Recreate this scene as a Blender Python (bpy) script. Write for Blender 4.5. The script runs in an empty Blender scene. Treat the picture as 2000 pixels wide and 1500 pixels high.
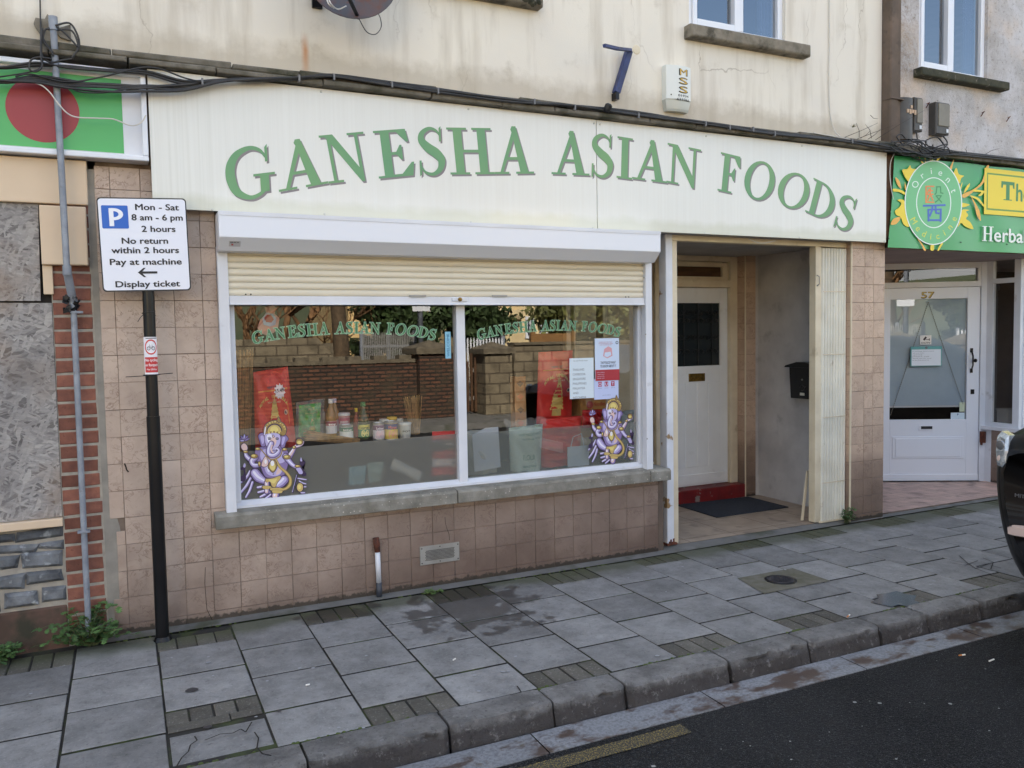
import bpy, bmesh, math, random
from mathutils import Vector, Matrix
random.seed(7)
rad = math.radians
sc = bpy.context.scene
# ------------------------------------------------------------------ camera
FPX, YAW, PITCH, ROLL = 1596.08, 0.442657, 0.057918, -0.017607
CAM = Vector((0, -5.049, 1.651))
_cy, _sy, _cp, _sp = math.cos(YAW), math.sin(YAW), math.cos(PITCH), math.sin(PITCH)
FW = Vector((_sy*_cp, _cy*_cp, -_sp)); _r = Vector((_cy, -_sy, 0)); _u = _r.cross(FW)
RT = math.cos(ROLL)*_r + math.sin(ROLL)*_u
UP = -math.sin(ROLL)*_r + math.cos(ROLL)*_u
cd = bpy.data.cameras.new('camera'); cam = bpy.data.objects.new('camera', cd)
sc.collection.objects.link(cam)
cd.sensor_width = 36; cd.lens = FPX/2000*36; cd.clip_start = .05; cd.clip_end = 2000
m = Matrix.Identity(4)
for i in range(3):
    m[i][0] = RT[i]; m[i][1] = UP[i]; m[i][2] = -FW[i]; m[i][3] = CAM[i]
cam.matrix_world = m
sc.camera = cam
# ------------------------------------------------------------------ sky, sun, exposure
SUN_EL, SUN_AZ = rad(38), rad(-14)          # the sun stands behind the shops; the street side is in open shade
w = bpy.data.worlds.new('World'); sc.world = w; w.use_nodes = True
nt = w.node_tree; nt.nodes.clear()
o_ = nt.nodes.new('ShaderNodeOutputWorld'); bg = nt.nodes.new('ShaderNodeBackground')
sky = nt.nodes.new('ShaderNodeTexSky'); sky.sky_type = 'NISHITA'; sky.sun_disc = False
sky.sun_elevation = SUN_EL; sky.sun_rotation = SUN_AZ; sky.air_density = 1.0; sky.dust_density = 1.5
tc = nt.nodes.new('ShaderNodeTexCoord'); nz = nt.nodes.new('ShaderNodeTexNoise')
mp = nt.nodes.new('ShaderNodeMapping'); mp.inputs['Scale'].default_value = (1, 1, 2.2); mp.inputs['Location'].default_value = (.35, .8, 0)
nz.inputs['Scale'].default_value = 2.6; nz.inputs['Detail'].default_value = 7
rp = nt.nodes.new('ShaderNodeValToRGB'); rp.color_ramp.elements[0].position = .49; rp.color_ramp.elements[1].position = .66
mx = nt.nodes.new('ShaderNodeMix'); mx.data_type = 'RGBA'; mx.inputs[7].default_value = (10.5, 10.3, 10.1, 1)
L = nt.links.new
L(tc.outputs['Generated'], mp.inputs[0]); L(mp.outputs[0], nz.inputs['Vector']); L(nz.outputs[0], rp.inputs[0])
L(rp.outputs[0], mx.inputs[0]); L(sky.outputs[0], mx.inputs[6]); L(mx.outputs[2], bg.inputs[0]); L(bg.outputs[0], o_.inputs[0])
bg.inputs[1].default_value = .055
sd = bpy.data.lights.new('sun', 'SUN'); sd.energy = 5.0; sd.angle = rad(.53); sd.color = (1, .93, .82)
sun = bpy.data.objects.new('sun', sd); sc.collection.objects.link(sun)
sdir = Vector((math.sin(SUN_AZ)*math.cos(SUN_EL), math.cos(SUN_AZ)*math.cos(SUN_EL), math.sin(SUN_EL)))
sun.rotation_euler = sdir.to_track_quat('Z', 'Y').to_euler()
vs = sc.view_settings; vs.view_transform = 'Standard'; vs.look = 'None'; vs.gamma = 1; vs.use_curve_mapping = False
vs.exposure = 2.76
sc.cycles.max_bounces = 8; sc.cycles.transparent_max_bounces = 16; sc.cycles.caustics_reflective = False

# ------------------------------------------------------------------ picking points of real planes along lines of sight
def ray(px, py): return FW*FPX + RT*(px-1000) + UP*(750-py)
def PP(px, py, Y=0.0):
    d = ray(px, py); return CAM + d*((Y-CAM.y)/d.y)
def P(px, py, Y=0.0):
    v = PP(px, py, Y); return v.x, v.z
def G(px, py, z=0.0):
    d = ray(px, py); v = CAM + d*((z-CAM.z)/d.z); return v.x, v.y
def PX(px, py, X):
    d = ray(px, py); v = CAM + d*((X-CAM.x)/d.x); return v.y, v.z
def PLN(px, py, p0, n):
    d = ray(px, py); return CAM + d*((p0-CAM).dot(n)/d.dot(n))

# ------------------------------------------------------------------ materials
def srgb(r, g, b, k=1.0):
    f = lambda c: ((c/255+.055)/1.055)**2.4 if c > 10 else c/255/12.92
    return (f(r)*k, f(g)*k, f(b)*k, 1)
class NT:
    def __init__(s, name):
        s.m = bpy.data.materials.new(name); s.m.use_nodes = True; s.t = s.m.node_tree
        s.b = s.t.nodes['Principled BSDF']; s.out = s.t.nodes['Material Output']
        s.co = s.n('ShaderNodeTexCoord').outputs['Object']
    def n(s, ty, **k):
        x = s.t.nodes.new(ty)
        for a, v in k.items(): setattr(x, a, v)
        return x
    def l(s, a, b): s.t.links.new(a, b)
    def mapping(s, scale=(1, 1, 1), rot=(0, 0, 0), src=None):
        x = s.n('ShaderNodeMapping'); x.inputs['Scale'].default_value = scale; x.inputs['Rotation'].default_value = rot
        s.l(src or s.co, x.inputs[0]); return x.outputs[0]
    def noise(s, scale, detail=5, vec=None, rough=.55, dist=0, W=None):
        x = s.n('ShaderNodeTexNoise'); x.inputs['Scale'].default_value = scale; x.inputs['Detail'].default_value = detail
        x.inputs['Roughness'].default_value = rough; x.inputs['Distortion'].default_value = dist
        if W is not None:
            x.noise_dimensions = '4D'; s.l(W, x.inputs['W'])
        s.l(vec or s.co, x.inputs['Vector']); return x.outputs[0]
    def voro(s, scale, vec=None, feature='F1', out='Distance', W=None):
        x = s.n('ShaderNodeTexVoronoi', feature=feature); x.inputs['Scale'].default_value = scale
        s.l(vec or s.co, x.inputs['Vector']); return x.outputs[out]
    def ramp(s, fac, *stops):
        x = s.n('ShaderNodeValToRGB'); e = x.color_ramp.elements
        while len(e) < len(stops): e.new(.5)
        for i, (p, c) in enumerate(stops):
            e[i].position = p; e[i].color = c if isinstance(c, tuple) else (c, c, c, 1)
        s.l(fac, x.inputs[0]); return x.outputs[0]
    def math(s, op, a, b=None, clamp=False):
        x = s.n('ShaderNodeMath', operation=op); x.use_clamp = clamp
        for i, v in enumerate((a, b)):
            if v is None: continue
            if isinstance(v, (int, float)): x.inputs[i].default_value = v
            else: s.l(v, x.inputs[i])
        return x.outputs[0]
    def mix(s, fac, a, b, mode='MIX'):
        x = s.n('ShaderNodeMix', data_type='RGBA', blend_type=mode)
        for i, v in ((0, fac), (6, a), (7, b)):
            if isinstance(v, (int, float)): x.inputs[i].default_value = v if i == 0 else (v, v, v, 1)
            elif isinstance(v, tuple): x.inputs[i].default_value = v
            else: s.l(v, x.inputs[i])
        return x.outputs[2]
    def attr(s, name='tint'):
        x = s.n('ShaderNodeAttribute'); x.attribute_name = name; return x.outputs['Fac']
    def xyz(s, vec=None):
        x = s.n('ShaderNodeSeparateXYZ'); s.l(vec or s.co, x.inputs[0]); return x.outputs
    def base(s, c):
        if isinstance(c, tuple): s.b.inputs['Base Color'].default_value = c
        else: s.l(c, s.b.inputs['Base Color'])
    def rough(s, r):
        if isinstance(r, (int, float)): s.b.inputs['Roughness'].default_value = r
        else: s.l(r, s.b.inputs['Roughness'])
    def bump(s, h, strength=.3, dist=.01):
        x = s.n('ShaderNodeBump'); x.inputs['Strength'].default_value = strength; x.inputs['Distance'].default_value = dist
        s.l(h, x.inputs['Height']); s.l(x.outputs[0], s.b.inputs['Normal'])
def mat(name, c, c2=None, scale=6, rough=.6, metal=0, bump=0, bscale=60, bdist=.004, lo=.35, hi=.65, stretch=(1, 1, 1), tint=0, spec=None, coat=0, grime=None):
    t = NT(name); col = c
    if c2:
        col = t.mix(t.ramp(t.noise(scale, 6, t.mapping(stretch)), (lo, 0), (hi, 1)), c, c2)
    if grime:
        col = t.mix(t.ramp(t.noise(grime[1], 8), (grime[2], 0), (grime[3], 1)), col if c2 else c, grime[0])
    if tint:
        f = t.math('ADD', t.math('MULTIPLY', t.attr(), tint*2), 1-tint)
        x = t.n('ShaderNodeVectorMath', operation='SCALE')
        if isinstance(col, tuple): x.inputs[0].default_value = col[:3]
        else: t.l(col, x.inputs[0])
        t.l(f, x.inputs['Scale']); col = x.outputs[0]
    t.base(col); t.rough(rough); t.b.inputs['Metallic'].default_value = metal
    if spec is not None: t.b.inputs['Specular IOR Level'].default_value = spec
    t.b.inputs['Coat Weight'].default_value = coat
    if bump: t.bump(t.noise(bscale, 6), bump, bdist)
    return t.m
MAT = {}
def FL(r, g, b, rough=.5):                 # flat print colour, cached
    k = (r, g, b, rough)
    if k not in MAT: MAT[k] = mat('print_%d_%d_%d' % (r, g, b), srgb(r, g, b), rough=rough)
    return MAT[k]

# cream stucco of the upper storey
def stucco(name, ca, cb, stain, k=.5, rust=False):
    t = NT(name)
    big = t.noise(.9, 6); med = t.noise(4, 8, rough=.65)
    streak = t.noise(3.0, 6, t.mapping((2.2, 1, .25)))
    c = t.mix(t.ramp(big, (.35, 0), (.65, 1)), ca, cb)
    c = t.mix(t.math('MULTIPLY', t.ramp(streak, (.5, 0), (.75, 1)), k), c, stain)
    c = t.mix(t.math('MULTIPLY', t.ramp(med, (.58, 0), (.78, 1)), k*.8), c, stain)
    z = t.xyz()[2]
    low = t.ramp(t.math('ADD', t.math('SUBTRACT', z, 3.15), t.math('MULTIPLY', med, -.35)), (0, 1), (.12, 0))
    c = t.mix(t.math('MULTIPLY', low, .55), c, stain)
    # hairline cracks
    wv = t.voro(.8, t.mapping((1.3, 1, .45), src=None), 'DISTANCE_TO_EDGE')
    t2 = t.n('ShaderNodeVectorMath', operation='ADD')
    nn = t.n('ShaderNodeTexNoise'); nn.inputs['Scale'].default_value = 5; nn.inputs['Detail'].default_value = 5; t.l(t.co, nn.inputs['Vector'])
    sc_ = t.n('ShaderNodeVectorMath', operation='SCALE'); sc_.inputs['Scale'].default_value = .18; t.l(nn.outputs['Color'], sc_.inputs[0])
    t.l(t.co, t2.inputs[0]); t.l(sc_.outputs[0], t2.inputs[1])
    wv = t.voro(1.1, t.mapping((1.3, 1, .4), src=t2.outputs[0]), 'DISTANCE_TO_EDGE')
    cr = t.math('MULTIPLY', t.ramp(wv, (0, 1), (.003, 0)), t.ramp(t.noise(1.3, 2), (.45, 0), (.6, 1)))
    c = t.mix(t.math('MULTIPLY', cr, .5), c, srgb(120, 100, 80))
    if rust:
        x, y, zz = t.xyz()
        dx = t.math('ABSOLUTE', t.math('SUBTRACT', t.math('ADD', x, t.math('MULTIPLY', med, .03)), 1.075))
        m1 = t.ramp(dx, (.004, 1), (.028, 0)); m2 = t.ramp(t.math('SUBTRACT', zz, 3.17), (0, 0), (.22, 1), (.33, 0))
        c = t.mix(t.math('MULTIPLY', t.math('MULTIPLY', m1, m2), .75), c, srgb(188, 120, 60))
    t.base(c); t.rough(.9); t.bump(t.math('ADD', t.noise(120, 4), t.math('MULTIPLY', big, 6)), .35, .003)
    return t.m
M_stucco = stucco('cream_stucco', srgb(232, 226, 212), srgb(224, 218, 207), srgb(170, 158, 138), .62, True)
def pebble():
    t = NT('pebbledash_grey')
    c = t.mix(t.ramp(t.noise(2, 8, rough=.7), (.4, 0), (.62, 1)), srgb(200, 198, 200), srgb(168, 163, 160))
    x, y, z = t.xyz()
    m = t.math('MULTIPLY', t.ramp(t.math('SUBTRACT', x, 6.0), (.25, 1), (.6, 0)), t.ramp(t.noise(16, 8, rough=.8), (.36, 1), (.56, 0)))
    c = t.mix(t.math('MULTIPLY', m, .85), c, srgb(120, 98, 72))
    c = t.mix(t.ramp(t.noise(26, 8, rough=.8), (.54, 0), (.64, .75)), c, srgb(104, 95, 86)); c = t.mix(t.ramp(t.noise(70, 6, rough=.8), (.56, 0), (.66, .8)), c, srgb(226, 224, 224))
    c = t.mix(t.math('MULTIPLY', t.ramp(t.noise(2.3, 4), (.5, 0), (.7, 1)), .5), c, srgb(214, 190, 165))
    t.base(c); t.rough(.95); t.bump(t.voro(110), .6, .006)
    return t.m
M_pebble = pebble()
def tiles(name, a, b, vein, dirty=True):
    t = NT(name); W = t.math('MULTIPLY', t.attr(), 40)
    c = t.mix(t.ramp(t.noise(9, 6, W=W), (.35, 0), (.65, 1)), a, b)
    v = t.noise(13, 8, rough=.62, dist=1.6, W=W)
    vm = t.ramp(t.math('ABSOLUTE', t.math('SUBTRACT', v, .5)), (0, 1), (.026, 0))
    vm = t.math('MULTIPLY', vm, t.ramp(t.noise(7, 3, W=W), (.42, 0), (.6, 1)))
    c = t.mix(t.math('MULTIPLY', vm, .75), c, vein)
    f = t.math('ADD', t.math('MULTIPLY', t.attr(), .16), .92)
    x = t.n('ShaderNodeVectorMath', operation='SCALE'); t.l(c, x.inputs[0]); t.l(f, x.inputs['Scale']); c = x.outputs[0]
    if dirty:
        z = t.xyz()[2]; big = t.noise(3, 6)
        d = t.ramp(t.math('ADD', z, t.math('MULTIPLY', t.math('SUBTRACT', big, .5), .9)), (0, .75), (.45, .12), (1.0, 0))
        c = t.mix(d, c, srgb(92, 76, 68))
        X2 = t.xyz()[0]; rr_ = t.math('MULTIPLY', t.ramp(t.math('ADD', t.math('SUBTRACT', X2, 1.2), t.math('MULTIPLY', big, 1.2)), (0.4, 0), (2.6, .5)), t.ramp(z, (.5, 1), (.6, 0)))
        c = t.mix(rr_, c, srgb(96, 76, 66))
        g = t.ramp(t.math('ADD', z, t.math('MULTIPLY', t.noise(38, 6), -.07)), (0, 1), (.012, 0))
        c = t.mix(t.math('MULTIPLY', g, .8), c, srgb(40, 40, 34))
    t.base(c); t.rough(.42); t.bump(t.noise(40, 4), .05, .002)
    return t.m
M_tile = tiles('marbled_beige_tile', srgb(197, 177, 161), srgb(182, 161, 146), srgb(120, 92, 76))
M_tile_pier = tiles('warm_beige_tile', srgb(200, 174, 152), srgb(186, 160, 140), srgb(138, 110, 92))
M_grout = mat('dark_grout', srgb(98, 82, 70), srgb(132, 116, 102), 9, .9)
M_render = mat('cement_render', srgb(158, 152, 142), srgb(136, 132, 124), 8, .9, bump=.3)
M_greyrender = mat('grey_recess_render', srgb(200, 197, 196), srgb(176, 173, 173), 3, .9, bump=.25, bscale=18, bdist=.01, grime=(srgb(150, 147, 147), 5, .6, .8))
M_white = mat('white_paint', srgb(226, 228, 234), srgb(214, 216, 222), 3, .4, grime=(srgb(160, 156, 152), 5, .66, .82))
M_whitepvc = mat('white_pvc', srgb(228, 231, 238), rough=.3)
M_cream = mat('cream_paint', srgb(220, 208, 182), srgb(206, 192, 166), 5, .45, grime=(srgb(166, 150, 120), 7, .62, .82))
M_creamslat = mat('cream_slats', srgb(230, 221, 200), srgb(222, 212, 190), 4, .4, stretch=(.6, 1, 3))
M_panel = mat('beige_panel', srgb(222, 200, 172), srgb(214, 190, 162), 2, .55)
M_oldwhite = mat('weathered_door_paint', srgb(232, 233, 232), srgb(222, 222, 220), 2, .5, grime=(srgb(196, 194, 188), 5, .62, .85))
M_stone = mat('weathered_stone', srgb(140, 132, 118), srgb(108, 102, 90), 12, .95, bump=.6, bscale=70, grime=(srgb(70, 66, 56), 9, .52, .68))
M_sill = None
def sillm():
    t = NT('speckled_concrete_sill')
    c = t.mix(t.ramp(t.noise(10, 6), (.35, 0), (.65, 1)), srgb(150, 146, 136), srgb(116, 112, 102))
    y = t.xyz()[1]
    fr = t.ramp(t.math('ADD', y, .13), (.0, 1), (.012, 0))
    sp = t.math('MULTIPLY', t.ramp(t.voro(34, t.mapping((1, 1, 1))), (.10, 1), (.16, 0)), t.ramp(t.noise(2.6, 3), (.42, 0), (.56, 1)))
    c = t.mix(t.math('MULTIPLY', fr, .35), c, srgb(98, 92, 74))
    c = t.mix(t.math('MULTIPLY', sp, .9), c, srgb(216, 210, 196))
    t.base(c); t.rough(.9); t.bump(t.noise(90, 6), .5, .004); return t.m
M_sill = sillm()
M_brick = mat('red_brick', srgb(138, 90, 74), srgb(118, 76, 64), 22, .9, tint=.3, bump=.5, bscale=120, grime=(srgb(98, 60, 50), 60, .62, .75))
M_mortar = mat('grey_mortar', srgb(172, 165, 152), srgb(150, 144, 134), 20, .95, bump=.4)
M_rubble = mat('blue_grey_rubble', srgb(116, 119, 122), srgb(70, 72, 76), 11, .85, tint=.3, bump=.6, bscale=30, bdist=.01, grime=(srgb(168, 172, 174), 16, .60, .72))
def osb():
    t = NT('weathered_chipboard')
    wn = t.n('ShaderNodeTexNoise'); wn.inputs['Scale'].default_value = 7; wn.inputs['Detail'].default_value = 4; t.l(t.co, wn.inputs['Vector'])
    sc_ = t.n('ShaderNodeVectorMath', operation='SCALE'); sc_.inputs['Scale'].default_value = .07; t.l(wn.outputs['Color'], sc_.inputs[0])
    ad = t.n('ShaderNodeVectorMath', operation='ADD'); t.l(t.co, ad.inputs[0]); t.l(sc_.outputs[0], ad.inputs[1])
    def flakes(ang, s_):
        r_ = t.mapping((1, 1, 1), (0, ang, 0), ad.outputs[0]); x = t.n('ShaderNodeTexVoronoi'); x.inputs['Scale'].default_value = 1
        t.l(t.mapping((15*s_, 1, 75*s_), (0, 0, 0), r_), x.inputs['Vector']); bw_ = t.n('ShaderNodeRGBToBW'); t.l(x.outputs['Color'], bw_.inputs[0]); return bw_.outputs[0], x.outputs['Distance']
    (a1, d1), (a2, d2), (a3, d3) = flakes(.35, 1), flakes(-.5, 1.1), flakes(1.25, .9)
    f = t.mix(t.ramp(a2, (.50, 0), (.52, 1)), a1, a2); f = t.mix(t.ramp(a3, (.62, 0), (.64, 1)), f, a3)
    fine = t.noise(1, 5, t.mapping((30, 20, 90), (0, .3, 0), ad.outputs[0]))
    f = t.math('ADD', t.math('MULTIPLY', f, .75), t.math('MULTIPLY', t.math('SUBTRACT', fine, .3), .6))
    c = t.ramp(f, (.15, srgb(98, 94, 92)), (.42, srgb(128, 124, 122)), (.62, srgb(150, 146, 143)), (.9, srgb(178, 173, 168)))
    big = t.noise(2.2, 5); c = t.mix(t.math('MULTIPLY', t.ramp(big, (.5, 0), (.68, 1)), .6), c, srgb(134, 110, 88))
    c = t.mix(t.math('MULTIPLY', t.ramp(t.noise(1.4, 4), (.52, 0), (.7, 1)), .5), c, srgb(84, 80, 80))
    t.base(c); t.rough(.85); t.bump(f, .5, .004); return t.m
M_osb = osb()
def slabm(nm='paving_slabs', ca=srgb(144, 143, 142), cb=srgb(112, 111, 110)):
    t = NT(nm); W = t.math('MULTIPLY', t.attr(), 17)
    c = t.mix(t.ramp(t.noise(5, 9, W=W, rough=.7), (.36, 0), (.64, 1)), ca, cb)
    c = t.mix(t.math('MULTIPLY', t.ramp(t.noise(24, 6, W=W, rough=.7), (.52, 0), (.68, 1)), .45), c, srgb(84, 84, 84))
    c = t.mix(t.ramp(t.noise(75, 5, rough=.75), (.56, 0), (.70, .55)), c, srgb(172, 170, 166))
    c = t.mix(t.ramp(t.noise(48, 6, rough=.75), (.30, .75), (.42, 0)), c, srgb(66, 65, 63))
    f = t.math('ADD', t.math('MULTIPLY', t.attr(), .44), .78)
    x = t.n('ShaderNodeVectorMath', operation='SCALE'); t.l(c, x.inputs[0]); t.l(f, x.inputs['Scale']); c = x.outputs[0]
    X, Y, Z = t.xyz(); n = t.noise(7, 7, rough=.6); n2 = t.noise(2.2, 4)
    # green-brown film along the wall foot and along the kerb
    gw = t.ramp(t.math('ADD', t.math('MULTIPLY', Y, -1), t.math('MULTIPLY', n2, -.35)), (-.12, 1), (.16, 0))
    gk = t.ramp(t.math('ADD', t.math('MULTIPLY', Y, -1), t.math('MULTIPLY', n2, .5)), (1.72, 0), (1.98, 1))
    c = t.mix(t.math('MULTIPLY', gw, .7), c, srgb(74, 78, 54)); c = t.mix(t.math('MULTIPLY', gk, .6), c, srgb(78, 80, 58))
    # the damp run below the wall and the wet joints around it
    dd = t.n('ShaderNodeVectorMath', operation='DISTANCE'); mpp = t.mapping((1, .9, 0)); t.l(mpp, dd.inputs[0]); dd.inputs[1].default_value = (1.86, -.42, 0)
    wet = t.ramp(t.math('ADD', dd.outputs['Value'], t.math('MULTIPLY', t.math('SUBTRACT', n, .5), 1.5)), (.30, 1), (.40, 0))
    d2 = t.n('ShaderNodeVectorMath', operation='DISTANCE'); t.l(t.mapping((1, 2.2, 0)), d2.inputs[0]); d2.inputs[1].default_value = (1.12, -.44, 0)
    wet = t.math('MAXIMUM', wet, t.ramp(t.math('ADD', d2.outputs['Value'], t.math('MULTIPLY', t.math('SUBTRACT', n, .5), .9)), (.20, 1), (.30, 0)))
    d3 = t.n('ShaderNodeVectorMath', operation='DISTANCE'); t.l(t.mapping((1, 2.2, 0)), d3.inputs[0]); d3.inputs[1].default_value = (1.9, -.40, 0)
    wet = t.math('MAXIMUM', wet, t.ramp(t.math('ADD', d3.outputs['Value'], t.math('MULTIPLY', t.math('SUBTRACT', n, .5), .9)), (.20, 1), (.30, 0)))
    c = t.mix(t.math('MULTIPLY', wet, .68), c, srgb(48, 45, 42)); t.b.inputs['Specular IOR Level'].default_value = .3
    t.base(c); t.rough(t.ramp(wet, (0, .75), (1, .38))); t.bump(t.noise(90, 5), .35, .003); return t.m
M_slab = slabm()
M_block = slabm('dark_paving_block', srgb(104, 100, 92), srgb(78, 75, 68))
M_joint = mat('mossy_joint_soil', srgb(44, 42, 38), srgb(62, 70, 38), 5, .98, bump=.6, bscale=80, lo=.5, hi=.62)
M_concrete = mat('pavement_concrete', srgb(118, 116, 114), srgb(98, 98, 94), 5, .8, bump=.4, grime=(srgb(74, 76, 60), 4, .52, .7))
def kerbm():
    t = NT('purple_grey_kerb')
    c = t.mix(t.ramp(t.noise(6, 8, rough=.7), (.38, 0), (.62, 1)), srgb(150, 148, 146), srgb(112, 110, 108))
    f = t.math('ADD', t.math('MULTIPLY', t.attr(), .3), .85)
    x = t.n('ShaderNodeVectorMath', operation='SCALE'); t.l(c, x.inputs[0]); t.l(f, x.inputs['Scale']); c = x.outputs[0]
    z = t.xyz()[2]
    m = t.ramp(t.math('ADD', z, t.math('MULTIPLY', t.noise(18, 7, rough=.7), .09)), (-.07, 1), (.04, 0))
    c = t.mix(t.math('MULTIPLY', m, .8), c, srgb(62, 55, 53))
    c = t.mix(t.ramp(t.noise(55, 6, rough=.75), (.32, .8), (.43, 0)), c, srgb(62, 57, 56))
    c = t.mix(t.ramp(t.noise(22, 8, rough=.75), (.56, 0), (.68, .6)), c, srgb(176, 173, 172))
    c = t.mix(t.ramp(t.noise(30, 8, t.mapping((1, 1, .4)), rough=.7), (.32, .7), (.4, 0)), c, srgb(52, 46, 44))
    t.base(c); t.rough(.75); t.bump(t.noise(26, 10, rough=.8), 1.0, .03); return t.m
M_kerb = kerbm()
def gutterm():
    t = NT('wet_gutter_concrete'); n = t.noise(3.6, 8, t.mapping((1, 1.9, 1)), rough=.68)
    c = t.mix(t.ramp(t.noise(60, 5), (.4, 0), (.65, 1)), srgb(134, 136, 140), srgb(108, 110, 114))
    c = t.mix(t.ramp(t.voro(70), (.14, .8), (.22, 0)), c, srgb(78, 78, 82))
    w_ = t.ramp(n, (.50, 0), (.58, 1))
    c = t.mix(w_, c, srgb(80, 68, 62)); c = t.mix(t.ramp(t.noise(9, 7), (.64, 0), (.72, .8)), c, srgb(78, 66, 42))
    f = t.math('ADD', t.math('MULTIPLY', t.attr(), .5), .75)
    x = t.n('ShaderNodeVectorMath', operation='SCALE'); t.l(c, x.inputs[0]); t.l(f, x.inputs['Scale'])
    t.base(x.outputs[0]); t.rough(t.ramp(w_, (0, .5), (1, .28))); t.bump(t.noise(120, 5), .3, .003); return t.m
M_gutter = gutterm()
def asphaltm():
    t = NT('dark_asphalt')
    c = t.mix(t.ramp(t.noise(1.5, 5), (.4, 0), (.6, 1)), srgb(27, 27, 27), srgb(36, 36, 36))
    c = t.mix(t.ramp(t.noise(80, 5, rough=.8), (.54, 0), (.66, .7)), c, srgb(84, 84, 84))
    c = t.mix(t.ramp(t.voro(95), (.05, .8), (.14, 0)), c, srgb(120, 120, 124)); c = t.mix(t.ramp(t.noise(240, 2), (.64, 0), (.70, .8)), c, srgb(150, 150, 154))
    t.base(c); t.rough(.75); t.b.inputs['Specular IOR Level'].default_value = .15; t.bump(t.voro(90), .9, .008); return t.m
M_asphalt = asphaltm()
def yellowm():
    t = NT('worn_yellow_paint')
    m_ = t.ramp(t.noise(130, 5, rough=.75), (.52, 0), (.57, 1))
    c = t.mix(m_, srgb(46, 46, 46), srgb(150, 130, 66)); t.base(c); t.rough(.7); t.bump(t.voro(140), .6, .005); return t.m
M_yellow = yellowm()
def plankm():
    pass
M_black = mat('black_enamel', srgb(16, 16, 19), srgb(26, 26, 28), 5, .3, spec=.3)
M_blackplastic = mat('black_plastic', srgb(30, 30, 32), rough=.45)
M_cable = mat('black_cable', srgb(34, 34, 36), srgb(56, 55, 54), 9, .5)
M_whitecable = mat('white_cable', srgb(205, 200, 192), rough=.5)
M_zinc = mat('galvanised_grey', srgb(150, 156, 166), srgb(126, 132, 142), 14, .5, metal=.1, grime=(srgb(112, 108, 106), 20, .6, .75))
M_rust = mat('rust', srgb(112, 62, 42), srgb(72, 44, 36), 30, .9, bump=.5)
M_dish = mat('rusty_brown_dish', srgb(92, 72, 68), srgb(70, 74, 80), 7, .55, grime=(srgb(98, 62, 50), 16, .5, .66))
M_blue = mat('blue_metal', srgb(48, 62, 112), srgb(36, 44, 80), 8, .5, grime=(srgb(40, 36, 40), 18, .6, .7))
M_alu = mat('dull_aluminium', srgb(168, 166, 160), srgb(150, 148, 142), 9, .5, metal=.3)
M_brass = mat('old_brass', srgb(150, 118, 52), srgb(94, 76, 38), 40, .4, metal=.7)
M_wood = mat('dark_plywood', srgb(92, 64, 40), srgb(70, 48, 32), 6, .8, stretch=(1, 1, 5))
M_mould = mat('green_black_stone', srgb(74, 72, 56), srgb(52, 54, 44), 12, .95, bump=.6, grime=(srgb(128, 122, 112), 22, .6, .7))
M_ledge = mat('worn_ledge_stone', srgb(122, 116, 106), srgb(88, 84, 72), 9, .95, bump=.6, grime=(srgb(62, 62, 48), 6, .5, .66))
M_downpipe = mat('brown_render', srgb(112, 96, 84), srgb(92, 80, 70), 5, .85, bump=.4, grime=(srgb(70, 62, 54), 9, .6, .75))
M_green = mat('banner_green', srgb(92, 172, 112), srgb(120, 190, 120), 1.2, .4)
M_bgreen = FL(84, 174, 96, .35); M_bred = FL(156, 52, 56, .4)
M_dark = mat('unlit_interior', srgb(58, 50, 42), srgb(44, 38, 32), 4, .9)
M_blackvoid = mat('black_board', srgb(22, 21, 22), rough=.6)
def glassm(name, ior=1.75, tint=(1, 1, 1, 1)):
    t = NT(name); t.t.nodes.remove(t.b)
    tr = t.n('ShaderNodeBsdfTransparent'); tr.inputs[0].default_value = tint
    gl = t.n('ShaderNodeBsdfGlossy'); gl.inputs['Roughness'].default_value = 0.0
    fr = t.n('ShaderNodeFresnel'); ge = t.n('ShaderNodeNewGeometry')
    t.l(t.math('ADD', t.math('MULTIPLY', ge.outputs['Backfacing'], 1/ior-ior), ior), fr.inputs[0])
    mx_ = t.n('ShaderNodeMixShader'); t.l(fr.outputs[0], mx_.inputs[0]); t.l(tr.outputs[0], mx_.inputs[1]); t.l(gl.outputs[0], mx_.inputs[2])
    t.l(mx_.outputs[0], t.out.inputs[0]); return t.m
M_glass = glassm('window_glass', 1.9, (.86, .85, .82, 1))
M_glass_up = glassm('upstairs_glass', 3.2, (.6, .65, .7, 1))
def filmm(name, c, alpha):
    t = NT(name); t.base(c); t.rough(.5); t.b.inputs['Alpha'].default_value = alpha; return t.m
M_film = filmm('frosted_film', srgb(178, 178, 172), .52)
M_film2 = filmm('thin_frosted_film', srgb(178, 186, 182), .38)
M_clear = filmm('clear_polythene', srgb(225, 228, 230), .18); M_clear.node_tree.nodes['Principled BSDF'].inputs['Roughness'].default_value = .12
M_grn_let = filmm('window_letter_green', srgb(78, 132, 90), .85)
M_grn_edge = filmm('window_letter_pale_edge', srgb(190, 230, 198), .8)

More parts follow.
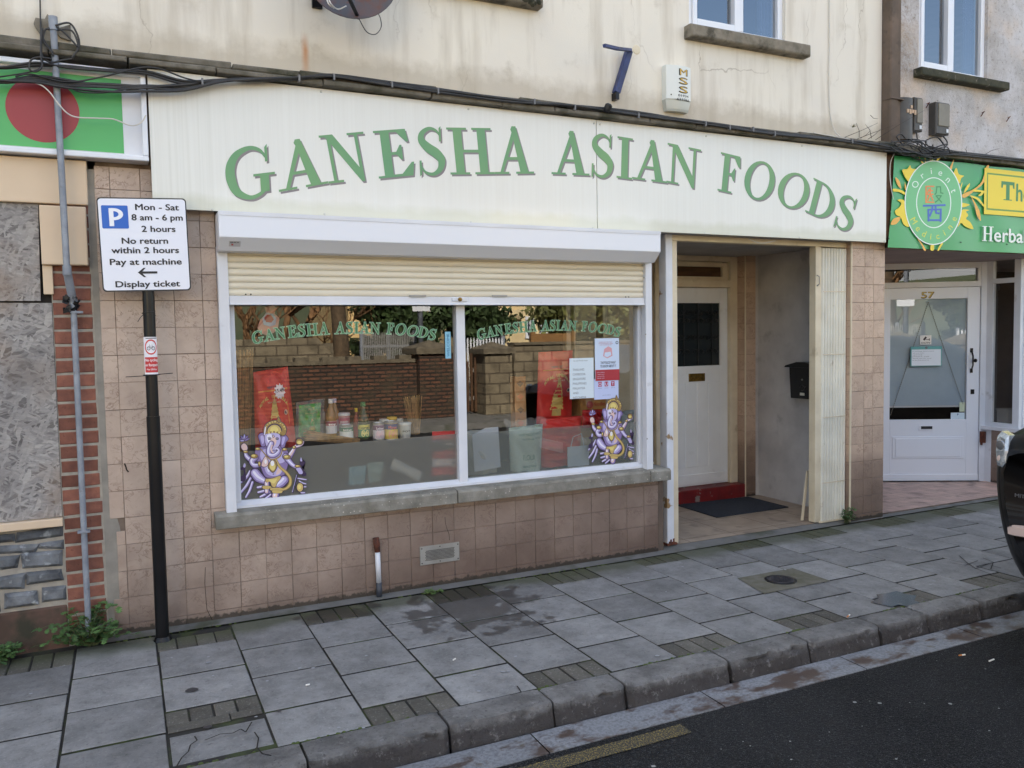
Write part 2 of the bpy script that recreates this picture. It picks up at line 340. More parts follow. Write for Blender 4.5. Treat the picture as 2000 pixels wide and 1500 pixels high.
# ------------------------------------------------------------------ mesh building
COL = sc.collection
class MB:
    def __init__(s): s.v = []; s.f = []; s.mi = []; s.t = []; s.cut = []
    def add(s, vs_, fs, tint=.5, mi=0):
        k = len(s.v); s.cut.append((k, len(s.f))); s.v += [tuple(v) for v in vs_]
        for f in fs: s.f.append([i+k for i in f]); s.mi.append(mi); s.t.append(tint)
        return s
    def box(s, x0, x1, y0, y1, z0, z1, tint=.5, mi=0):
        v = [(x, y, z) for z in (z0, z1) for y in (y0, y1) for x in (x0, x1)]
        return s.add(v, [(0, 2, 3, 1), (4, 5, 7, 6), (0, 1, 5, 4), (2, 6, 7, 3), (0, 4, 6, 2), (1, 3, 7, 5)], tint, mi)
    def obox(s, o, ax, ay, az, tint=.5, mi=0):     # box from a corner and three edge vectors
        o, ax, ay, az = map(Vector, (o, ax, ay, az))
        v = [o+ax*i+ay*j+az*k for k in (0, 1) for j in (0, 1) for i in (0, 1)]
        return s.add(v, [(0, 2, 3, 1), (4, 5, 7, 6), (0, 1, 5, 4), (2, 6, 7, 3), (0, 4, 6, 2), (1, 3, 7, 5)], tint, mi)
    def cbox(s, x0, x1, y0, y1, z0, z1, c=.004, tint=.5, mi=0, jit=0):   # box whose front (-y) face is chamfered
        j = lambda: random.uniform(-jit, jit)
        b = [(x0, y1, z0), (x1, y1, z0), (x1, y1, z1), (x0, y1, z1)]
        mfr = [(x0+j(), y0+c, z0+j()), (x1+j(), y0+c, z0+j()), (x1+j(), y0+c, z1+j()), (x0+j(), y0+c, z1+j())]
        fr = [(mfr[0][0]+c, y0, mfr[0][2]+c), (mfr[1][0]-c, y0, mfr[1][2]+c), (mfr[2][0]-c, y0, mfr[2][2]-c), (mfr[3][0]+c, y0, mfr[3][2]-c)]
        fs = [(8, 9, 10, 11)] + [(i, (i+1) % 4, 4+(i+1) % 4, 4+i) for i in range(4)] + [(4+i, 4+(i+1) % 4, 8+(i+1) % 4, 8+i) for i in range(4)]
        return s.add(b+mfr+fr, fs, tint, mi)
    def tube(s, pts, r, n=8, tint=.5, mi=0, caps=True):
        pts = [Vector(p) for p in pts]; k = len(pts); rr = r if isinstance(r, (list, tuple)) else [r]*k
        vs_, fs = [], []; nrm = None
        for i, p in enumerate(pts):
            d = (pts[min(i+1, k-1)]-pts[max(i-1, 0)])
            d = d.normalized() if d.length > 1e-9 else Vector((0, 0, 1))
            if nrm is None: nrm = d.orthogonal().normalized()
            nrm = (nrm - d*nrm.dot(d)); nrm = nrm.normalized() if nrm.length > 1e-6 else d.orthogonal().normalized()
            b = d.cross(nrm)
            for a in range(n):
                t = 2*math.pi*a/n; vs_.append(p+(nrm*math.cos(t)+b*math.sin(t))*rr[i])
        for i in range(k-1):
            for a in range(n): fs.append((i*n+a, i*n+(a+1) % n, (i+1)*n+(a+1) % n, (i+1)*n+a))
        if caps: fs += [tuple(range(n-1, -1, -1)), tuple(range((k-1)*n, k*n))]
        return s.add(vs_, fs, tint, mi)
    def lathe(s, c, prof, n=20, tint=.5, mi=0, axis=None):
        c = Vector(c); q = Vector((0, 0, 1)).rotation_difference(Vector(axis)) if axis else None
        vs_, fs = [], []
        for r_, z in prof:
            for a in range(n):
                t = 2*math.pi*a/n; v = Vector((r_*math.cos(t), r_*math.sin(t), z))
                vs_.append(c + (q @ v if q else v))
        for i in range(len(prof)-1):
            for a in range(n): fs.append((i*n+a, i*n+(a+1) % n, (i+1)*n+(a+1) % n, (i+1)*n+a))
        fs += [tuple(range(n-1, -1, -1)), tuple(range((len(prof)-1)*n, len(prof)*n))]
        return s.add(vs_, fs, tint, mi)
    def prism(s, pts, d, tint=.5, mi=0):             # planar outline pushed along vector d
        pts = [Vector(p) for p in pts]; n = len(pts); d = Vector(d)
        return s.add(pts+[p+d for p in pts], [tuple(range(n-1, -1, -1)), tuple(range(n, 2*n))]+[(i, (i+1) % n, n+(i+1) % n, n+i) for i in range(n)], tint, mi)
    def grid(s, fn, nu, nv, tint=.5, mi=0):
        vs_ = [fn(i/nu, j/nv) for j in range(nv+1) for i in range(nu+1)]
        return s.add(vs_, [(j*(nu+1)+i, j*(nu+1)+i+1, (j+1)*(nu+1)+i+1, (j+1)*(nu+1)+i) for j in range(nv) for i in range(nu)], tint, mi)
    def build_each(s, name, mats, parent=None, per=1, **k):
        out = []; cuts = s.cut[::per]+[(len(s.v), len(s.f))]
        for (v0, f0), (v1, f1) in zip(cuts[:-1], cuts[1:]):
            o = MB(); o.v = s.v[v0:v1]; o.f = [[i-v0 for i in f] for f in s.f[f0:f1]]; o.mi = s.mi[f0:f1]; o.t = s.t[f0:f1]; out.append(o.build(name, mats, parent, **k))
        return out
    def build(s, name, mats, parent=None, smooth=False, bevel=0, sub=0):
        me = bpy.data.meshes.new(name); me.from_pydata(s.v, [], s.f)
        if not isinstance(mats, (list, tuple)): mats = [mats]
        for x in mats: me.materials.append(x)
        me.polygons.foreach_set('material_index', s.mi)
        at = me.attributes.new('tint', 'FLOAT', 'FACE'); at.data.foreach_set('value', s.t)
        if smooth: me.polygons.foreach_set('use_smooth', [True]*len(s.f))
        me.validate(); me.update()
        o = bpy.data.objects.new(name, me); COL.objects.link(o)
        if parent:
            o.parent = parent
            p = parent; off = Vector()
            while p: off += p.location; p = p.parent
            o.location = -off
        if bevel:
            b = o.modifiers.new('bevel', 'BEVEL'); b.width = bevel; b.segments = 2; b.limit_method = 'ANGLE'; b.angle_limit = rad(40)
        if sub:
            b = o.modifiers.new('sub', 'SUBSURF'); b.levels = sub; b.render_levels = sub
        return o
def smooth_by_angle(o, deg=35):
    bm_ = bmesh.new(); bm_.from_mesh(o.data)
    for f in bm_.faces: f.smooth = True
    for e in bm_.edges:
        if len(e.link_faces) == 2 and e.calc_face_angle(0) > rad(deg): e.smooth = False
    bm_.to_mesh(o.data); bm_.free(); return o
def thing(name, label, cat, loc=(0, 0, 0), group=None):
    o = bpy.data.objects.new(name, None); COL.objects.link(o); o.location = loc; o.empty_display_size = .1
    o['label'] = label; o['category'] = cat
    if group: o['group'] = group
    return o
def tag(o, label, cat, group=None):
    o['label'] = label; o['category'] = cat
    if group: o['group'] = group
    return o
def struct(o, kind='structure'): o['kind'] = kind; return o
def dup(root, delta, label=None, group=None):
    r = root.copy(); COL.objects.link(r); r.location = root.location + Vector(delta)
    if label: r['label'] = label
    if group: r['group'] = group
    for ch in list(root.children):
        c = ch.copy(); COL.objects.link(c); c.parent = r
        for g in ch.children:
            d = g.copy(); COL.objects.link(d); d.parent = c
    return r
def smoothpath(pts, n=6):
    pts = [Vector(p) for p in pts]; out = []
    for i in range(len(pts)-1):
        a, b, c, d = pts[max(i-1, 0)], pts[i], pts[i+1], pts[min(i+2, len(pts)-1)]
        for k in range(n):
            t = k/n; out.append(.5*((2*b)+(c-a)*t+(2*a-5*b+4*c-d)*t*t+(3*b-a-3*c+d)*t**3))
    out.append(pts[-1]); return out
# ------------------------------------------------------------------ writing
_tc = {}
def glyphs(s, bold=0.0):
    k = (s, bold)
    if k not in _tc:
        cu = bpy.data.curves.new('t', 'FONT'); cu.body = s; cu.size = 1; cu.offset = bold; cu.resolution_u = 3
        ob = bpy.data.objects.new('t', cu); COL.objects.link(ob)
        dg = bpy.context.evaluated_depsgraph_get(); me = ob.evaluated_get(dg).to_mesh()
        v = [(p.co.x, p.co.y) for p in me.vertices]; f = [tuple(p.vertices) for p in me.polygons]
        ob.evaluated_get(dg).to_mesh_clear(); bpy.data.objects.remove(ob); bpy.data.curves.remove(cu)
        if not v: v = [(0, 0)]; f = []
        x0 = min(a for a, b in v); x1 = max(a for a, b in v)
        _tc[k] = (v, f, x0, x1)
    return _tc[k]
def text(mb, s, fn, cx, cy, w=None, h=None, bold=0.0, mi=0, rot=0):
    """write s centred on (cx,cy) in the 2-D frame that fn maps onto a surface; h = cap height, w = width"""
    v, f, x0, x1 = glyphs(s); W = max(x1-x0, 1e-6)
    sy = (h or .06)/.73; sx = (w/W) if w else sy
    ca, sa = math.cos(rot), math.sin(rot)
    p0, p1, p2 = Vector(fn(cx, cy)), Vector(fn(cx+.01*sx, cy)), Vector(fn(cx, cy+.01*sx))
    nrm = (p1-p0).cross(p2-p0); nrm = nrm.normalized() if nrm.length > 0 else Vector((0, -1, 0))
    if nrm.dot(CAM-p0) < 0: nrm = -nrm
    b_ = max(bold, 0)
    for k, (ox, oy) in enumerate([(0, 0), (-b_, 0), (b_, 0), (0, -b_*.8), (0, b_*.8)] if b_ > .004 else [(0, 0)]):
        out = []
        for a, b in v:
            X = (a-(x0+x1)/2+ox)*sx; Y = (b-.365+oy)*sy
            out.append(Vector(fn(cx+X*ca-Y*sa, cy+X*sa+Y*ca))+nrm*.00005*k)
        mb.add(out, f, .5, mi)
# serif capitals for the shop name: outline pieces in an em box of height 1
def _ring(cx, cy, ro, ri, a0, a1, n, inner_shift=0):
    out = []
    for i in range(n):
        q = []
        for a in (a0+(a1-a0)*i/n, a0+(a1-a0)*(i+1)/n): q.append((a, ))
        A, B = q[0][0], q[1][0]
        p = lambda r, a: (cx+r[0]*math.cos(a), cy+r[1]*math.sin(a))
        out.append([p(ro, A), p(ro, B), p(ri, B), p(ri, A)])
    return out
def _stroke(pts, ws, n=6):
    c = smoothpath([(x, y, 0) for x, y in pts], n); k = len(c); out = []
    W = []
    for i in range(len(ws)-1):
        for j in range(n): W.append(ws[i]+(ws[i+1]-ws[i])*j/n)
    W.append(ws[-1]); L_, R_ = [], []
    for i in range(k):
        d = (c[min(i+1, k-1)]-c[max(i-1, 0)]).normalized(); nn = Vector((-d.y, d.x, 0))*W[i]/2
        L_.append(c[i]+nn); R_.append(c[i]-nn)
    return [[(R_[i].x, R_[i].y), (R_[i+1].x, R_[i+1].y), (L_[i+1].x, L_[i+1].y), (L_[i].x, L_[i].y)] for i in range(k-1)]
def _b(x0, x1, y0, y1): return [(x0, y0), (x1, y0), (x1, y1), (x0, y1)]
def _s(x0, x1, y, up): # slab serif with slightly cupped shoulders
    h = .045
    return [(x0, y), (x1, y), (x1, y+h), (x0, y+h)] if up else [(x0, y-h), (x1, y-h), (x1, y), (x0, y)]
GL = {
 'I': (.42, [_b(.12, .30, .03, .97), _s(0, .42, 0, 1), _s(0, .42, 1, 0)]),
 'H': (.95, [_b(.13, .31, .03, .97), _b(.64, .82, .03, .97), _b(.29, .66, .47, .53), _s(0, .42, 0, 1), _s(.53, .95, 0, 1), _s(0, .42, 1, 0), _s(.53, .95, 1, 0)]),
 'E': (.76, [_b(.13, .31, .03, .97), _s(0, .40, 0, 1), _s(0, .40, 1, 0), _b(.28, .62, .945, 1), [(.45, .955), (.64, .73), (.69, .73), (.65, 1), (.5, 1)], _b(.28, .50, .47, .53), [(.40, .5), (.50, .36), (.54, .36), (.54, .67), (.50, .67)], _b(.28, .64, 0, .055), [(.46, .02), (.60, 0), (.71, 0), (.76, .29), (.71, .29)]]),
 'F': (.70, [_b(.13, .31, .03, .97), _s(0, .46, 0, 1), _s(0, .40, 1, 0), _b(.28, .60, .945, 1), [(.44, .955), (.62, .71), (.68, .71), (.65, 1), (.5, 1)], _b(.28, .48, .46, .52), [(.38, .49), (.48, .33), (.52, .33), (.52, .66), (.48, .66)]]),
 'N': (.98, [_b(.15, .22, .03, .92), _b(.75, .82, .06, .97), [(.08, .97), (.15, .92), (.75, -.03), (.82, -.03), (.82, .16), (.29, 1), (.08, 1)], _s(.02, .36, 0, 1), _s(.60, .97, 1, 0), _s(0, .24, 1, 0)]),
 'A': (.92, [[(.13, .03), (.20, .03), (.47, .80), (.42, .93)], [(.60, .03), (.79, .03), (.50, 1.02), (.41, 1.02), (.38, .95), (.42, .86)], _b(.25, .64, .30, .36), _s(0, .34, 0, 1), _s(.50, .92, 0, 1)]),
 'O': (.92, _ring(.46, .5, (.46, .52), (.29, .46), 0, 2*math.pi, 28)),
 'D': (.90, [_b(.13, .31, .03, .97), _s(0, .34, 0, 1), _s(0, .34, 1, 0)] + _ring(.34, .5, (.56, .5), (.37, .445), -math.pi/2, math.pi/2, 16)),
 'S': (.62, _stroke([(.53, .80), (.44, .93), (.28, .975), (.12, .88), (.10, .73), (.24, .58), (.42, .46), (.54, .31), (.50, .12), (.34, .02), (.16, .07), (.06, .22)], [.03, .05, .07, .11, .15, .19, .20, .17, .12, .07, .05, .03]) + [[(.50, .70), (.545, .70), (.545, 1.02), (.50, .98)], [(.04, -.02), (.085, .02), (.085, .31), (.04, .31)]]),
 'G': (.98, _stroke([(.80, .76), (.70, .91), (.50, .975), (.26, .88), (.13, .68), (.12, .42), (.22, .16), (.46, .02), (.66, .06), (.78, .16)], [.03, .06, .08, .13, .17, .18, .15, .08, .07, .06]) + [_b(.68, .85, .10, .44), _s(.55, .97, .46, 0), [(.79, .68), (.84, .68), (.84, 1.02), (.79, .96)]]),
}
def offset_poly(p, d):
    n = len(p); area = sum(p[i][0]*p[(i+1) % n][1]-p[(i+1) % n][0]*p[i][1] for i in range(n))
    if area < 0: p = p[::-1]
    out = []
    for i in range(n):
        a, b, c = Vector(p[i-1]), Vector(p[i]), Vector(p[(i+1) % n])
        e1, e2 = (b-a), (c-b)
        if e1.length < 1e-6 or e2.length < 1e-6: out.append(p[i]); continue
        e1.normalize(); e2.normalize()
        n1, n2 = Vector((e1.y, -e1.x)), Vector((e2.y, -e2.x)); mm = n1+n2
        if mm.length < .3: mm = n1
        else: mm = mm/mm.length*min(1/max(mm.normalized().dot(n1), .35), 2)
        q = b+mm*d; out.append((q.x, q.y))
    return out
def serif(mb, ch, fn, grow=0, mi=0, step=.00003):
    """fn(u, v, layer) with u,v in the letter's own 0..1 box"""
    W, pcs = GL[ch]
    for i, pc in enumerate(pcs):
        q = offset_poly(pc, grow) if grow else pc
        mb.add([fn(x/W, y, i*step) for x, y in q], [tuple(range(len(q)))], .5, mi)
R_ = random.uniform
# ================================================================== GROUND
g = MB(); g.v = [(-150, -150, -.13), (150, -150, -.13), (150, 150, -.13), (-150, 150, -.13)]; g.f = [[0, 1, 2, 3]]; g.mi = [0]; g.t = [.5]
struct(g.build('ground', M_asphalt))
g = MB(); g.add([(-60, -9.2, -.104), (60, -9.2, -.104), (60, -2.075, -.104), (-60, -2.075, -.104)], [(0, 1, 2, 3)]); struct(g.build('road', M_asphalt))
g = MB(); g.add([(-4, -2.235, -.0995), (2.19, -2.215, -.0995), (2.19, -2.13, -.0995), (-4, -2.15, -.0995)], [(0, 1, 2, 3)]); struct(g.build('yellow_line', M_yellow))
# pavement: every slab and small block is modelled, joints show the soil bed
b = MB()
cols = [(-.3+.4*k, k) for k in range(-9, 34)]
def slab(x0, x1, y0, y1, z=0, c=.006, tint=None, mi=0):
    j = lambda: R_(-.0025, .0025)
    gp = .005 if mi == 0 else .0045
    x0, x1, y0, y1 = x0+gp+j(), x1-gp+j(), y0+(.0095 if mi == 0 else .004)+j()*.5, y1-(.0095 if mi == 0 else .004)+j()*.5; c = min(c, .0035)
    zt = z+R_(-.0008, .0008)
    t = R_(.1, .9) if tint is None else tint
    v = [(x0, y0, z-.04), (x1, y0, z-.04), (x1, y1, z-.04), (x0, y1, z-.04), (x0, y0, zt-c), (x1, y0, zt-c), (x1, y1, zt-c), (x0, y1, zt-c),
         (x0+c, y0+c, zt+R_(-.0004, .0004)), (x1-c, y0+c, zt+R_(-.0004, .0004)), (x1-c, y1-c, zt+R_(-.0004, .0004)), (x0+c, y1-c, zt+R_(-.0004, .0004))]
    b.add(v, [(8, 9, 10, 11)]+[(4+i, 4+(i+1) % 4, 8+(i+1) % 4, 8+i) for i in range(4)], t, mi)
    b.add(v[:8], [(i, (i+1) % 4, 4+(i+1) % 4, 4+i) for i in range(4)], t, 1)
KY = -1.705
for x0, k in cols:
    x1 = x0+.4
    wy = -.085 if x0 < 3.2 else -.07+(x0-3.2)*.02
    if x0 >= 7: wy = 0
    def blocks(ya, yb, dark=.3):
        for q in range(4): slab(x0+.1*q, x0+.1*q+.1, ya, yb, -.003, .005, R_(0, 1), 3)
    if k % 2 == 0:
        ys = [wy, -.54, -.95, -1.36, KY]
        for a, c_ in zip(ys[:-1], ys[1:]): slab(x0, x1, c_, a)
    else:
        if abs(x0-.1) < .01:
            blocks(-.35, wy-.08); slab(x0, x1, -.745, -.35); slab(x0, x1, -1.15, -.745, tint=.95)
            blocks(-1.29, -1.15); slab(x0, x0+.26, -1.37, -1.29, tint=.1, mi=3); slab(x0+.26, x1, -1.36, -1.29, tint=.2, mi=3); slab(x0, x1, KY+.04, -1.385, -.008, tint=.3)
        else:
            blocks(-.32+(.08 if x0 > 3 else 0), wy)
            slab(x0, x1, -.715, -.32+(.08 if x0 > 3 else 0)); slab(x0, x1, -1.12, -.715, tint=.95 if abs(x0-4.1) < .01 else None); slab(x0, x1, -1.525, -1.12)
            blocks(KY, -1.525, .45)
bed = MB(); bed.box(-8, 16, -1.715, .02, -.12, -.009, mi=1)
# concrete strip along the wall foot and across the entrance
st = MB()
st.add([(-.15, -.085, .004), (3.2, -.085, .004), (3.2, .02, .016), (-.15, .02, .016)], [(0, 1, 2, 3)])
st.add([(3.2, -.085, .004), (6.0, -.02, .006), (6.0, .06, .02), (3.2, .06, .02)], [(0, 1, 2, 3)])
st.add([(6.0, -.02, .006), (12, .02, .006), (12, .2, .02), (6.0, .2, .02)], [(0, 1, 2, 3)])
for q in (b,):
    b.f += [[i+len(b.v) for i in f] for f in bed.f]; b.v += bed.v; b.mi += bed.mi; b.t += bed.t
    b.f += [[i+len(b.v) for i in f] for f in st.f]; b.v += st.v; b.mi += [2]*len(st.f); b.t += st.t
struct(b.build('pavement', [M_slab, M_joint, M_concrete, M_block]))
def gfx(px, py): x, y = G(px, py, .004); return (x, y, .0048)
CRK = [[(345, 1497), (355, 1480), (368, 1468), (372, 1455), (385, 1446), (380, 1438)], [(480, 1430), (470, 1424), (455, 1432), (430, 1434), (400, 1446)], [(480, 1430), (492, 1410)], [(497, 1430), (505, 1442), (502, 1460), (512, 1472), (530, 1476)], [(502, 1460), (490, 1470)], [(1010, 1340), (1018, 1352)], [(1873, 1085), (1890, 1100), (1905, 1110), (1925, 1118), (1950, 1125)], [(1905, 1110), (1930, 1102), (1955, 1110)], [(1860, 1100), (1885, 1104), (1910, 1095)], [(1920, 1090), (1940, 1098), (1935, 1112)]]
CRKS = True
# kerb stones
kx = [-4.0, -2.9, -1.9, -.95, -.2, .59, 1.19, 1.69, 2.08, 2.70, 3.24, 3.765, 4.15, 4.63, 5.18, 6.0, 6.9, 7.8, 8.8, 9.8, 11, 12]
b = MB()
from mathutils import noise as mn
kpr = [(KY-.004, -.03), (KY-.004, -.003), (KY-.010, .003), (-1.80, .003), (-1.855, .003), (-1.868, -.001), (-1.874, -.010), (-1.877, -.028), (-1.880, -.046), (-1.884, -.064), (-1.888, -.082), (-1.892, -.10), (-1.894, -.125)]
for a, c_ in zip(kx[:-1], kx[1:]):
    n = max(12, int((c_-a)/.025)); g0 = .006; yo = R_(-.008, .008); zo = R_(-.003, .004); t = R_(.1, .9); ph = R_(0, 50); np_ = len(kpr)-1
    c0, c1 = R_(.008, .035), R_(.008, .035)
    def kf(u, v):
        i = min(int(round(v*np_)), np_); y, z = kpr[i]; x = a+g0+(c_-a-2*g0)*u
        el, er = u*(c_-a), (1-u)*(c_-a)
        if i >= 3:
            k = mn.noise((x*9+ph, i*.55, 0))*.006+mn.noise((x*34+ph, i*1.3, 3))*.0035
            if 4 <= i <= 7: k += max(0, mn.noise((x*12+ph, 7, i*.2))-.15)*.06
            y += yo+k
            y += max(0, 1-el/.03)**2*c0+max(0, 1-er/.03)**2*c1
        if 2 <= i <= 5: z += zo+mn.noise((x*14+ph, y*20, 5))*.002-max(0, 1-min(el, er)/.02)**2*.005
        return (x, y, z)
    b.grid(kf, n, np_, t)
    for u_ in (0, 1): b.add([kf(u_, j/np_) for j in range(np_+1)], [tuple(range(np_+1))], t)
b.box(-4, 12, -1.80, KY-.012, -.14, -.035, 0, 1)
struct(smooth_by_angle(b.build('kerb', [M_kerb, M_joint]), 28))
# dished gutter channel of long concrete blocks
b = MB(); gx = [-4+.0]+[-3.1+.93*i for i in range(18)]
for a, c_ in zip(gx[:-1], gx[1:]):
    b.add([(a+.003, -2.085, -.0995), (c_-.003, -2.085, -.0995), (c_-.003, -1.905, -.097), (a+.003, -1.905, -.097), (a+.003, -2.085, -.13), (c_-.003, -2.085, -.13)], [(0, 1, 2, 3), (4, 5, 1, 0)], R_(.3, .8))
b.add([(-4, -1.912, -.1205), (12, -1.912, -.1205), (12, -1.88, -.1205), (-4, -1.88, -.1205)], [(0, 1, 2, 3)], 0, 1)
struct(b.build('gutter', [M_gutter, M_joint]))

# ================================================================== SHOP BUILDING (middle)
bd = thing('shop_building', 'cream rendered food shop with beige tiled front, long sign fascia and recessed doorway', 'building', (2.9, 0, 0))
# upper walls with window holes (butted pieces)
def wall_with_holes(mb, x0, x1, z0, z1, y0, y1, holes):
    xs = sorted({x0, x1, *[h[0] for h in holes], *[h[1] for h in holes]}); zs = sorted({z0, z1, *[h[2] for h in holes], *[h[3] for h in holes]})
    for i in range(len(xs)-1):
        for j in range(len(zs)-1):
            cx_, cz_ = (xs[i]+xs[i+1])/2, (zs[j]+zs[j+1])/2
            if any(h[0] < cx_ < h[1] and h[2] < cz_ < h[3] for h in holes): continue
            mb.add([(xs[i], y0, zs[j]), (xs[i+1], y0, zs[j]), (xs[i+1], y0, zs[j+1]), (xs[i], y0, zs[j+1])], [(0, 1, 2, 3)])
    for h in holes:
        a, c_, d, e = h
        mb.add([(a, y0, d), (c_, y0, d), (c_, y0, e), (a, y0, e), (a, y1, d), (c_, y1, d), (c_, y1, e), (a, y1, e)], [(0, 3, 7, 4), (1, 5, 6, 2), (3, 2, 6, 7), (0, 4, 5, 1)])
UH1 = (3.905, 4.85, 3.93, 5.2); UH0 = (1.35, 2.55, 3.95, 5.2)
b = MB(); wall_with_holes(b, -.75, 5.93, 3.14, 6.3, 0, .16, [UH1, UH0]); b.build('upper_wall', M_stucco, bd)
b = MB(); b.box(-.75, 5.93, -.15, 8, 6.3, 6.5); b.box(-.75, 6.0, 7.8, 8, 0, 6.3); b.box(-.75, 6.0, .17, 7.8, 3.0, 3.1)
b.build('roof', M_downpipe, bd)  # unseen roof slab and rear box, put in for the shadow they cast
# lower tiled walls
zl = [.0, .065]+[.065+.152*k for k in range(1, 17)]
def tilewall(mb, xs, z0, z1, y, gap=.0022, skip=None):
    zz = [z for z in zl if z0 < z < z1]; zz = [z0]+zz+[z1]
    for i in range(len(xs)-1):
        for j in range(len(zz)-1):
            if zz[j+1]-zz[j] < .01: continue
            if skip and skip(xs[i], zz[j]): continue
            jx, jz = R_(-.0008, .0008), R_(-.0008, .0008)
            mb.cbox(xs[i]+gap/2+jx, xs[i+1]-gap/2+jx, y-.006+R_(-.0006, .0006), y+.004, zz[j]+gap/2+jz, zz[j+1]-gap/2+jz, .0014, R_(0, 1))
tw = MB()
tilewall(tw, [.424, .506], .56, 2.62, 0)
tilewall(tw, [-.107, -.032, .12, .272, .424], 0, 2.62, 0, skip=lambda x, z: (x < -.05 and .2 < z < .6) or (x < -.1 and z > 2.55))
tilewall(tw, [-.078, -.032], .2, .6, 0)
tilewall(tw, [.424]+[.576+.152*k for k in range(0, 20)]+[3.592], 0, .56, 0)
tw.box(-.10, .57, 0, .25, -.02, 3.14, 0, 1); tw.box(.57, 3.585, 0, .12, -.02, .56, 0, 1)
tw.build('tiled_wall', [M_tile, M_grout], bd)
b = MB()   # smeared cement edge beside the brick pilaster
pts = [(-.105, 2.6), (-.112, 2.2), (-.108, 1.9), (-.116, 1.5), (-.11, 1.2), (-.108, 1.0), (-.112, .8), (-.07, .62), (-.062, .5), (-.078, .42), (-.075, .25), (-.1, .1), (-.1, 0)]
b.prism([(-.155, -.004, 2.6)]+[(x+.012, -.004, z) for x, z in pts]+[(-.155, -.004, 0)], (0, .1, 0)); b.build('cement_edge', M_render, bd)
def hairline(nm, pts, w, m, parent, fn):
    q = MB(); k = len(pts)
    for i in range(k-1):
        a, c_ = Vector(fn(*pts[i])), Vector(fn(*pts[i+1])); d = (c_-a).normalized(); s_ = (d.cross(Vector((0, 1, 0))) if parent else d.cross(Vector((0, 0, 1))))*w/2
        q.add([a-s_, c_-s_, c_+s_, a+s_], [(0, 1, 2, 3)])
    return q.build(nm, m, parent)
M_crack = mat('dark_crack', srgb(40, 36, 32), rough=.95)
for cr_ in CRK: struct(hairline('pavement_crack', cr_, .006, M_crack, None, gfx))
def wfx(px, py): x, z = P(px, py, -.0065); return (x, -.0068, z)
hairline('tile_crack', [(869, 1010), (870, 1022), (873, 1033), (877, 1043), (878, 1055)], .003, M_crack, bd, wfx)
hairline('tile_crack', [(401, 1108), (400, 1140), (402, 1165), (404, 1190), (415, 1212)], .003, M_crack, bd, wfx)
hairline('tile_crack', [(243, 905), (246, 912), (247, 917), (251, 922)], .008, M_crack, bd, wfx)
tp = MB()  # right pier
tilewall(tp, [5.592, 5.743, 5.848, 5.985], 0, 2.42, 0)
for j in range(len(zl)-1):
    z0, z1 = zl[j]+.001, min(zl[j+1]-.001, 2.42)
    tp.add([(5.588, .005, z0), (5.588, .16, z0), (5.588, .16, z1), (5.588, .005, z1)], [(0, 1, 2, 3)], R_(0, 1))
    tp.add([(5.989, .005, z0), (5.989, .30, z0), (5.989, .30, z1), (5.989, .005, z1)], [(0, 1, 2, 3)], R_(0, 1))
tp.box(5.591, 5.986, .002, .30, -.02, 2.42, 0, 1)
tp.box(5.582, 5.594, -.0075, .004, 0, 2.42, 0, 2)
tp.build('tiled_pier', [M_tile_pier, M_grout, M_cream], bd)
b = MB()   # lintel behind the fascia
b.box(.19, 5.985, -.085, .12, 2.43, 3.135); b.build('lintel', M_wood, bd)
# ledge of worn stones above the fascias
b = MB(); x = -1.9
while x < 9:
    l = R_(.35, .8); b.cbox(x, x+l-.004, -.155+R_(-.006, .006), .02, 3.148, 3.178+R_(0, .004), .006, jit=.004)
    x += l
x = -1.7
while x < 9:
    l = R_(.3, .9); b.cbox(x, x+l-.004, -.125+R_(-.008, .006), .02, 3.184, 3.222+R_(-.006, .006), .008, jit=.005)
    x += l
b.build('stone_ledge', M_ledge, bd, bevel=.003)
# sills
sb = MB()
for xa_, xb_, ye in ((.44, 1.937, .13), (1.943, 3.46, .13), (3.466, 3.645, .75)):
    sb.add([(xa_, -.10, .565), (xb_, -.10, .565), (xb_, ye, .565), (xa_, ye, .565), (xa_, -.10, .635), (xb_, -.10, .635), (xb_, -.088, .650), (xa_, -.088, .650), (xb_, ye, .668), (xa_, ye, .668)],
           [(0, 3, 2, 1), (0, 1, 5, 4), (4, 5, 6, 7), (7, 6, 8, 9), (1, 2, 8, 6, 5), (3, 0, 4, 7, 9), (2, 3, 9, 8)])
sb.build('window_sill', M_sill, bd, bevel=.004)
# shop window: frame > two panes
fr = MB()
fr.box(.562, 3.472, .005, .085, .655, .672)
fr.add([(.562, .004, .672), (3.472, .004, .672), (3.472, .04, .697), (.562, .04, .697), (.562, .085, .697), (3.472, .085, .697)], [(0, 1, 2, 3), (3, 2, 5, 4)])
fr.box(2.0, 2.062, .015, .083, .68, 2.12); fr.box(.562, .60, .02, .083, .69, 2.2); fr.box(3.44, 3.478, .02, .083, .69, 2.2); fr.box(.6, 3.44, .02, .085, 2.12, 2.2)
f_ = fr.build('shop_window', M_white, bd, bevel=.003)
for a, c_ in ((.60, 2.0), (2.062, 3.44)):
    q = MB(); q.add([(a, .05, .69), (c_, .05, .69), (c_, .05, 2.12), (a, .05, 2.12)], [(0, 1, 2, 3)]); q.build('pane', M_glass, f_)
q = MB(); q.add([(.60, .056, .69), (2.0, .056, .69), (2.0, .056, 1.005), (.60, .056, .99)], [(0, 1, 2, 3)]); q.build('frosted_film', M_film, f_)
q = MB(); q.add([(2.062, .056, .69), (3.44, .056, .69), (3.44, .056, 1.0), (2.062, .056, 1.0)], [(0, 1, 2, 3)]); q.build('frosted_film', M_film2, f_)
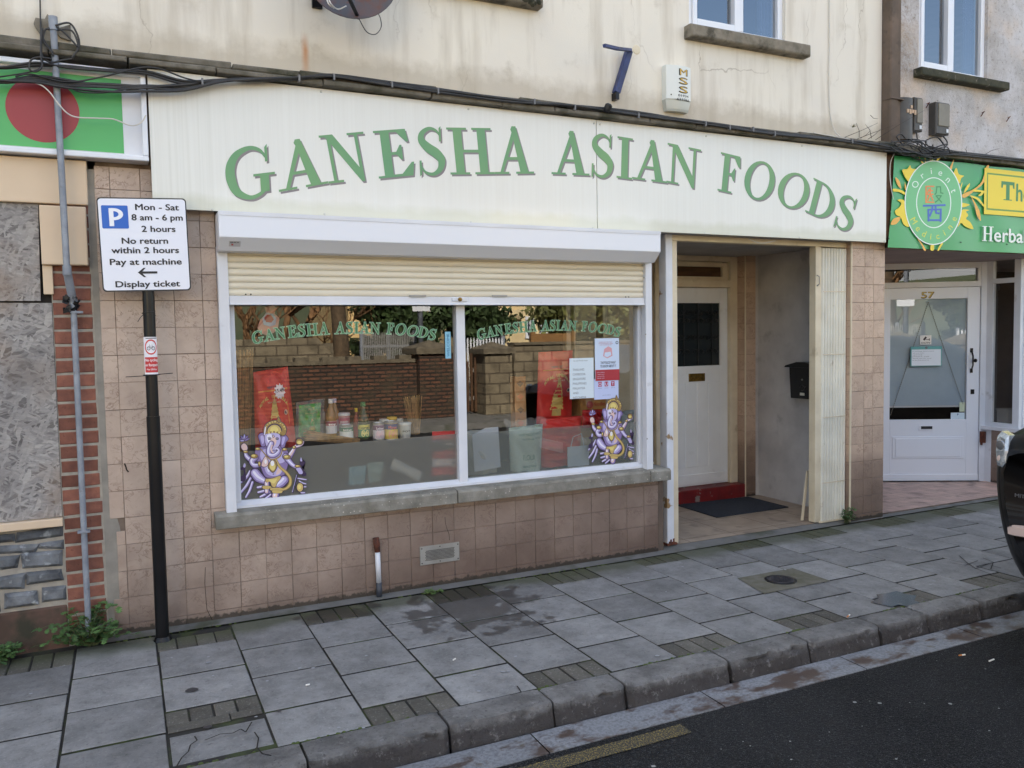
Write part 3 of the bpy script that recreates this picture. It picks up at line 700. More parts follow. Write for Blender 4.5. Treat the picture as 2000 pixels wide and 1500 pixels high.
# interior of the shop
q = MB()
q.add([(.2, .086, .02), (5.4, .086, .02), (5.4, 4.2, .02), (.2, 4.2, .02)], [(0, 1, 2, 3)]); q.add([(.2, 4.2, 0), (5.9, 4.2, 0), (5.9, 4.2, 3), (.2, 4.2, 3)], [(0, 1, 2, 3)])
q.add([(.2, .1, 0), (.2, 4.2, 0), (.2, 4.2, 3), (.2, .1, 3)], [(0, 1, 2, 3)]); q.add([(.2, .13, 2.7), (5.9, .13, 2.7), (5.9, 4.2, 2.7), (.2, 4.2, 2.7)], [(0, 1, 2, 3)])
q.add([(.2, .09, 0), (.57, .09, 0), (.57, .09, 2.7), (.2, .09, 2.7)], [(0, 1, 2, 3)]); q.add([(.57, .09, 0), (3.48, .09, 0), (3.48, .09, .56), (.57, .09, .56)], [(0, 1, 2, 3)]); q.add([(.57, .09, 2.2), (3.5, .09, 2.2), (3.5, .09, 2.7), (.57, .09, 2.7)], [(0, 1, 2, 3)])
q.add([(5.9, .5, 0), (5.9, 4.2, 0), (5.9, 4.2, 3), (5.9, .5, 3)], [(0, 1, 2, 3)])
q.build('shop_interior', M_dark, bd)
q = MB(); q.box(.60, 2.06, .088, .62, .90, .955); q.box(2.06, 3.44, .088, .62, .66, .70)
q.build('display_shelf', M_blackvoid, bd)
# side of the entrance: glazed screen and shop door beside the window (x = 3.6)
q = MB()
q.box(3.485, 3.545, .02, .09, .655, 2.43); q.box(3.55, 3.60, .15, .21, .655, 2.43); q.box(3.56, 3.60, .21, .75, .665, .73); q.box(3.56, 3.60, .70, .75, .02, 2.43); q.box(3.56, 3.6, .21, .70, 2.3, 2.43)
q.box(3.56, 3.6, 1.18, 1.24, .02, 2.43); q.box(3.56, 3.6, .75, .81, .04, 2.3); q.box(3.56, 3.6, .81, 1.18, .04, .3); q.box(3.56, 3.6, .75, 1.18, 2.3, 2.43)
s_ = q.build('side_screen', M_cream, bd, bevel=.003)
q = MB(); q.add([(3.58, .21, .72), (3.58, .7, .72), (3.58, .7, 2.3), (3.58, .21, 2.3)], [(0, 1, 2, 3)]); q.add([(3.58, .81, .3), (3.58, 1.18, .3), (3.58, 1.18, 2.3), (3.58, .81, 2.3)], [(0, 1, 2, 3)]); q.build('pane', M_glass, s_)
q = MB(); q.tube([(3.53, .79, 1.1), (3.53, .79, 1.35)], .012); q.box(3.53, 3.57, .78, .8, 1.12, 1.15); q.box(3.53, 3.57, .78, .8, 1.30, 1.33); q.build('door_handle', M_alu, s_)
q = MB(); q.cbox(3.60, 3.655, .13, .2, .67, 2.43, .003); q.box(3.594, 3.64, -.002, .70, 0, .564)
for j in range(3): pass
q.build('entrance_reveal', M_downpipe, bd)
# recessed entrance: floor, ceiling, walls, step
FZ = .022
q = MB(); 
import itertools
xs_ = [3.64, 3.95, 4.42, 4.88, 5.35, 5.70]; ys_ = [.06, .16, .6, 1.0, 1.24]
for i, j in itertools.product(range(5), range(4)):
    q.add([(xs_[i]+.002, ys_[j]+.002, FZ), (xs_[i+1]-.002, ys_[j]+.002, FZ), (xs_[i+1]-.002, ys_[j+1]-.002, FZ), (xs_[i]+.002, ys_[j+1]-.002, FZ)], [(0, 1, 2, 3)], R_(.3, .9))
q.box(3.6, 5.72, .055, 1.3, -.03, FZ-.003, 0, 1)
M_floor = mat('entrance_floor_tiles', srgb(168, 150, 132), srgb(146, 130, 114), 5, .45, tint=.1, grime=(srgb(112, 100, 90), 7, .55, .72))
q.build('entrance_floor', [M_floor, M_grout], bd)
q = MB(); q.add([(3.55, -.08, 2.40), (5.75, -.08, 2.40), (5.75, 1.5, 2.40), (3.55, 1.5, 2.40)], [(0, 3, 2, 1)]); q.box(3.55, 5.75, -.08, 1.6, 2.404, 2.42)
q.build('entrance_ceiling', mat('grey_ceiling', srgb(176, 174, 172), srgb(160, 158, 156), 4, .9), bd)
q = MB(); q.box(5.70, 5.79, .16, 1.245, 0, 2.40); q.build('entrance_side_wall', M_greyrender, bd, bevel=.004)
q = MB()
for j in range(len(zl)-1):
    z0, z1 = zl[j]+.001, min(zl[j+1]-.001, 2.40)
    q.cbox(5.535, 5.66, 1.239, 1.25, z0, z1, .001, R_(0, 1)); q.add([(5.53, 1.245, z0), (5.53, 1.42, z0), (5.53, 1.42, z1), (5.53, 1.245, z1)], [(0, 1, 2, 3)], R_(0, 1))
q.box(5.532, 5.70, 1.247, 1.45, 0, 2.40, 0, 1); q.box(5.526, 5.536, 1.236, 1.246, .02, 2.40, 0, 2)
q.box(5.66, 5.70, 1.243, 1.247, .0, 2.4, 0, 3)
q.build('tiled_door_reveal', [M_tile_pier, M_grout, M_cream, M_greyrender], bd)
M_redstep = mat('peeling_red_step', srgb(128, 28, 30), srgb(98, 22, 26), 8, .5, grime=(srgb(128, 118, 112), 9, .62, .65))
q = MB(); q.box(3.6, 5.53, 1.24, 1.5, 0, .15); q.build('door_step', M_redstep, bd, bevel=.008)
# the white door and its frame at the back of the recess
DY = 1.39
dx1 = P(1421, 700, DY)[0]; dz1 = P(1410, 563, DY)[1]; gx1 = P(1407, 650, DY)[0]; gz1 = P(1405, 592, DY)[1]; gz0 = P(1405, 713, DY)[1]
dx0 = dx1-.80; gx0 = gx1-.60
q = MB(); q.box(dx1+.004, 5.53, DY-.04, DY+.06, .15, 2.40); q.box(dx0-.09, dx0-.004, DY-.04, DY+.06, .15, 2.40)
tz = P(1420, 548, DY)[1]
q.box(dx0-.004, dx1+.004, DY-.045, DY+.06, dz1+.004, tz); q.box(dx0-.004, dx1+.004, DY-.04, DY+.06, P(1414, 512, DY)[1], 2.40)
q.box(3.6, dx0-.09, DY, DY+.06, .15, 2.40)
q.build('door_frame', M_cream, bd, bevel=.006)
q = MB(); q.box(dx0, gx0, DY, DY+.04, .155, dz1); q.box(gx1, dx1, DY, DY+.04, .155, dz1); q.box(gx0, gx1, DY, DY+.04, gz1, dz1); q.box(gx0, gx1, DY, DY+.04, .155, gz0)
for i in range(4):
    xx = gx0+.02+.142*i; q.cbox(xx+.003, xx+.139, DY-.004, DY+.001, .34, gz0-.16, .003)
q.cbox(dx0+.02, dx1-.02, DY-.008, DY+.001, .17, .27, .004)
d_ = q.build('front_door', M_oldwhite, bd, bevel=.003)
q = MB(); q.add([(gx0, DY+.02, gz0), (gx1, DY+.02, gz0), (gx1, DY+.02, gz1), (gx0, DY+.02, gz1)], [(0, 1, 2, 3)]); q.build('door_glass', FL(34, 40, 42, .25), d_)
q = MB()
for i in range(3):
    xx = gx1-.10-.17*i; q.tube([(xx, DY+.008, gz0), (xx, DY+.008, gz1)], .006, 6)
    for zz, s in ((gz0+.12, 1), (gz0+.30, -1), (gz0+.42, 1), (gz0+.54, -1)):
        pts = [(xx-.012-.055*(1-math.exp(-a/3))*1.0+.0*a-.0+.035*math.cos(a)*math.exp(-a/7), DY+.006, zz+s*(.04*math.sin(a)*math.exp(-a/9)+.006*a)) for a in [k*.45 for k in range(16)]]
        q.tube(pts, .004, 5); q.tube([(2*xx-p[0], p[1], p[2]) for p in pts], .004, 5)
q.build('scroll_grille', mat('dark_iron', srgb(14, 16, 17), rough=.5), d_)
lx0, lz1 = P(1345, 730, DY); lx1, lz0 = P(1376, 744, DY)
q = MB(); q.cbox(lx0, lx1, DY-.012, DY, lz0, lz1, .004); q.box(lx0+.02, lx1-.02, DY-.016, DY-.012, (lz0+lz1)/2-.008, (lz0+lz1)/2+.008); q.build('letter_plate', M_brass, d_)
q = MB(); q.add([(dx0, DY+.03, tz), (dx1-.06, DY+.03, tz), (dx1-.06, DY+.03, 2.34), (dx0, DY+.03, 2.34)], [(0, 1, 2, 3)])
q.build('transom_board', M_wood, bd)
q = MB(); q.box(dx1-.06, dx1+.003, DY, DY+.05, tz, 2.34); q.box(dx0, dx1-.06, DY, DY+.05, tz, tz+.035); q.box(dx0, dx1-.06, DY, DY+.05, 2.30, 2.345); q.build('transom_frame', M_cream, bd)
# front framing of the entrance: peeling post at the left and head rail
M_peel = mat('peeling_white_post', srgb(222, 226, 234), srgb(206, 208, 214), 4, .5, grime=(srgb(150, 122, 86), 8, .63, .66))
q = MB(); x0 = P(1300, 700, .05)[0]; x1 = P(1311, 700, .05)[0]; x2 = P(1322, 700, .07)[0]
q.box(x0, x1+.01, .04, .13, .03, 2.40); q.build('entrance_post', M_peel, bd, bevel=.004)
q = MB(); q.box(x1+.012, x2, .06, .13, .03, 2.355); q.box(x1+.012, 5.6, .05, .13, 2.355, 2.399); q.build('entrance_head_frame', M_cream, bd, bevel=.003)
q = MB(); 
for i in range(7): q.obox((x0-.002+.013*i, .037, .028), (.014, 0, 0), (0, .06, 0), (0, 0, R_(.01, .06)))
q.build('rusted_post_foot', M_rust, bd)
# upstairs windows
def upwindow(hole, mull, parent, nm='upstairs_window', glass=M_glass_up, Y=.06, open_left=True):
    a, c_, d, e = hole; F = .05
    q = MB(); q.box(a, a+F, Y-.03, Y+.04, d, e); q.box(c_-F, c_, Y-.03, Y+.04, d, e); q.box(a+F, c_-F, Y-.03, Y+.04, d, d+F); q.box(a+F, c_-F, Y-.03, Y+.04, e-F, e); q.box(mull-.028, mull+.028, Y-.032, Y+.04, d+F, e-F)
    s1 = (a+F, mull-.028)
    q.box(s1[0], s1[0]+.04, Y-.045, Y+.02, d+F*.4, e-F); q.box(s1[1]-.04, s1[1], Y-.045, Y+.02, d+F*.4, e-F); q.box(s1[0]+.04, s1[1]-.04, Y-.045, Y+.02, d+F*.4, d+F*.4+.065)
    w_ = q.build(nm, M_whitepvc, parent, bevel=.004)
    q = MB(); q.add([(a+F, Y, d+F), (c_-F, Y, d+F), (c_-F, Y, e-F), (a+F, Y, e-F)], [(0, 1, 2, 3)]); q.build('pane', glass, w_)
    q = MB()
    q.add([(a, Y+1.4, d-1), (c_+1, Y+1.4, d-1), (c_+1, Y+1.4, e), (a, Y+1.4, e)], [(0, 1, 2, 3)])
    q.build('room_wall', mat('bedroom_wall', srgb(60, 70, 92), rough=.9), w_)
    q = MB(); n = 28
    for (u0, u1) in ((a+.02, a+(c_-a)*.10), (c_-(c_-a)*.16, c_-.02)):
        q.grid(lambda u, v: (u0+(u1-u0)*u, Y+.08+.02*math.sin(u*26), d+(e-d)*v), n, 2)
    q.build_each('net_curtain', filmm('net_curtain', srgb(120, 135, 170), .4), w_, smooth=True)
    return w_
upwindow(UH1, P(1441, 60, .06)[0], bd)
upwindow(UH0, 1.95, bd)
q = MB(); q.cbox(3.86, 5.045, -.085, .05, 3.835, 3.93, .012); q.build('upstairs_sill', M_stone, bd, bevel=.006)
sx1 = P(1062, 15, -.08)[0]
q = MB(); q.cbox(1.25, sx1, -.085, .05, 3.855, 3.95, .012); q.build('upstairs_sill', M_stone, bd, bevel=.006)
q = MB()
for i in range(14):
    u = R_(0, 1); q.lathe((sx1-.03-.13*u, -.085, 3.89+R_(-.03, .04)), [(.005, -.02), (R_(.015, .03), 0), (.005, .018)], 7, axis=(R_(-.3, .3), -1, R_(-.3, .3)))
q.build('mould_patch', M_mould, bd)

# ================================================================== LEFT BUILDING (boarded up)
lb = thing('boarded_shop', 'boarded-up shopfront with grey chipboard, beige panels and rubble stone base, beside the red brick strip', 'building', (-1.2, 0, 0))
q = MB(); q.box(-7, -.75, 0, .16, 3.14, 6.3); q.build('upper_wall', M_stucco, lb)
q = MB(); q.box(-7, -.75, -.15, 8, 6.3, 6.5); q.box(-7, -6.8, .16, 8, 0, 6.3); q.box(-6.8, -.1, .3, .45, 0, 3.1); q.build('roof', M_downpipe, lb)  # unseen roof and walls, extended so the shade spans the whole street
zb = P(0, 1037, -.0)[1]; zt = P(0, 1020, 0)[1]
# chipboards
q = MB()
q.prism([(x, -.012, z) for x, z in [(-3, .71), P(122, 1008, 0), P(101, 592, 0), (-3, 1.885)]], (0, .018, 0)); q.prism([(x, -.022, z) for x, z in [(-3, 1.87), P(80, 588, 0), P(75, 400, 0), (-3, 2.395)]], (0, .018, 0))
q.build_each('chipboard', M_osb, lb)
q = MB(); q.box(-3, -.335, .006, .02, .70, 2.4); q.build('board_backing', FL(40, 36, 32, .9), lb)
q = MB()
q.cbox(-3, -.14, -.05, .03, 2.398, 2.635, .004)           # header panel
q.cbox(-.372, -.152, -.058, .03, 2.075, 2.388, .004)      # square panel
q.box(-.372, -.325, -.03, .03, 1.92, 2.074)
q.cbox(-3, -.335, -.045, .03, .668, .712, .003)
q.build_each('beige_panel', M_panel, lb, bevel=.003)
# rubble base
q = MB(); z = .23
rows = [.235, .345, .44, .535, .60, .667]
for j in range(len(rows)-1):
    x = -.345
    while x > -3:
        l = R_(.10, .32); h0, h1 = rows[j]+R_(.004, .014), rows[j+1]-R_(.004, .014)
        x0_ = x-l+.012
        q.cbox(x0_, x, -.022+R_(-.006, .006), .03, h0+R_(-.004, .006), h1+R_(-.006, .004), .016, R_(0, 1), jit=.012); x -= l
q.build('rubble_stone', M_rubble, lb, bevel=.008)
q = MB(); q.box(-3, -.335, 0, .05, .20, .667); q.build('rubble_mortar', M_mortar, lb)
q = MB(); q.box(-3, -.335, -.012, .05, -.02, .225); q.build('red_plinth', mat('stained_red_plinth', srgb(110, 84, 74), srgb(78, 62, 52), 4, .9, grime=(srgb(58, 56, 44), 5, .5, .66)), lb, bevel=.01)
# brick pilaster
q = MB(); z = .012; k = 0
while z < 2.6:
    a, c_ = -.333, -.145+R_(-.006, .004)
    if k % 2: q.cbox(a, a+.085, -.008+R_(-.002, .002), .04, z, z+.066, .004, R_(0, 1), jit=.002); q.cbox(a+.093, c_, -.008+R_(-.002, .002), .04, z, z+.066, .004, R_(0, 1), jit=.002)
    else: q.cbox(a, c_, -.008+R_(-.002, .002), .04, z, z+.066, .004, R_(0, 1), jit=.002)
    z += .0782; k += 1
q.build('brick', M_brick, lb, bevel=.0015)
q = MB(); q.box(-.337, -.138, -.0045, .2, -.02, 3.14); q.build('brick_mortar', M_mortar, lb)

# ================================================================== RIGHT BUILDING (number 57)
rb = thing('herbal_shop_building', 'grey pebble-dashed shop with splayed white door number 57 and white window frames', 'building', (7, 0, 0))
UH2 = (6.385, 7.30, 3.925, 5.2)
q = MB(); wall_with_holes(q, 6.085, 15, 3.14, 6.3, 0, .16, [UH2]); q.build('upper_wall', M_pebble, rb)
q = MB(); q.box(5.93, 15, -.15, 8, 6.3, 6.5); q.box(6.0, 15, 7.8, 8, 0, 6.3); q.box(6.0, 15, .17, 7.8, 3.0, 3.1); q.build('roof', M_downpipe, rb)  # unseen roof and back wall, put in to carry the street shade rightwards
q = MB(); q.cbox(5.935, 6.03, -.09, .05, 3.23, 6.3, .01); q.cbox(6.032, 6.085, -.07, .05, 3.23, 6.3, .01); q.cbox(5.93, 6.09, -.10, .05, 3.60, 3.612, .004); q.build('brown_pilaster', M_downpipe, rb)
upwindow(UH2, P(1853, 60, .06)[0], rb, glass=M_glass_up)
q = MB(); q.cbox(6.32, 7.5, -.09, .05, 3.845, 3.918, .008); q.build('upstairs_sill', M_mould, rb, bevel=.005)
q = MB(); q.box(5.99, 12, -.06, .1, 2.36, 3.13); q.build('lintel', M_wood, rb)
# recess
RZ = .02
q = MB()
A = Vector((7.36, 1.165, RZ)); B = Vector((8.25, .665, RZ)); dv = (B-A).normalized(); nv = Vector((dv.y, -dv.x, 0))   # nv points to the street
M_terra = mat('terracotta_floor_tiles', srgb(196, 166, 152), srgb(178, 148, 136), 5, .5, tint=.14, grime=(srgb(118, 98, 90), 6, .55, .72))
for i in range(24):
    for j in range(12):
        x, y = 5.99+.1*i, .06+.1*j
        q.add([(x+.001, y+.001, RZ), (x+.099, y+.001, RZ), (x+.099, y+.099, RZ), (x+.001, y+.099, RZ)], [(0, 1, 2, 3)], R_(0, 1))
q.box(5.99, 8.4, .055, 1.3, -.03, RZ-.003, 0, 1); q.build('recess_floor', [M_terra, M_grout], rb)
q = MB(); q.box(5.99, 12, -.02, 1.6, 2.352, 2.36); q.box(5.989, 6.05, .3, 1.6, 0, 2.352); q.box(6.05, 7.3, 1.25, 1.4, 0, 2.352); q.build('recess_wall', mat('pinkish_ceiling', srgb(176, 160, 152), srgb(160, 146, 140), 4, .9), rb)
def D(px, py, out=0.0): return PLN(px, py, A+nv*out, nv)
def s_of(v): return (v-A).dot(dv)
def dbox(q, s0, s1, z0, z1, t0, t1): q.obox(A+dv*s0+nv*t0+Vector((0, 0, z0-RZ)), dv*(s1-s0), nv*(t1-t0), (0, 0, z1-z0))
sL = s_of(D(1712, 700)); sR = s_of(D(1911, 700)); zt_ = D(1820, 562).z; zbt = D(1820, 938).z
gl0, gl1 = s_of(D(1737, 700)), s_of(D(1887, 700)); gt, gb = D(1812, 584).z, D(1812, 819).z
q = MB(); dbox(q, sL, gl0, zbt, zt_, -.02, .02); dbox(q, gl1, sR, zbt, zt_, -.02, .02); dbox(q, gl0, gl1, gt, zt_, -.02, .02); dbox(q, gl0, gl1, zbt, gb, -.02, .02)
pz0, pz1 = D(1812, 895).z, D(1812, 852).z
dbox(q, gl0+.03, gl1-.03, pz0, pz1, .02, .028); dbox(q, gl0+.06, gl1-.06, pz0+.02, pz1-.02, .028, .034); dbox(q, sL, sR, zbt, zbt+.07, .02, .03)
d5 = q.build('white_door', M_whitepvc, rb, bevel=.004)
q = MB(); q.add([A+dv*gl0+Vector((0, 0, gb-RZ)), A+dv*gl1+Vector((0, 0, gb-RZ)), A+dv*gl1+Vector((0, 0, gt-RZ)), A+dv*gl0+Vector((0, 0, gt-RZ))], [(0, 1, 2, 3)]); q.build('door_glass', M_glass, d5)
bz = D(1812, 792).z
q = MB(); dbox(q, gl0+.002, gl1-.002, bz, gt, -.018, -.012); q.build('roller_blind', mat('pale_blue_blind', srgb(190, 208, 224), srgb(178, 196, 214), 3, .8), d5)
q = MB(); dbox(q, gl0+.002, gl1-.002, bz-.02, bz-.002, -.020, -.010); q.build('blind_rail', M_white, d5)
hs, hz1, hz0 = s_of(D(1895, 705)), D(1895, 680, .02).z, D(1895, 728, .02).z
q = MB(); dbox(q, hs-.012, hs+.014, hz1-.045, hz1, .02, .03); dbox(q, hs-.012, hs+.014, hz0, hz0+.045, .02, .03)
q.tube([A+dv*hs+nv*.03+Vector((0, 0, hz1-.03-RZ)), A+dv*hs+nv*.06+Vector((0, 0, (hz0+hz1)/2+.05-RZ)), A+dv*hs+nv*.06+Vector((0, 0, (hz0+hz1)/2-.05-RZ)), A+dv*hs+nv*.03+Vector((0, 0, hz0+.03-RZ))], .008)
q.lathe(A+dv*(hs+.03)+nv*.05+Vector((0, 0, (hz0+hz1)/2-RZ)), [(.004, -.02), (.018, -.01), (.02, .0), (.004, .016)], 12, axis=nv)
q.build('door_handle', M_black, d5)
v = D(1899, 765, .02); q = MB(); dbox(q, s_of(v)-.018, s_of(v)+.018, v.z-.025, v.z+.025, .02, .026); q.build('door_lock', M_black, d5)
v = D(1809, 835, .02); q = MB(); dbox(q, s_of(v)-.075, s_of(v)+.075, v.z-.024, v.z+.024, .02, .03); lp = q.build('letter_slot', FL(228, 230, 236), d5)
q = MB(); dbox(q, s_of(v)-.058, s_of(v)+.058, v.z-.015, v.z+.015, .03, .033); q.build('slot_flap', FL(26, 26, 28), lp)
def dfn(out):
    return lambda u, v_: A+dv*u+nv*out+Vector((0, 0, v_-RZ))
v = D(1812, 576, .02); q = MB(); text(q, '57', dfn(.0215), s_of(v), v.z, w=.13, h=.07, bold=.035); text(q, '57', dfn(.0225), s_of(v)-.003, v.z+.003, w=.125, h=.066, bold=.01, mi=1)
q.build('house_number', [FL(84, 72, 34), FL(206, 180, 92)], d5)
# frame, transom, side window
q = MB(); zt2 = D(1820, 543).z; zt3 = D(1820, 546).z
dbox(q, sR+.004, sR+.075, .02, 2.352, -.03, .035); dbox(q, sL-.1, sR+.004, zt_+.004, zt_+.06, -.03, .03); dbox(q, sL-.1, sR+.004, 2.29, 2.352, -.03, .03); dbox(q, sR-.03, sR+.004, zt_+.06, 2.29, -.03, .03)
dbox(q, sL-.12, sR+.02, RZ, zbt-.008, -.04, .07)
fr5 = q.build('door_frame', M_white, rb, bevel=.004)
q = MB(); q.add([A+dv*(sL-.1)+Vector((0, 0, zt_+.06-RZ)), A+dv*(sR-.03)+Vector((0, 0, zt_+.06-RZ)), A+dv*(sR-.03)+Vector((0, 0, 2.29-RZ)), A+dv*(sL-.1)+Vector((0, 0, 2.29-RZ))], [(0, 1, 2, 3)]); q.build('transom_glass', M_glass, fr5)
Bx = A+dv*(sR+.075); wx = Bx.x-.01; wy0 = .12
zs0 = PX(1950, 832, wx)[1]; ztr = PX(1950, 548, wx)[1]; yl, yr = Bx.y-.05, PX(1981, 700, wx)[0]-.07
q = MB()
q.box(wx-.02, wx+.03, Bx.y-.09, Bx.y+.0, .02, 2.352); q.box(wx-.02, wx+.03, yr-.0, yr+.07, zs0-.04, 2.352)
q.box(wx-.02, wx+.03, yr+.07, Bx.y-.09, zs0-.04, zs0+.035); q.box(wx-.02, wx+.03, yr+.07, Bx.y-.09, ztr-.03, ztr+.02); q.box(wx-.06, wx-.02, yr-.04, Bx.y, zs0-.045, zs0-.005)
q.box(wx+.03, 12, yr-.02, yr+.05, zs0-.04, zs0+.03); q.box(wx+.03, wx+.1, yr-.01, yr+.05, zs0+.03, 2.352); q.box(wx+1.5, wx+1.57, yr-.01, yr+.05, zs0+.03, 2.352); q.box(wx+.1, wx+1.5, yr-.01, yr+.05, ztr-.03, ztr+.02)
sw = q.build('shopfront_frame', M_white, rb, bevel=.003)
q = MB(); q.add([(wx+.005, yr+.07, zs0), (wx+.005, Bx.y-.09, zs0), (wx+.005, Bx.y-.09, 2.352), (wx+.005, yr+.07, 2.352)], [(0, 1, 2, 3)]); q.add([(wx+.1, yr+.02, zs0), (12, yr+.02, zs0), (12, yr+.02, 2.352), (wx+.1, yr+.02, 2.352)], [(0, 1, 2, 3)])
q.build('pane', M_glass, sw)
q = MB(); z = .02
while z < zs0-.05:
    h = min(.15, zs0-.05-z)
    for yy in (yr, yr+.15, yr+.30):
        if yy+.15 < Bx.y-.08 or yy == yr: q.add([(wx-.01, yy+.001, z+.001), (wx-.01, min(yy+.149, Bx.y-.09), z+.001), (wx-.01, min(yy+.149, Bx.y-.09), z+h-.001), (wx-.01, yy+.001, z+h-.001)], [(0, 1, 2, 3)], R_(0, 1))
    for i in range(20): q.cbox(wx+.001+.15*i, wx+.149+.15*i, yr-.012, yr+.01, z+.001, z+h-.001, .001, R_(0, 1))
    z += .152
q.box(wx-.008, 12, yr-.004, Bx.y-.09, 0, zs0-.05, 0, 1)
q.build('tiled_stall_wall', [M_tile, M_grout], rb)
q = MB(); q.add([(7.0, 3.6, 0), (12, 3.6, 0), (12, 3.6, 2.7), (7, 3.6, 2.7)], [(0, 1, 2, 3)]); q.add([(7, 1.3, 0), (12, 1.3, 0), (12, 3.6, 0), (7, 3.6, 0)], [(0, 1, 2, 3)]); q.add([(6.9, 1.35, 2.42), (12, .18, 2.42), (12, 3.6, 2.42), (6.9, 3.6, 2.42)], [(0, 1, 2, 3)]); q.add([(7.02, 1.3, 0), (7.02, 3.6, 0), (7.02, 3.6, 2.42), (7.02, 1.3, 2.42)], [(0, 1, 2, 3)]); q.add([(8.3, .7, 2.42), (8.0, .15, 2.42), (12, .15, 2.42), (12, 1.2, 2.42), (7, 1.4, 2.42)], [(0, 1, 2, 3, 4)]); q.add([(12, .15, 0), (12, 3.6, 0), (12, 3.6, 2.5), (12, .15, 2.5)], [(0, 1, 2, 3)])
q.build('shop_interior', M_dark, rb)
v = (wx-.05, Bx.y-.02, PX(1943, 856, wx-.05)[1]); q = MB(); q.box(v[0]-.02, v[0]+.01, v[1]-.03, v[1]+.02, v[2]-.06, v[2]+.06); q.box(v[0]-.03, v[0]-.02, v[1]-.015, v[1]+.005, v[2]-.085, v[2]+.02); q.build('door_latch', M_rust, rb)
# ================================================================== MAIN FASCIA SIGN
def fasciam():
    t = NT('cream_sign_panel')
    st_ = t.noise(1, 6, t.mapping((40, 1, .7)), rough=.7)
    c = t.mix(t.ramp(st_, (.35, 0), (.7, 1)), srgb(231, 230, 222), srgb(226, 224, 215))
    X, Y, Z = t.xyz()
    m_ = t.math('MULTIPLY', t.ramp(t.math('SUBTRACT', X, .18), (0, 1), (.9, 0)), t.ramp(t.noise(1, 5, t.mapping((60, 1, .5))), (.45, 0), (.65, 1)))
    c = t.mix(t.math('MULTIPLY', m_, .22), c, srgb(188, 188, 172))
    bt = t.ramp(t.math('ADD', t.math('SUBTRACT', Z, 2.39), t.math('MULTIPLY', t.noise(6, 5), -.1)), (-.02, .5), (.05, 0))
    c = t.mix(bt, c, srgb(196, 196, 170))
    t.base(c); t.rough(.28); t.b.inputs['Coat Weight'].default_value = .2; return t.m
M_fascia = fasciam()
FY = -.10
fs = thing('shop_sign', 'long cream fascia sign reading GANESHA ASIAN FOODS in green serif letters above the shop', 'sign', (3, FY, 2.4))
q = MB(); q.box(.178, 3.026, FY, -.088, 2.392, 3.143); q.box(3.031, 5.882, FY, -.088, 2.392, 3.143); q.build('sign_panel', M_fascia, fs, bevel=.0015)
q = MB(); q.box(3.0, 3.05, -.087, -.0855, 2.395, 3.14); q.build('joint_strip', M_blackvoid, fs)
q = MB()
for px, py in [(627, 179), (915, 213), (1160, 241), (1172, 243), (1379, 266), (1566, 285), (1729, 304), (415, 410), (634, 418), (920, 434), (1158, 446), (1171, 447), (1376, 456), (1561, 464), (1727, 471)]:
    x, z = P(px, py, FY); q.lathe((x, FY, z), [(.0075, 0), (.007, .003), (.002, .005)], 10, axis=(0, -1, 0))
q.build_each('screw_cap', FL(196, 196, 188), fs)
LET = [('G', (441, 394), (540, 381), (435, 292)), ('A', (545, 375), (641, 358), (532, 281)), ('N', (640, 359), (727, 349), (622, 265)),
       ('E', (740, 349), (812, 342), (728, 256)), ('S', (817, 343), (870, 341), (813, 249)), ('H', (880, 341), (966, 340), (871, 249)),
       ('A', (966, 340), (1043, 339), (964, 248)), ('A', (1077, 340), (1151, 343), (1079, 255)), ('S', (1152, 345), (1196, 348), (1155, 260)),
       ('I', (1204, 347), (1234, 351), (1206, 266)), ('A', (1234, 349), (1303, 358), (1240, 270)), ('N', (1300, 356), (1366, 368), (1304, 279)),
       ('F', (1401, 372), (1442, 381), (1408, 297)), ('O', (1447, 382), (1505, 396), (1462, 309)), ('O', (1511, 396), (1570, 414), (1530, 330)),
       ('D', (1572, 413), (1621, 436), (1589, 347)), ('S', (1625, 441), (1660, 455), (1643, 376))]
def letmap(BL, BR, TL, Y=FY):
    o, r, t = Vector(P(*BL, Y)), Vector(P(*BR, Y)), Vector(P(*TL, Y)); return o, r-o, t-o
SH = []
sm_, gm = MB(), MB()
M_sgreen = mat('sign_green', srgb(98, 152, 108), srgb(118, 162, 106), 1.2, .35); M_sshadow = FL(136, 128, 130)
for i, (ch, BL, BR, TL) in enumerate(LET):
    o, ex, ey = letmap(BL, BR, TL); SH.append((ch, o, ex, ey))
    def fn(u, v, l, dx=0, dz=0, yy=FY-.0012):
        p = o+ex*u+ey*v; return (p.x+dx, yy-l, p.y+dz)
    q = MB(); serif(q, ch, fn); lo = q.build('letter', M_sgreen, fs)
    q = MB(); serif(q, ch, lambda u, v, l: fn(u, v, l, .010, -.011, FY-.0006), step=.00001); q.build('letter_shadow', M_sshadow, lo)
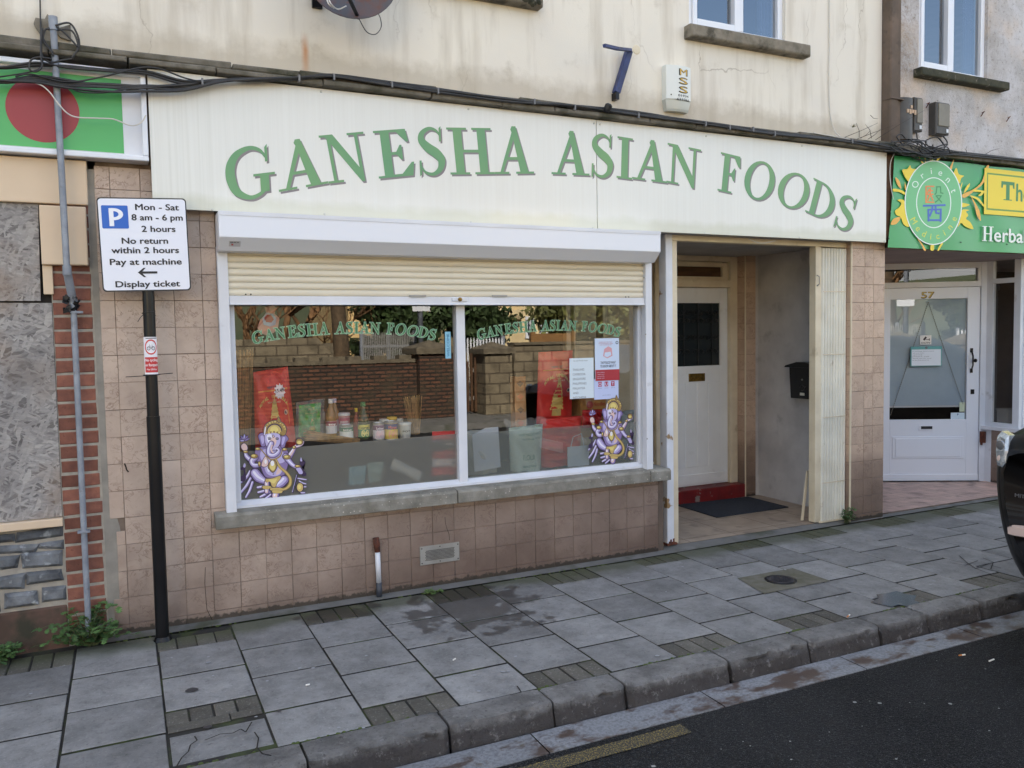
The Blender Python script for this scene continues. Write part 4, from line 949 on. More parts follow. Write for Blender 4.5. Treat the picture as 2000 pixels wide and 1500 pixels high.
# same words on the two panes, green film with a pale edge
Fx0, Fx1 = P(432, 390, FY)[0], P(1672, 450, FY)[0]
def winletters(pxs, label):
    th = thing('window_lettering', label, 'lettering', (0, 0, 0))
    (gx, gz), (sx, sz), mid_z = P(*pxs[0], .045), P(*pxs[1], .045), P(*pxs[2], .045)[1]
    k = (sx-gx)/(Fx1-Fx0)
    Gz = SH[0][1].y; Iz = SH[9][1].y
    kz = (mid_z-gz)/(Iz-Gz)
    for ch, o, ex, ey in SH:
        e, c_ = MB(), MB()
        def fn(u, v, l, y0=.047):
            p = o+ex*u+ey*v; z = gz+(o.y+ex.y*u-Gz)*kz + (ey.y*v)*k*1.05
            return (gx+(p.x-Fx0)*k, y0-l, z)
        serif(e, ch, lambda u, v, l: fn(u, v, l, .0478), grow=.035, step=.00001)
        serif(c_, ch, lambda u, v, l: fn(u, v, l, .0464), grow=.0, step=.00001)
        lo = c_.build('letter', M_grn_let, th); e.build('pale_edge', M_grn_edge, lo)
winletters([(491, 672), (853, 668), (706, 651)], 'arched green GANESHA ASIAN FOODS lettering across the left window pane')
winletters([(931, 664), (1213, 656), (1096, 645)], 'arched green GANESHA ASIAN FOODS lettering across the right window pane')

# ================================================================== ROLLER SHUTTER
rs = thing('roller_shutter', 'half-raised cream roller shutter with white housing above the display window', 'shutter', (2, 0, 2.2))
q = MB(); prof = [(-.085, 2.378), (-.215, 2.378), (-.215, 2.235), (-.14, 2.165), (-.03, 2.165), (-.03, 2.378)]
x0, x1 = P(427, 450, -.2)[0], P(1288, 480, -.2)[0]
q.prism([(x0, y, z) for y, z in prof], (x1-x0, 0, 0)); q.build('shutter_housing', M_whitepvc, rs, bevel=.004)
q = MB(); q.box(x0, x1, -.2185, -.215, 2.355, 2.378); q.build('housing_trim', M_white, rs)
bz1, bz0 = P(700, 579, -.04)[1], P(700, 594, -.04)[1]
q = MB(); pitch = .0392; z = bz1+.002
while z < 2.2:
    def sf(u, v, z=z):
        return (.566+(3.455-.566)*u, -.026-.008*math.sin(math.pi*min(1, v*1.12))**.6-(0 if v < .9 else -.004), z+pitch*v)
    q.grid(sf, 1, 8); z += pitch
smooth_by_angle(q.build('shutter_slats', M_creamslat, rs), 40)
q = MB(); q.box(.566, 3.455, -.045, -.012, bz0, bz1); q.box(.566, 3.455, -.052, -.012, bz0-.006, bz0+.004); q.build('bottom_bar', M_white, rs, bevel=.002)
q = MB(); q.box(.506, .564, -.06, .0, .648, 2.2); q.box(3.457, 3.512, -.06, .0, .652, 2.2); q.build_each('guide_rail', M_white, rs, bevel=.003)
q = MB(); 
for px, py in [(1258, 542), (1261, 653), (1264, 857)]:
    x, z = P(px, py, -.06); q.lathe((x, -.06, z), [(.006, 0), (.003, .003)], 8, axis=(0, -1, 0))
for px, py in [(480, 575), (490, 575), (1222, 580), (1228, 580)]:
    x, z = P(px, py, -.045); q.lathe((x, -.0453, z), [(.005, 0), (.003, .001)], 8, axis=(0, -1, 0), mi=1)
q.build_each('screw', [M_alu, M_blackvoid], rs)
q = MB()
for px in (816, 976):
    x, z = P(px, 578, -.05); q.box(x-.055, x+.055, -.056, -.045, z-.006, z+.006)
q.build_each('pull_lip', M_alu, rs, bevel=.001)
x, z = P(898, 585, -.05); q = MB(); q.cbox(x-.055, x+.055, -.052, -.045, z-.013, z+.013, .004); q.lathe((x, -.052, z), [(.014, 0), (.013, .008), (.006, .009)], 14, axis=(0, -1, 0), mi=1); q.build('shutter_lock', [M_white, M_brass], rs)
st_ = None
x, z = P(457, 466, -.18)
def housefn(u, v): # sloping underside of the housing
    return (x+u, -.178-.0008+(-v)*.73*1, 2.2+v*.68)
q = MB(); q.add([housefn(-.028, .022), housefn(.034, .022), housefn(.034, -.018), housefn(-.028, -.018)], [(0, 1, 2, 3)]); 
def hf2(u, v): p = housefn(u, v); return (p[0], p[1]-.0004, p[2]-.0004)
text(q, 'QUICK', hf2, .002, .013, w=.05, h=.009, bold=.03, mi=1); q.lathe(hf2(-.01, -.004), [(.006, 0), (.006, .0003)], 10, axis=(0, -.73, -.68), mi=2)
tag(q.build('sticker', [FL(196, 196, 200), FL(40, 40, 44), FL(186, 84, 78)]), 'small QUICK sticker on the left end of the white shutter housing', 'sticker')

# ================================================================== LEFT LIGHTBOX SIGN (green with red disc)
ls = thing('flag_sign', 'white framed lightbox sign with red disc on green, left of the long cream sign', 'sign', (-.6, -.1, 2.6))
q = MB(); X0, X1, Z0, Z1 = -1.6, .168, 2.642, 3.122
q.box(X0, X1, -.06, -.0, Z0+.004, Z1-.004)
for (a, c_, d, e) in ((X0, X1, Z0, Z0+.028), (X0, X1, Z1-.028, Z1), (X1-.028, X1, Z0+.028, Z1-.028), (X0, X0+.028, Z0+.028, Z1-.028)): q.box(a, c_, -.115, -.0, d, e)
q.build('sign_frame', M_whitepvc, ls, bevel=.006)
q = MB(); q.box(X0+.028, X1-.028, -.075, -.061, Z0+.028, Z1-.028); q.build('sign_panel', M_white, ls)
gx = P(239, 220, -.078)[0]; gz1 = P(120, 143, -.078)[1]; gz0 = P(120, 291, -.078)[1]
q = MB(); q.add([(-1.0, -.0765, gz0), (gx, -.0765, gz0), (gx, -.0765, gz1), (-1.0, -.0765, gz1)], [(0, 1, 2, 3)]); q.build('green_field', M_bgreen, ls)
cx_, cz_ = P(84, 214, -.078); r = (P(157, 218, -.078)[0]-P(12, 205, -.078)[0])/2
q = MB(); q.add([(cx_+r*math.cos(a*math.pi/24), -.0775, cz_+r*math.sin(a*math.pi/24)) for a in range(48)], [tuple(range(48))]); q.build('red_disc', M_bred, ls)

# ================================================================== RIGHT BANNER
bs = thing('herbal_banner', 'green banner with oval Orient Medicine emblem, yellow leaves and Herbal lettering, above door 57', 'banner', (7, -.1, 2.4))
BY = -.10
def bannerm():
    t = NT('banner_green_print'); X, Y, Z = t.xyz()
    c = t.mix(t.ramp(t.math('ADD', t.math('SUBTRACT', Z, 2.35), t.math('MULTIPLY', t.noise(2, 3), -.2)), (-.05, 1), (.6, 0)), srgb(74, 166, 106), srgb(142, 200, 134))
    c = t.mix(t.ramp(t.math('ADD', Z, t.math('MULTIPLY', t.noise(3, 3, t.mapping((1, 1, .2))), .06)), (2.41, .85), (2.45, 0)), c, srgb(48, 156, 90))
    t.base(c); t.rough(.3); return t.m
q = MB(); bx0 = P(1747, 300, BY)[0]
def bf(u, v):
    x = 5.905+u*(12-5.905)+(.07*v if u < .02 else 0)
    return (x, BY+.006*math.sin(x*9+v*3)*(1 if v < .9 else .2), 2.352+(3.135-2.352)*v-(.008*math.sin(x*5)**2 if v > .99 else 0))
q.grid(bf, 90, 10); q.build('banner_sheet', bannerm(), bs, smooth=True)
def B2(px, py, l=0): x, z = P(px, py, BY-.012); return (x, BY-.0118-l, z)
Yc, Oc = FL(242, 216, 66), FL(240, 182, 84)
q = MB()
# crop coordinates of the banner close-up (scale 7.1444 from 1730,290)
c2 = lambda x, y: (1730+x/7.1444, 290+y/7.1444)
def shape(mb, pts, l, mi=0, sm=True, fn=None):
    pts = [Vector((x, y, 0)) for x, y in pts]
    if sm:
        n = len(pts); out = []
        for i in range(n):
            a, b_, c_, d = pts[i-1], pts[i], pts[(i+1) % n], pts[(i+2) % n]
            for k in range(4):
                t = k/4; out.append(.5*((2*b_)+(c_-a)*t+(2*a-5*b_+4*c_-d)*t*t+(3*b_-a-3*c_+d)*t**3))
        pts = out
    mb.add([fn(p.x, p.y, l) for p in pts], [tuple(range(len(pts)))], .5, mi)
bfn = lambda x, y, l: B2(*c2(x, y), l)
leaves = [[(232, 295), (300, 285), (340, 235), (360, 280), (420, 290), (380, 350), (350, 420), (330, 470), (290, 430), (250, 360)],
 [(135, 405), (190, 450), (215, 560), (160, 500)], [(105, 560), (200, 575), (265, 610), (270, 645), (180, 605), (110, 600)],
 [(160, 720), (230, 710), (275, 760), (300, 900), (330, 1085), (250, 1060), (210, 960), (150, 930), (130, 870), (190, 820), (215, 760)],
 [(210, 960), (150, 1050), (70, 1060), (110, 980)], [(450, 95), (500, 170), (530, 200), (505, 200)], [(540, 90), (560, 180), (550, 190)], [(600, 92), (640, 180), (628, 182)], [(650, 95), (655, 175), (645, 175)], [(700, 180), (740, 110), (790, 100), (730, 170)],
 [(955, 140), (935, 230), (915, 300), (895, 270), (930, 190)], [(985, 270), (1020, 360), (1090, 380), (1050, 420), (1030, 490), (990, 430), (950, 350)],
 [(1175, 485), (1150, 560), (1090, 620), (1120, 540)], [(1070, 640), (1220, 570), (1340, 460), (1400, 260), (1440, 250), (1370, 470), (1240, 590), (1100, 690)],
 [(1240, 575), (1370, 590), (1370, 615), (1330, 660), (1290, 655), (1330, 610), (1220, 600)], [(1180, 655), (1290, 690), (1370, 790), (1370, 820), (1280, 720), (1200, 680)],
 [(1190, 670), (1250, 760), (1310, 880), (1325, 1010), (1270, 930), (1240, 800)], [(1060, 760), (1170, 785), (1070, 820)], [(1060, 860), (1165, 860), (1120, 880), (1150, 930), (1120, 980), (1180, 1030), (1220, 1125), (1110, 1090), (1050, 1040), (1000, 1100), (1040, 980)],
 [(440, 1255), (510, 1330), (560, 1420), (530, 1420), (500, 1350)], [(630, 1345), (670, 1345), (668, 1420), (625, 1420)], [(800, 1320), (760, 1390), (740, 1425), (720, 1425), (760, 1340)], [(265, 470), (290, 560), (268, 570)], [(1070, 470), (1050, 560), (1040, 540)]]
for i, lf in enumerate(leaves): shape(q, lf, .0002+.00003*i, i % 3 == 1, fn=bfn)
q.build_each('leaf_print', [Yc, Oc], bs)
def ellipse(mb, cx, cy, rx, ry, l, mi, fn, ring=None, n=48):
    e = lambda a, k=1: (cx+rx*k*math.cos(a), cy+ry*k*math.sin(a))
    if ring is None: mb.add([fn(*e(2*math.pi*i/n), l) for i in range(n)], [tuple(range(n))], .5, mi)
    else:
        k = lambda a, d: (cx+(rx-d)*math.cos(a), cy+(ry-d)*math.sin(a))
        v = [fn(*k(2*math.pi*i/n, 0), l) for i in range(n)]+[fn(*k(2*math.pi*i/n, ring), l) for i in range(n)]
        mb.add(v, [(i, (i+1) % n, n+(i+1) % n, n+i) for i in range(n)], .5, mi)
q = MB(); ellipse(q, 663, 757, 400, 586, .0012, 0, bfn); ellipse(q, 663, 757, 402, 590, .0016, 1, bfn, 14); ellipse(q, 667, 757, 245, 355, .0016, 1, bfn, 13)
def arc_text(mb, s, cx, cy, rx, ry, a0, a1, h, l, mi, flip=False, italic=False):
    for i, ch in enumerate(s):
        a = a0+(a1-a0)*(i/(len(s)-1)); px, py = cx+rx*math.cos(a), cy+ry*math.sin(a)
        rot = math.atan2(-rx*math.sin(a), 0) if 0 else (a+math.pi/2 if not flip else a-math.pi/2)
        def fn(u, v): # u right, v up in crop px
            uu = u*math.cos(rot)+v*math.sin(rot); vv = u*math.sin(rot)-v*math.cos(rot)
            return bfn(px+uu, py+vv, l)
        text(mb, ch, fn, 0, 0, h=h)
        for k in range(len(mb.mi)): pass
    return mb
t1 = MB(); arc_text(t1, 'Orient', 663, 757, 312, 450, rad(215), rad(338), 95, .002, 0); t1.build('emblem_text_top', FL(232, 246, 236), bs)
t1 = MB(); arc_text(t1, 'Medicine', 663, 757, 318, 470, rad(148), rad(28), 90, .002, 0, flip=True); t1.build('emblem_text_bottom', FL(226, 226, 90), bs)
q.build('emblem_oval', [FL(122, 196, 138), FL(238, 248, 240)], bs)
def cstroke(mb, pts, w, l, mi, fn):
    c = [Vector((x, y, 0)) for x, y in pts]; k = len(c)
    for i in range(k-1):
        d = (c[i+1]-c[i]).normalized(); n = Vector((-d.y, d.x, 0))*w/2; e = d*w*.4
        a, b_ = c[i]-e, c[i+1]+e; ll = l+.00003*i+.0002*(len(mb.f) % 40)/4
        mb.add([fn(p.x, p.y, ll) for p in (a+n, b_+n, b_-n, a-n)], [(0, 1, 2, 3)], .5, mi)
q = MB()
for st in ([(668, 530), (560, 530), (560, 750), (668, 750)], [(590, 590), (650, 590)], [(575, 640), (655, 640)], [(620, 560), (618, 640), (585, 720)], [(620, 640), (655, 720)], [(600, 570), (580, 620)]): cstroke(q, st, 20, .002, 0, bfn)
for st in ([(710, 540), (700, 620), (685, 640)], [(705, 535), (760, 535), (765, 620), (795, 625)], [(700, 660), (770, 660), (740, 710), (690, 750)], [(705, 670), (775, 750)]): cstroke(q, st, 16, .002, 1, bfn)
for st in ([(525, 800), (820, 790)], [(590, 860), (595, 1010)], [(590, 855), (765, 850), (760, 1015)], [(590, 1000), (765, 1000)], [(650, 800), (640, 870), (610, 940)], [(690, 800), (700, 900), (735, 905)]): cstroke(q, st, 26, .002, 2, bfn)
q.build('emblem_character', [FL(236, 142, 82), FL(74, 152, 96), FL(82, 112, 196)], bs)
q = MB(); q.add([bfn(1375, 262, .001), bfn(4000, 330, .001), bfn(4000, 1190, .001), bfn(1362, 910, .001)], [(0, 1, 2, 3)])
x1b, z1b = P(1927, 328, BY-.012); 
q = MB(); xa = P(1922, 380, BY-.012)[0]; za1 = P(1925, 328, BY-.012)[1]; za0 = P(1922, 418, BY-.012)[1]
def rectz(mb, a, c_, z0, z1, y, mi): mb.add([(a, y, z0), (c_, y, z0), (c_, y, z1), (a, y, z1)], [(0, 1, 2, 3)], .5, mi)
rectz(q, xa, 11, za0, za1, BY-.013, 0); rectz(q, xa+.035, 10.9, za0+.04, za1-.04, BY-.0134, 1); rectz(q, xa+.05, 10.9, za0+.055, za1-.055, BY-.0138, 0)
q.build('yellow_plate', [Yc, FL(120, 160, 74)], bs)
def wfn(y): return lambda u, v: (u, y, v)
def serif_text(mb, s, x, z, h, w, y, mi=0, bold=.01):
    text(mb, s, wfn(y), x, z, w=w, h=h, bold=bold, mi=mi)
q = MB(); xt = P(1955, 375, BY-.012)[0]; zt0 = P(1975, 392, BY-.012)[1]; zt1 = P(1968, 355, BY-.012)[1]; 
serif(q, 'I', lambda u, v, l: (xt+.035+.12*u, BY-.0145-l, zt0+(zt1-zt0)*v)); q.add([(xt, BY-.0148, zt1-.03), (xt+.19, BY-.0148, zt1-.03), (xt+.19, BY-.0148, zt1), (xt, BY-.0148, zt1)], [(0, 1, 2, 3)])
q.add([(xt, BY-.0149, zt1-.06), (xt+.02, BY-.0149, zt1-.06), (xt+.03, BY-.0149, zt1-.02), (xt, BY-.0149, zt1-.02)], [(0, 1, 2, 3)]); q.add([(xt+.19, BY-.0149, zt1-.06), (xt+.17, BY-.0149, zt1-.06), (xt+.16, BY-.0149, zt1-.02), (xt+.19, BY-.0149, zt1-.02)], [(0, 1, 2, 3)])
text(q, 'he', wfn(BY-.0145), xt+.32, (zt0+zt1)/2, h=(zt1-zt0)*.98, bold=.02); q.build('plate_text', FL(74, 140, 84), bs)
q = MB(); xh0, zh = P(1918, 456, BY-.012); xh1 = P(2003, 462, BY-.012)[0]
hh = P(1925, 440, BY-.012)[1]-P(1925, 469, BY-.012)[1]
wH = (xh1-xh0)*.25
serif(q, 'H', lambda u, v, l: (xh0+wH*u, BY-.0145-l, zh-hh/2+hh*v)); text(q, 'erbal', wfn(BY-.0145), (xh0+wH+xh1)/2+.005, zh, w=(xh1-xh0-wH)*.97, h=hh*.98, bold=.015)
q.build('herbal_text', FL(240, 246, 238), bs)
q = MB()
for px, py in [(1736, 466), (1877, 473), (1967, 477), (1883, 314), (1974, 324)]:
    x, z = P(px, py, BY-.012); q.lathe((x, BY-.010, z), [(.006, 0), (.006, .004), (.002, .006)], 8, axis=(0, -1, 0))
q.build_each('fixing_screw', FL(50, 60, 50), bs)

# ================================================================== PARKING SIGN
PY = -.20
ps = thing('parking_sign', 'white Mon - Sat parking sign on a black pole at the foot of the tiled wall', 'road sign', (.13, -.16, 0))
q = MB(); q.tube([(.132, -.165, 0), (.132, -.165, 1.25)], .035, 24); q.tube([(.132, -.165, 1.248), (.136, -.165, 2.3)], .031, 24); q.tube([(.132, -.165, -.005), (.132, -.165, .02)], [.05, .04], 20)
q.build('pole', M_black, ps, smooth=False); smooth_by_angle(ps.children[0], 40)
C4 = [Vector((*P(px, py, PY),)) for px, py in ((187.5, 385), (363, 387.5), (373.5, 567), (201, 570))]
def sg(s, t, y=PY-.004): # s right, t down
    a = C4[0]*(1-s)+C4[1]*s; b_ = C4[3]*(1-s)+C4[2]*s; p = a*(1-t)+b_*t; return (p.x, y, p.y)
def rrect(s0, s1, t0, t1, r, asp=.9, n=6):
    out = []
    for cx, cy, a0 in ((s1-r, t0+r*asp, -90), (s1-r, t1-r*asp, 0), (s0+r, t1-r*asp, 90), (s0+r, t0+r*asp, 180)):
        for i in range(n+1):
            a = rad(a0+90*i/n); out.append((cx+r*math.cos(a), cy+r*asp*math.sin(a)))
    return out
q = MB(); q.prism([sg(s, t, PY) for s, t in rrect(0, 1, 0, 1, .045)], (0, .008, 0)); q.build('sign_plate', M_blackplastic, ps)
q = MB(); r1 = rrect(.014, .986, .013, .987, .038); q.add([sg(s, t, PY-.0012) for s, t in r1], [tuple(range(len(r1)))]); q.build('sign_face', mat('sign_white', srgb(232, 234, 244), rough=.25), ps)
q = MB(); r1 = rrect(.045, .335, .085, .33, .015); q.add([sg(s, t, PY-.0020) for s, t in r1], [tuple(range(len(r1)))], .5, 0)
y2 = PY-.0026
for poly in ([(.125, .115), (.175, .115), (.175, .305), (.125, .305)],): q.add([sg(s, t, y2) for s, t in poly], [(0, 1, 2, 3)], .5, 1)
for pc in _ring(.175, .178, (.105, .064), (.055, .032), -math.pi/2, math.pi/2, 14): q.add([sg(s, t, y2-.0002) for s, t in pc], [(0, 1, 2, 3)], .5, 1)
for (t0, t1) in ((.114, .146), (.210, .242)): q.add([sg(s, t, y2-.0001) for s, t in ((.15, t0), (.18, t0), (.18, t1), (.15, t1))], [(0, 1, 2, 3)], .5, 1)
q.build('parking_symbol', [FL(14, 92, 190, .3), FL(238, 240, 246, .3)], ps)
q = MB(); sgf = lambda s, t: sg(s, -t, PY-.0026)
for s_, cx, cy, w_ in (('Mon - Sat', .665, .097, .49), ('8 am - 6 pm', .66, .207, .575), ('2 hours', .665, .33, .38), ('No return', .504, .457, .515), ('within 2 hours', .504, .558, .755), ('Pay at machine', .503, .682, .805), ('Display ticket', .508, .92, .725)):
    q = MB(); text(q, s_, sgf, cx, -cy, w=w_, h=.067, bold=.026); q.build('text_line', FL(30, 30, 34), ps)
q = MB()
q.add([sg(s, t, PY-.0026) for s, t in ((.40, .80), (.465, .75), (.49, .75), (.452, .788), (.62, .788), (.62, .812), (.452, .812), (.49, .85), (.465, .85))], [tuple(range(9))])
q.build('arrow', FL(30, 30, 34), ps)
q = MB(); q.box(.09, .18, -.19, -.13, 2.33, 2.36); q.box(.09, .18, -.19, -.13, 2.0, 2.03); q.build_each('clamp', M_alu, ps)
q = MB(); q.tube([(.132+.034*math.cos(a*.5), -.165+.034*math.sin(a*.5), 1.80+.002*a) for a in range(13)], .0022, 6); q.tube([(.105, -.19, 1.805), (.09, -.2, 1.79), (.075, -.205, 1.765)], .002, 6)
tag(q.build('cable_tie', M_blackplastic), 'black cable tie round the pole just below the parking sign', 'cable tie')
# small no-cycling sign strapped round the pole
nc = thing('no_cycling_sign', 'small white and red no cycling sign wrapped round the black pole', 'sign', (.13, -.2, 1.5))
zt1, zt0 = P(297, 658, -.2)[1], P(299, 731, -.2)[1]
def wr(u, v, l=0):   # u in -1..1 round the pole, v 0..1 upwards
    a = -math.pi/2+u*.98; R = .0395+l; return (.133+R*math.cos(a), -.165+R*math.sin(a), zt0+(zt1-zt0)*v)
q = MB(); q.grid(lambda u, v: wr(u*2-1, v), 14, 3); q.build('sign_sheet', FL(236, 234, 240), nc, smooth=True)
q = MB()
def wrect(u0, u1, v0, v1, l, mi): q.grid(lambda u, v: wr(u0+(u1-u0)*u, v0+(v1-v0)*v, l), 12, 2, .5, mi)
wrect(-.85, .97, .05, .46, .0006, 0)
q.add([wr(.05+(.82 if i < 40 else .68)*math.cos(2*math.pi*i/40), .73+(.205 if i < 40 else .165)*math.sin(2*math.pi*i/40), .0008) for i in range(80)], [(i, (i+1) % 40, 40+(i+1) % 40, 40+i) for i in range(40)], .5, 1)
q.add([wr(u, v, .001+.0012*(1-abs(u))) for u, v in ((-.52, .86), (-.42, .885), (.62, .60), (.52, .575))], [(0, 1, 2, 3)], .5, 1)
for cu in (-.25, .35): q.add([wr(cu+(.22 if i < 16 else .16)*math.cos(2*math.pi*i/16), .695+(.052 if i < 16 else .038)*math.sin(2*math.pi*i/16), .0016) for i in range(32)], [(i, (i+1) % 16, 16+(i+1) % 16, 16+i) for i in range(16)], .5, 2)
for a, c_ in (((-.25, .695), (-.1, .77)), ((-.1, .77), (.22, .76)), ((.22, .76), (.35, .695)), ((-.1, .77), (.08, .69)), ((.08, .69), (.22, .76)), ((.2, .76), (.18, .80)), ((-.1, .77), (-.12, .80))):
    q.add([wr(a[0]-.015, a[1], .0018), wr(a[0]+.015, a[1], .0018), wr(c_[0]+.015, c_[1], .0018), wr(c_[0]-.015, c_[1], .0018)], [(0, 1, 2, 3)], .5, 2)
for s_, v_, h_ in (('No cycling', .385, .075), ('on footpath', .255, .075), ('Max £50 fine', .135, .045)):
    W = 1.72 if h_ > .05 else 1.3
    text(q, s_, lambda a, b_: wr(a, b_, .0012), .06, v_, w=W, h=h_, bold=.02, mi=3)
wrect(-.6, .9, .955, .975, .0014, 2)
q.build('sign_print', [FL(196, 56, 58), FL(206, 66, 62), FL(34, 34, 38), FL(244, 236, 238)], nc)
q = MB(); q.tube([(.133+.041*math.cos(a*.5), -.165+.041*math.sin(a*.5), zt0-.004) for a in range(13)], .0025, 6)
q.tube([(.128, -.207, zt0-.004), (.18, -.19, zt0-.001), (.24, -.18, zt0+.002)], .0022, 6); q.tube([(.14, -.207, zt0-.004), (.07, -.2, zt0-.008), (.005, -.19, zt0-.01)], .0022, 6); q.build('strap', M_blackplastic, nc)

# ================================================================== SMALL WALL FITTINGS
# grey conduit with elbow at top and coupling
cp = thing('grey_pipe', 'thin grey vertical pipe running down the brick strip beside the boarded shop', 'pipe', (-.24, -.05, 0))
pa, pb, pc_, pd = [PP(px, py, Y) for px, py, Y in ((104, 48, -.13), (131, 530, -.13), (143, 590, -.06), (174, 1250, -.06))]
q = MB(); q.tube([pa, pb], .0165, 16); q.tube([pb, (pb+pc_)/2+Vector((.004, 0, -.01)), pc_], [.0165, .0185, .0165], 16); q.tube([pc_, Vector((pd.x, pd.y, .0))], .0155, 16)
q.build('pipe_run', M_zinc, cp); smooth_by_angle(cp.children[0], 50)
q = MB(); d = (pb-pa).normalized(); q.tube([pb-d*.03, pb+d*.02], .0215, 16); q.tube([pc_+Vector((0, 0, .02)), pc_-Vector((0, 0, .03))], .0215, 16); q.tube([pb, pc_], .021, 14)
q.tube([pa-d*.04, pa+d*.03], .022, 14); q.tube([pa+Vector((0, 0, .0)), pa+Vector((-.004, .04, .035)), pa+Vector((-.004, .12, .04))], .021, 14); [smooth_by_angle(o_x, 50) for o_x in q.build_each('pipe_coupling', M_zinc, cp)]
q = MB()
for py in (610, 1037):
    v = PP(150 if py < 700 else 164, py, -.05); q.box(v.x-.03, v.x+.03, -.082, -.04, v.z-.006, v.z+.006)
    q.tube([(v.x+.02*math.cos(a*.5), -.06+.02*math.sin(a*.5), v.z) for a in range(13)], .004, 6)
q.build_each('pipe_clip', M_zinc, cp, per=2)
v = PP(115, 60, 0); q = MB()
pts = [(v.x-.055+.13*math.cos(a)*(.75+.25*math.sin(a*3))*.5, v.z-.01+.085*math.sin(a)*(.8+.2*math.cos(a*5))) for a in [k*.35 for k in range(18)]]
q.prism([(x, -.03, z) for x, z in pts], (0, .03, 0)); q.prism([(x, -.02, z) for x, z in [P(*p, 0) for p in ((105, 60), (138, 50), (139, 82), (118, 75))]], (0, .02, 0))
tag(q.build('mortar_patch', M_stone, None, bevel=.006), 'rough lump of mortar on the cream wall behind the top of the grey pipe', 'mortar patch')
# black rag
v = PP(140, 595, -.07); q = MB(); random.seed(5)
for i in range(16):
    c = v+Vector((R_(-.038, .038), R_(-.02, .03), R_(-.035, .035))); n = Vector((R_(-1, 1), R_(-1, .2), R_(-1, 1))).normalized(); a = n.orthogonal().normalized(); b_ = n.cross(a); s = R_(.012, .028)
    q.add([c+a*s, c+b_*s+n*.012, c-a*s, c-b_*s*1.2+n*.01, c+n*.018], [(0, 1, 4), (1, 2, 4), (2, 3, 4), (3, 0, 4)])
tag(q.build('black_rag', FL(24, 24, 27, .5)), 'crumpled black plastic tied round the grey pipe at the beige panel', 'rag')
# stub pipe at the wall foot
x, _ = P(739, 1100, -.035)
sp = thing('stub_pipe', 'short white pipe with rusty top and black foot against the tiled wall base', 'pipe', (x, -.04, 0))
zt_ = P(737, 1050, -.035)[1]
q = MB(); q.tube([(x, -.035, .10), (x-.004, -.035, .30)], .0165, 14); q.build('white_sleeve', M_white, sp, smooth=True)
q = MB(); q.tube([(x, -.035, -.01), (x, -.035, .10)], .0185, 14); q.build('black_foot', FL(58, 62, 70), sp, smooth=True)
q = MB(); q.tube([(x-.004, -.035, .298), (x-.008, -.035, .35), (x-.010, -.028, zt_)], [.018, .021, .019], 14); q.build('rusty_top', M_rust, sp, smooth=True)
# vent grille
vg = thing('vent_grille', 'pale metal ventilation grille low on the tiled wall right of the short pipe', 'vent', (1.83, -.01, .22))
q = MB(); q.cbox(1.70, 1.976, -.014, -.004, .162, .286, .002); q.build('vent_frame', M_alu, vg)
q = MB()
for i in range(26):
    for j in range(8):
        cx, cz = 1.738+.0078*i+(.0039 if j % 2 else 0), .192+.0088*j; q.add([(cx-.0025, -.0148, cz-.003), (cx+.0025, -.0148, cz-.003), (cx+.0025, -.0148, cz+.003), (cx-.0025, -.0148, cz+.003)], [(0, 1, 2, 3)])
q.build('vent_holes', FL(44, 42, 40), vg)
q = MB()
for cx, cz in ((1.712, .176), (1.712, .273), (1.838, .274), (1.838, .176), (1.965, .273), (1.965, .176)): q.lathe((cx, -.0145, cz), [(.0045, 0), (.003, .002)], 8, axis=(0, -1, 0))
q.build_each('vent_screw', FL(40, 38, 36), vg)
# alarm box
ax0, az1 = P(1297, 128, -.03); ax1, az0 = P(1345, 222, -.03)
ab = thing('alarm_box', 'white alarm box marked MSS on the cream upper wall', 'alarm', ((ax0+ax1)/2, -.03, az0))
def abf(u, v, e=0):
    bul = -.055-.022*(1-(2*u-1)**2); k = 1 if v > .28 else .75+.25*(v/.28)**.5
    xm = (ax0+ax1)/2; return (xm+(u-.5)*(ax1-ax0)*(1 if v > .2 else .86+.7*v), bul*k-e, az0+(az1-az0)*v)
q = MB(); q.grid(lambda u, v: abf(u, .25+.75*v), 14, 8)
for u_, in ((0,), (1,)): q.add([abf(u_, .25), abf(u_, 1), (abf(u_, 1)[0], .0, az1), (abf(u_, .25)[0], .0, abf(0, .25)[2])], [(0, 1, 2, 3)])
q.add([abf(i/14, 1) for i in range(15)]+[(ax1, 0, az1), (ax0, 0, az1)], [tuple(range(17))]); q.build('alarm_cover', mat('alarm_white', srgb(222, 224, 218), rough=.35), ab)
q = MB(); q.grid(lambda u, v: abf(u, .25*v, -.006), 14, 5); q.add([(abf(0, 0)[0], 0, az0), (abf(1, 0)[0], 0, az0)]+[abf(1-i/14, 0, -.006) for i in range(15)], [tuple(range(17))])
for u_ in (0, 1): q.add([abf(u_, 0, -.006), abf(u_, .25, -.006), (abf(u_, .25)[0], 0, abf(0, .25)[2]), (abf(u_, 0)[0], 0, az0)], [(0, 1, 2, 3)])
q.build('alarm_lamp_lens', mat('grey_lens', srgb(190, 192, 184), rough=.25), ab)
q = MB(); W = ax1-ax0; H = az1-az0
fa = lambda e: (lambda u, v: abf(.5+u/W, .5+v/H, e))
for k, ch in enumerate('MSS'): q = MB(); text(q, ch, fa(.001), .03, .118-.063*k, w=.078, h=.050, bold=.03, mi=0); text(q, ch, fa(.0016), .032, .119-.063*k, w=.068, h=.045, bold=-.015, mi=1); q.build('letter', [FL(44, 40, 30), FL(206, 170, 70)], ab)
q = MB()
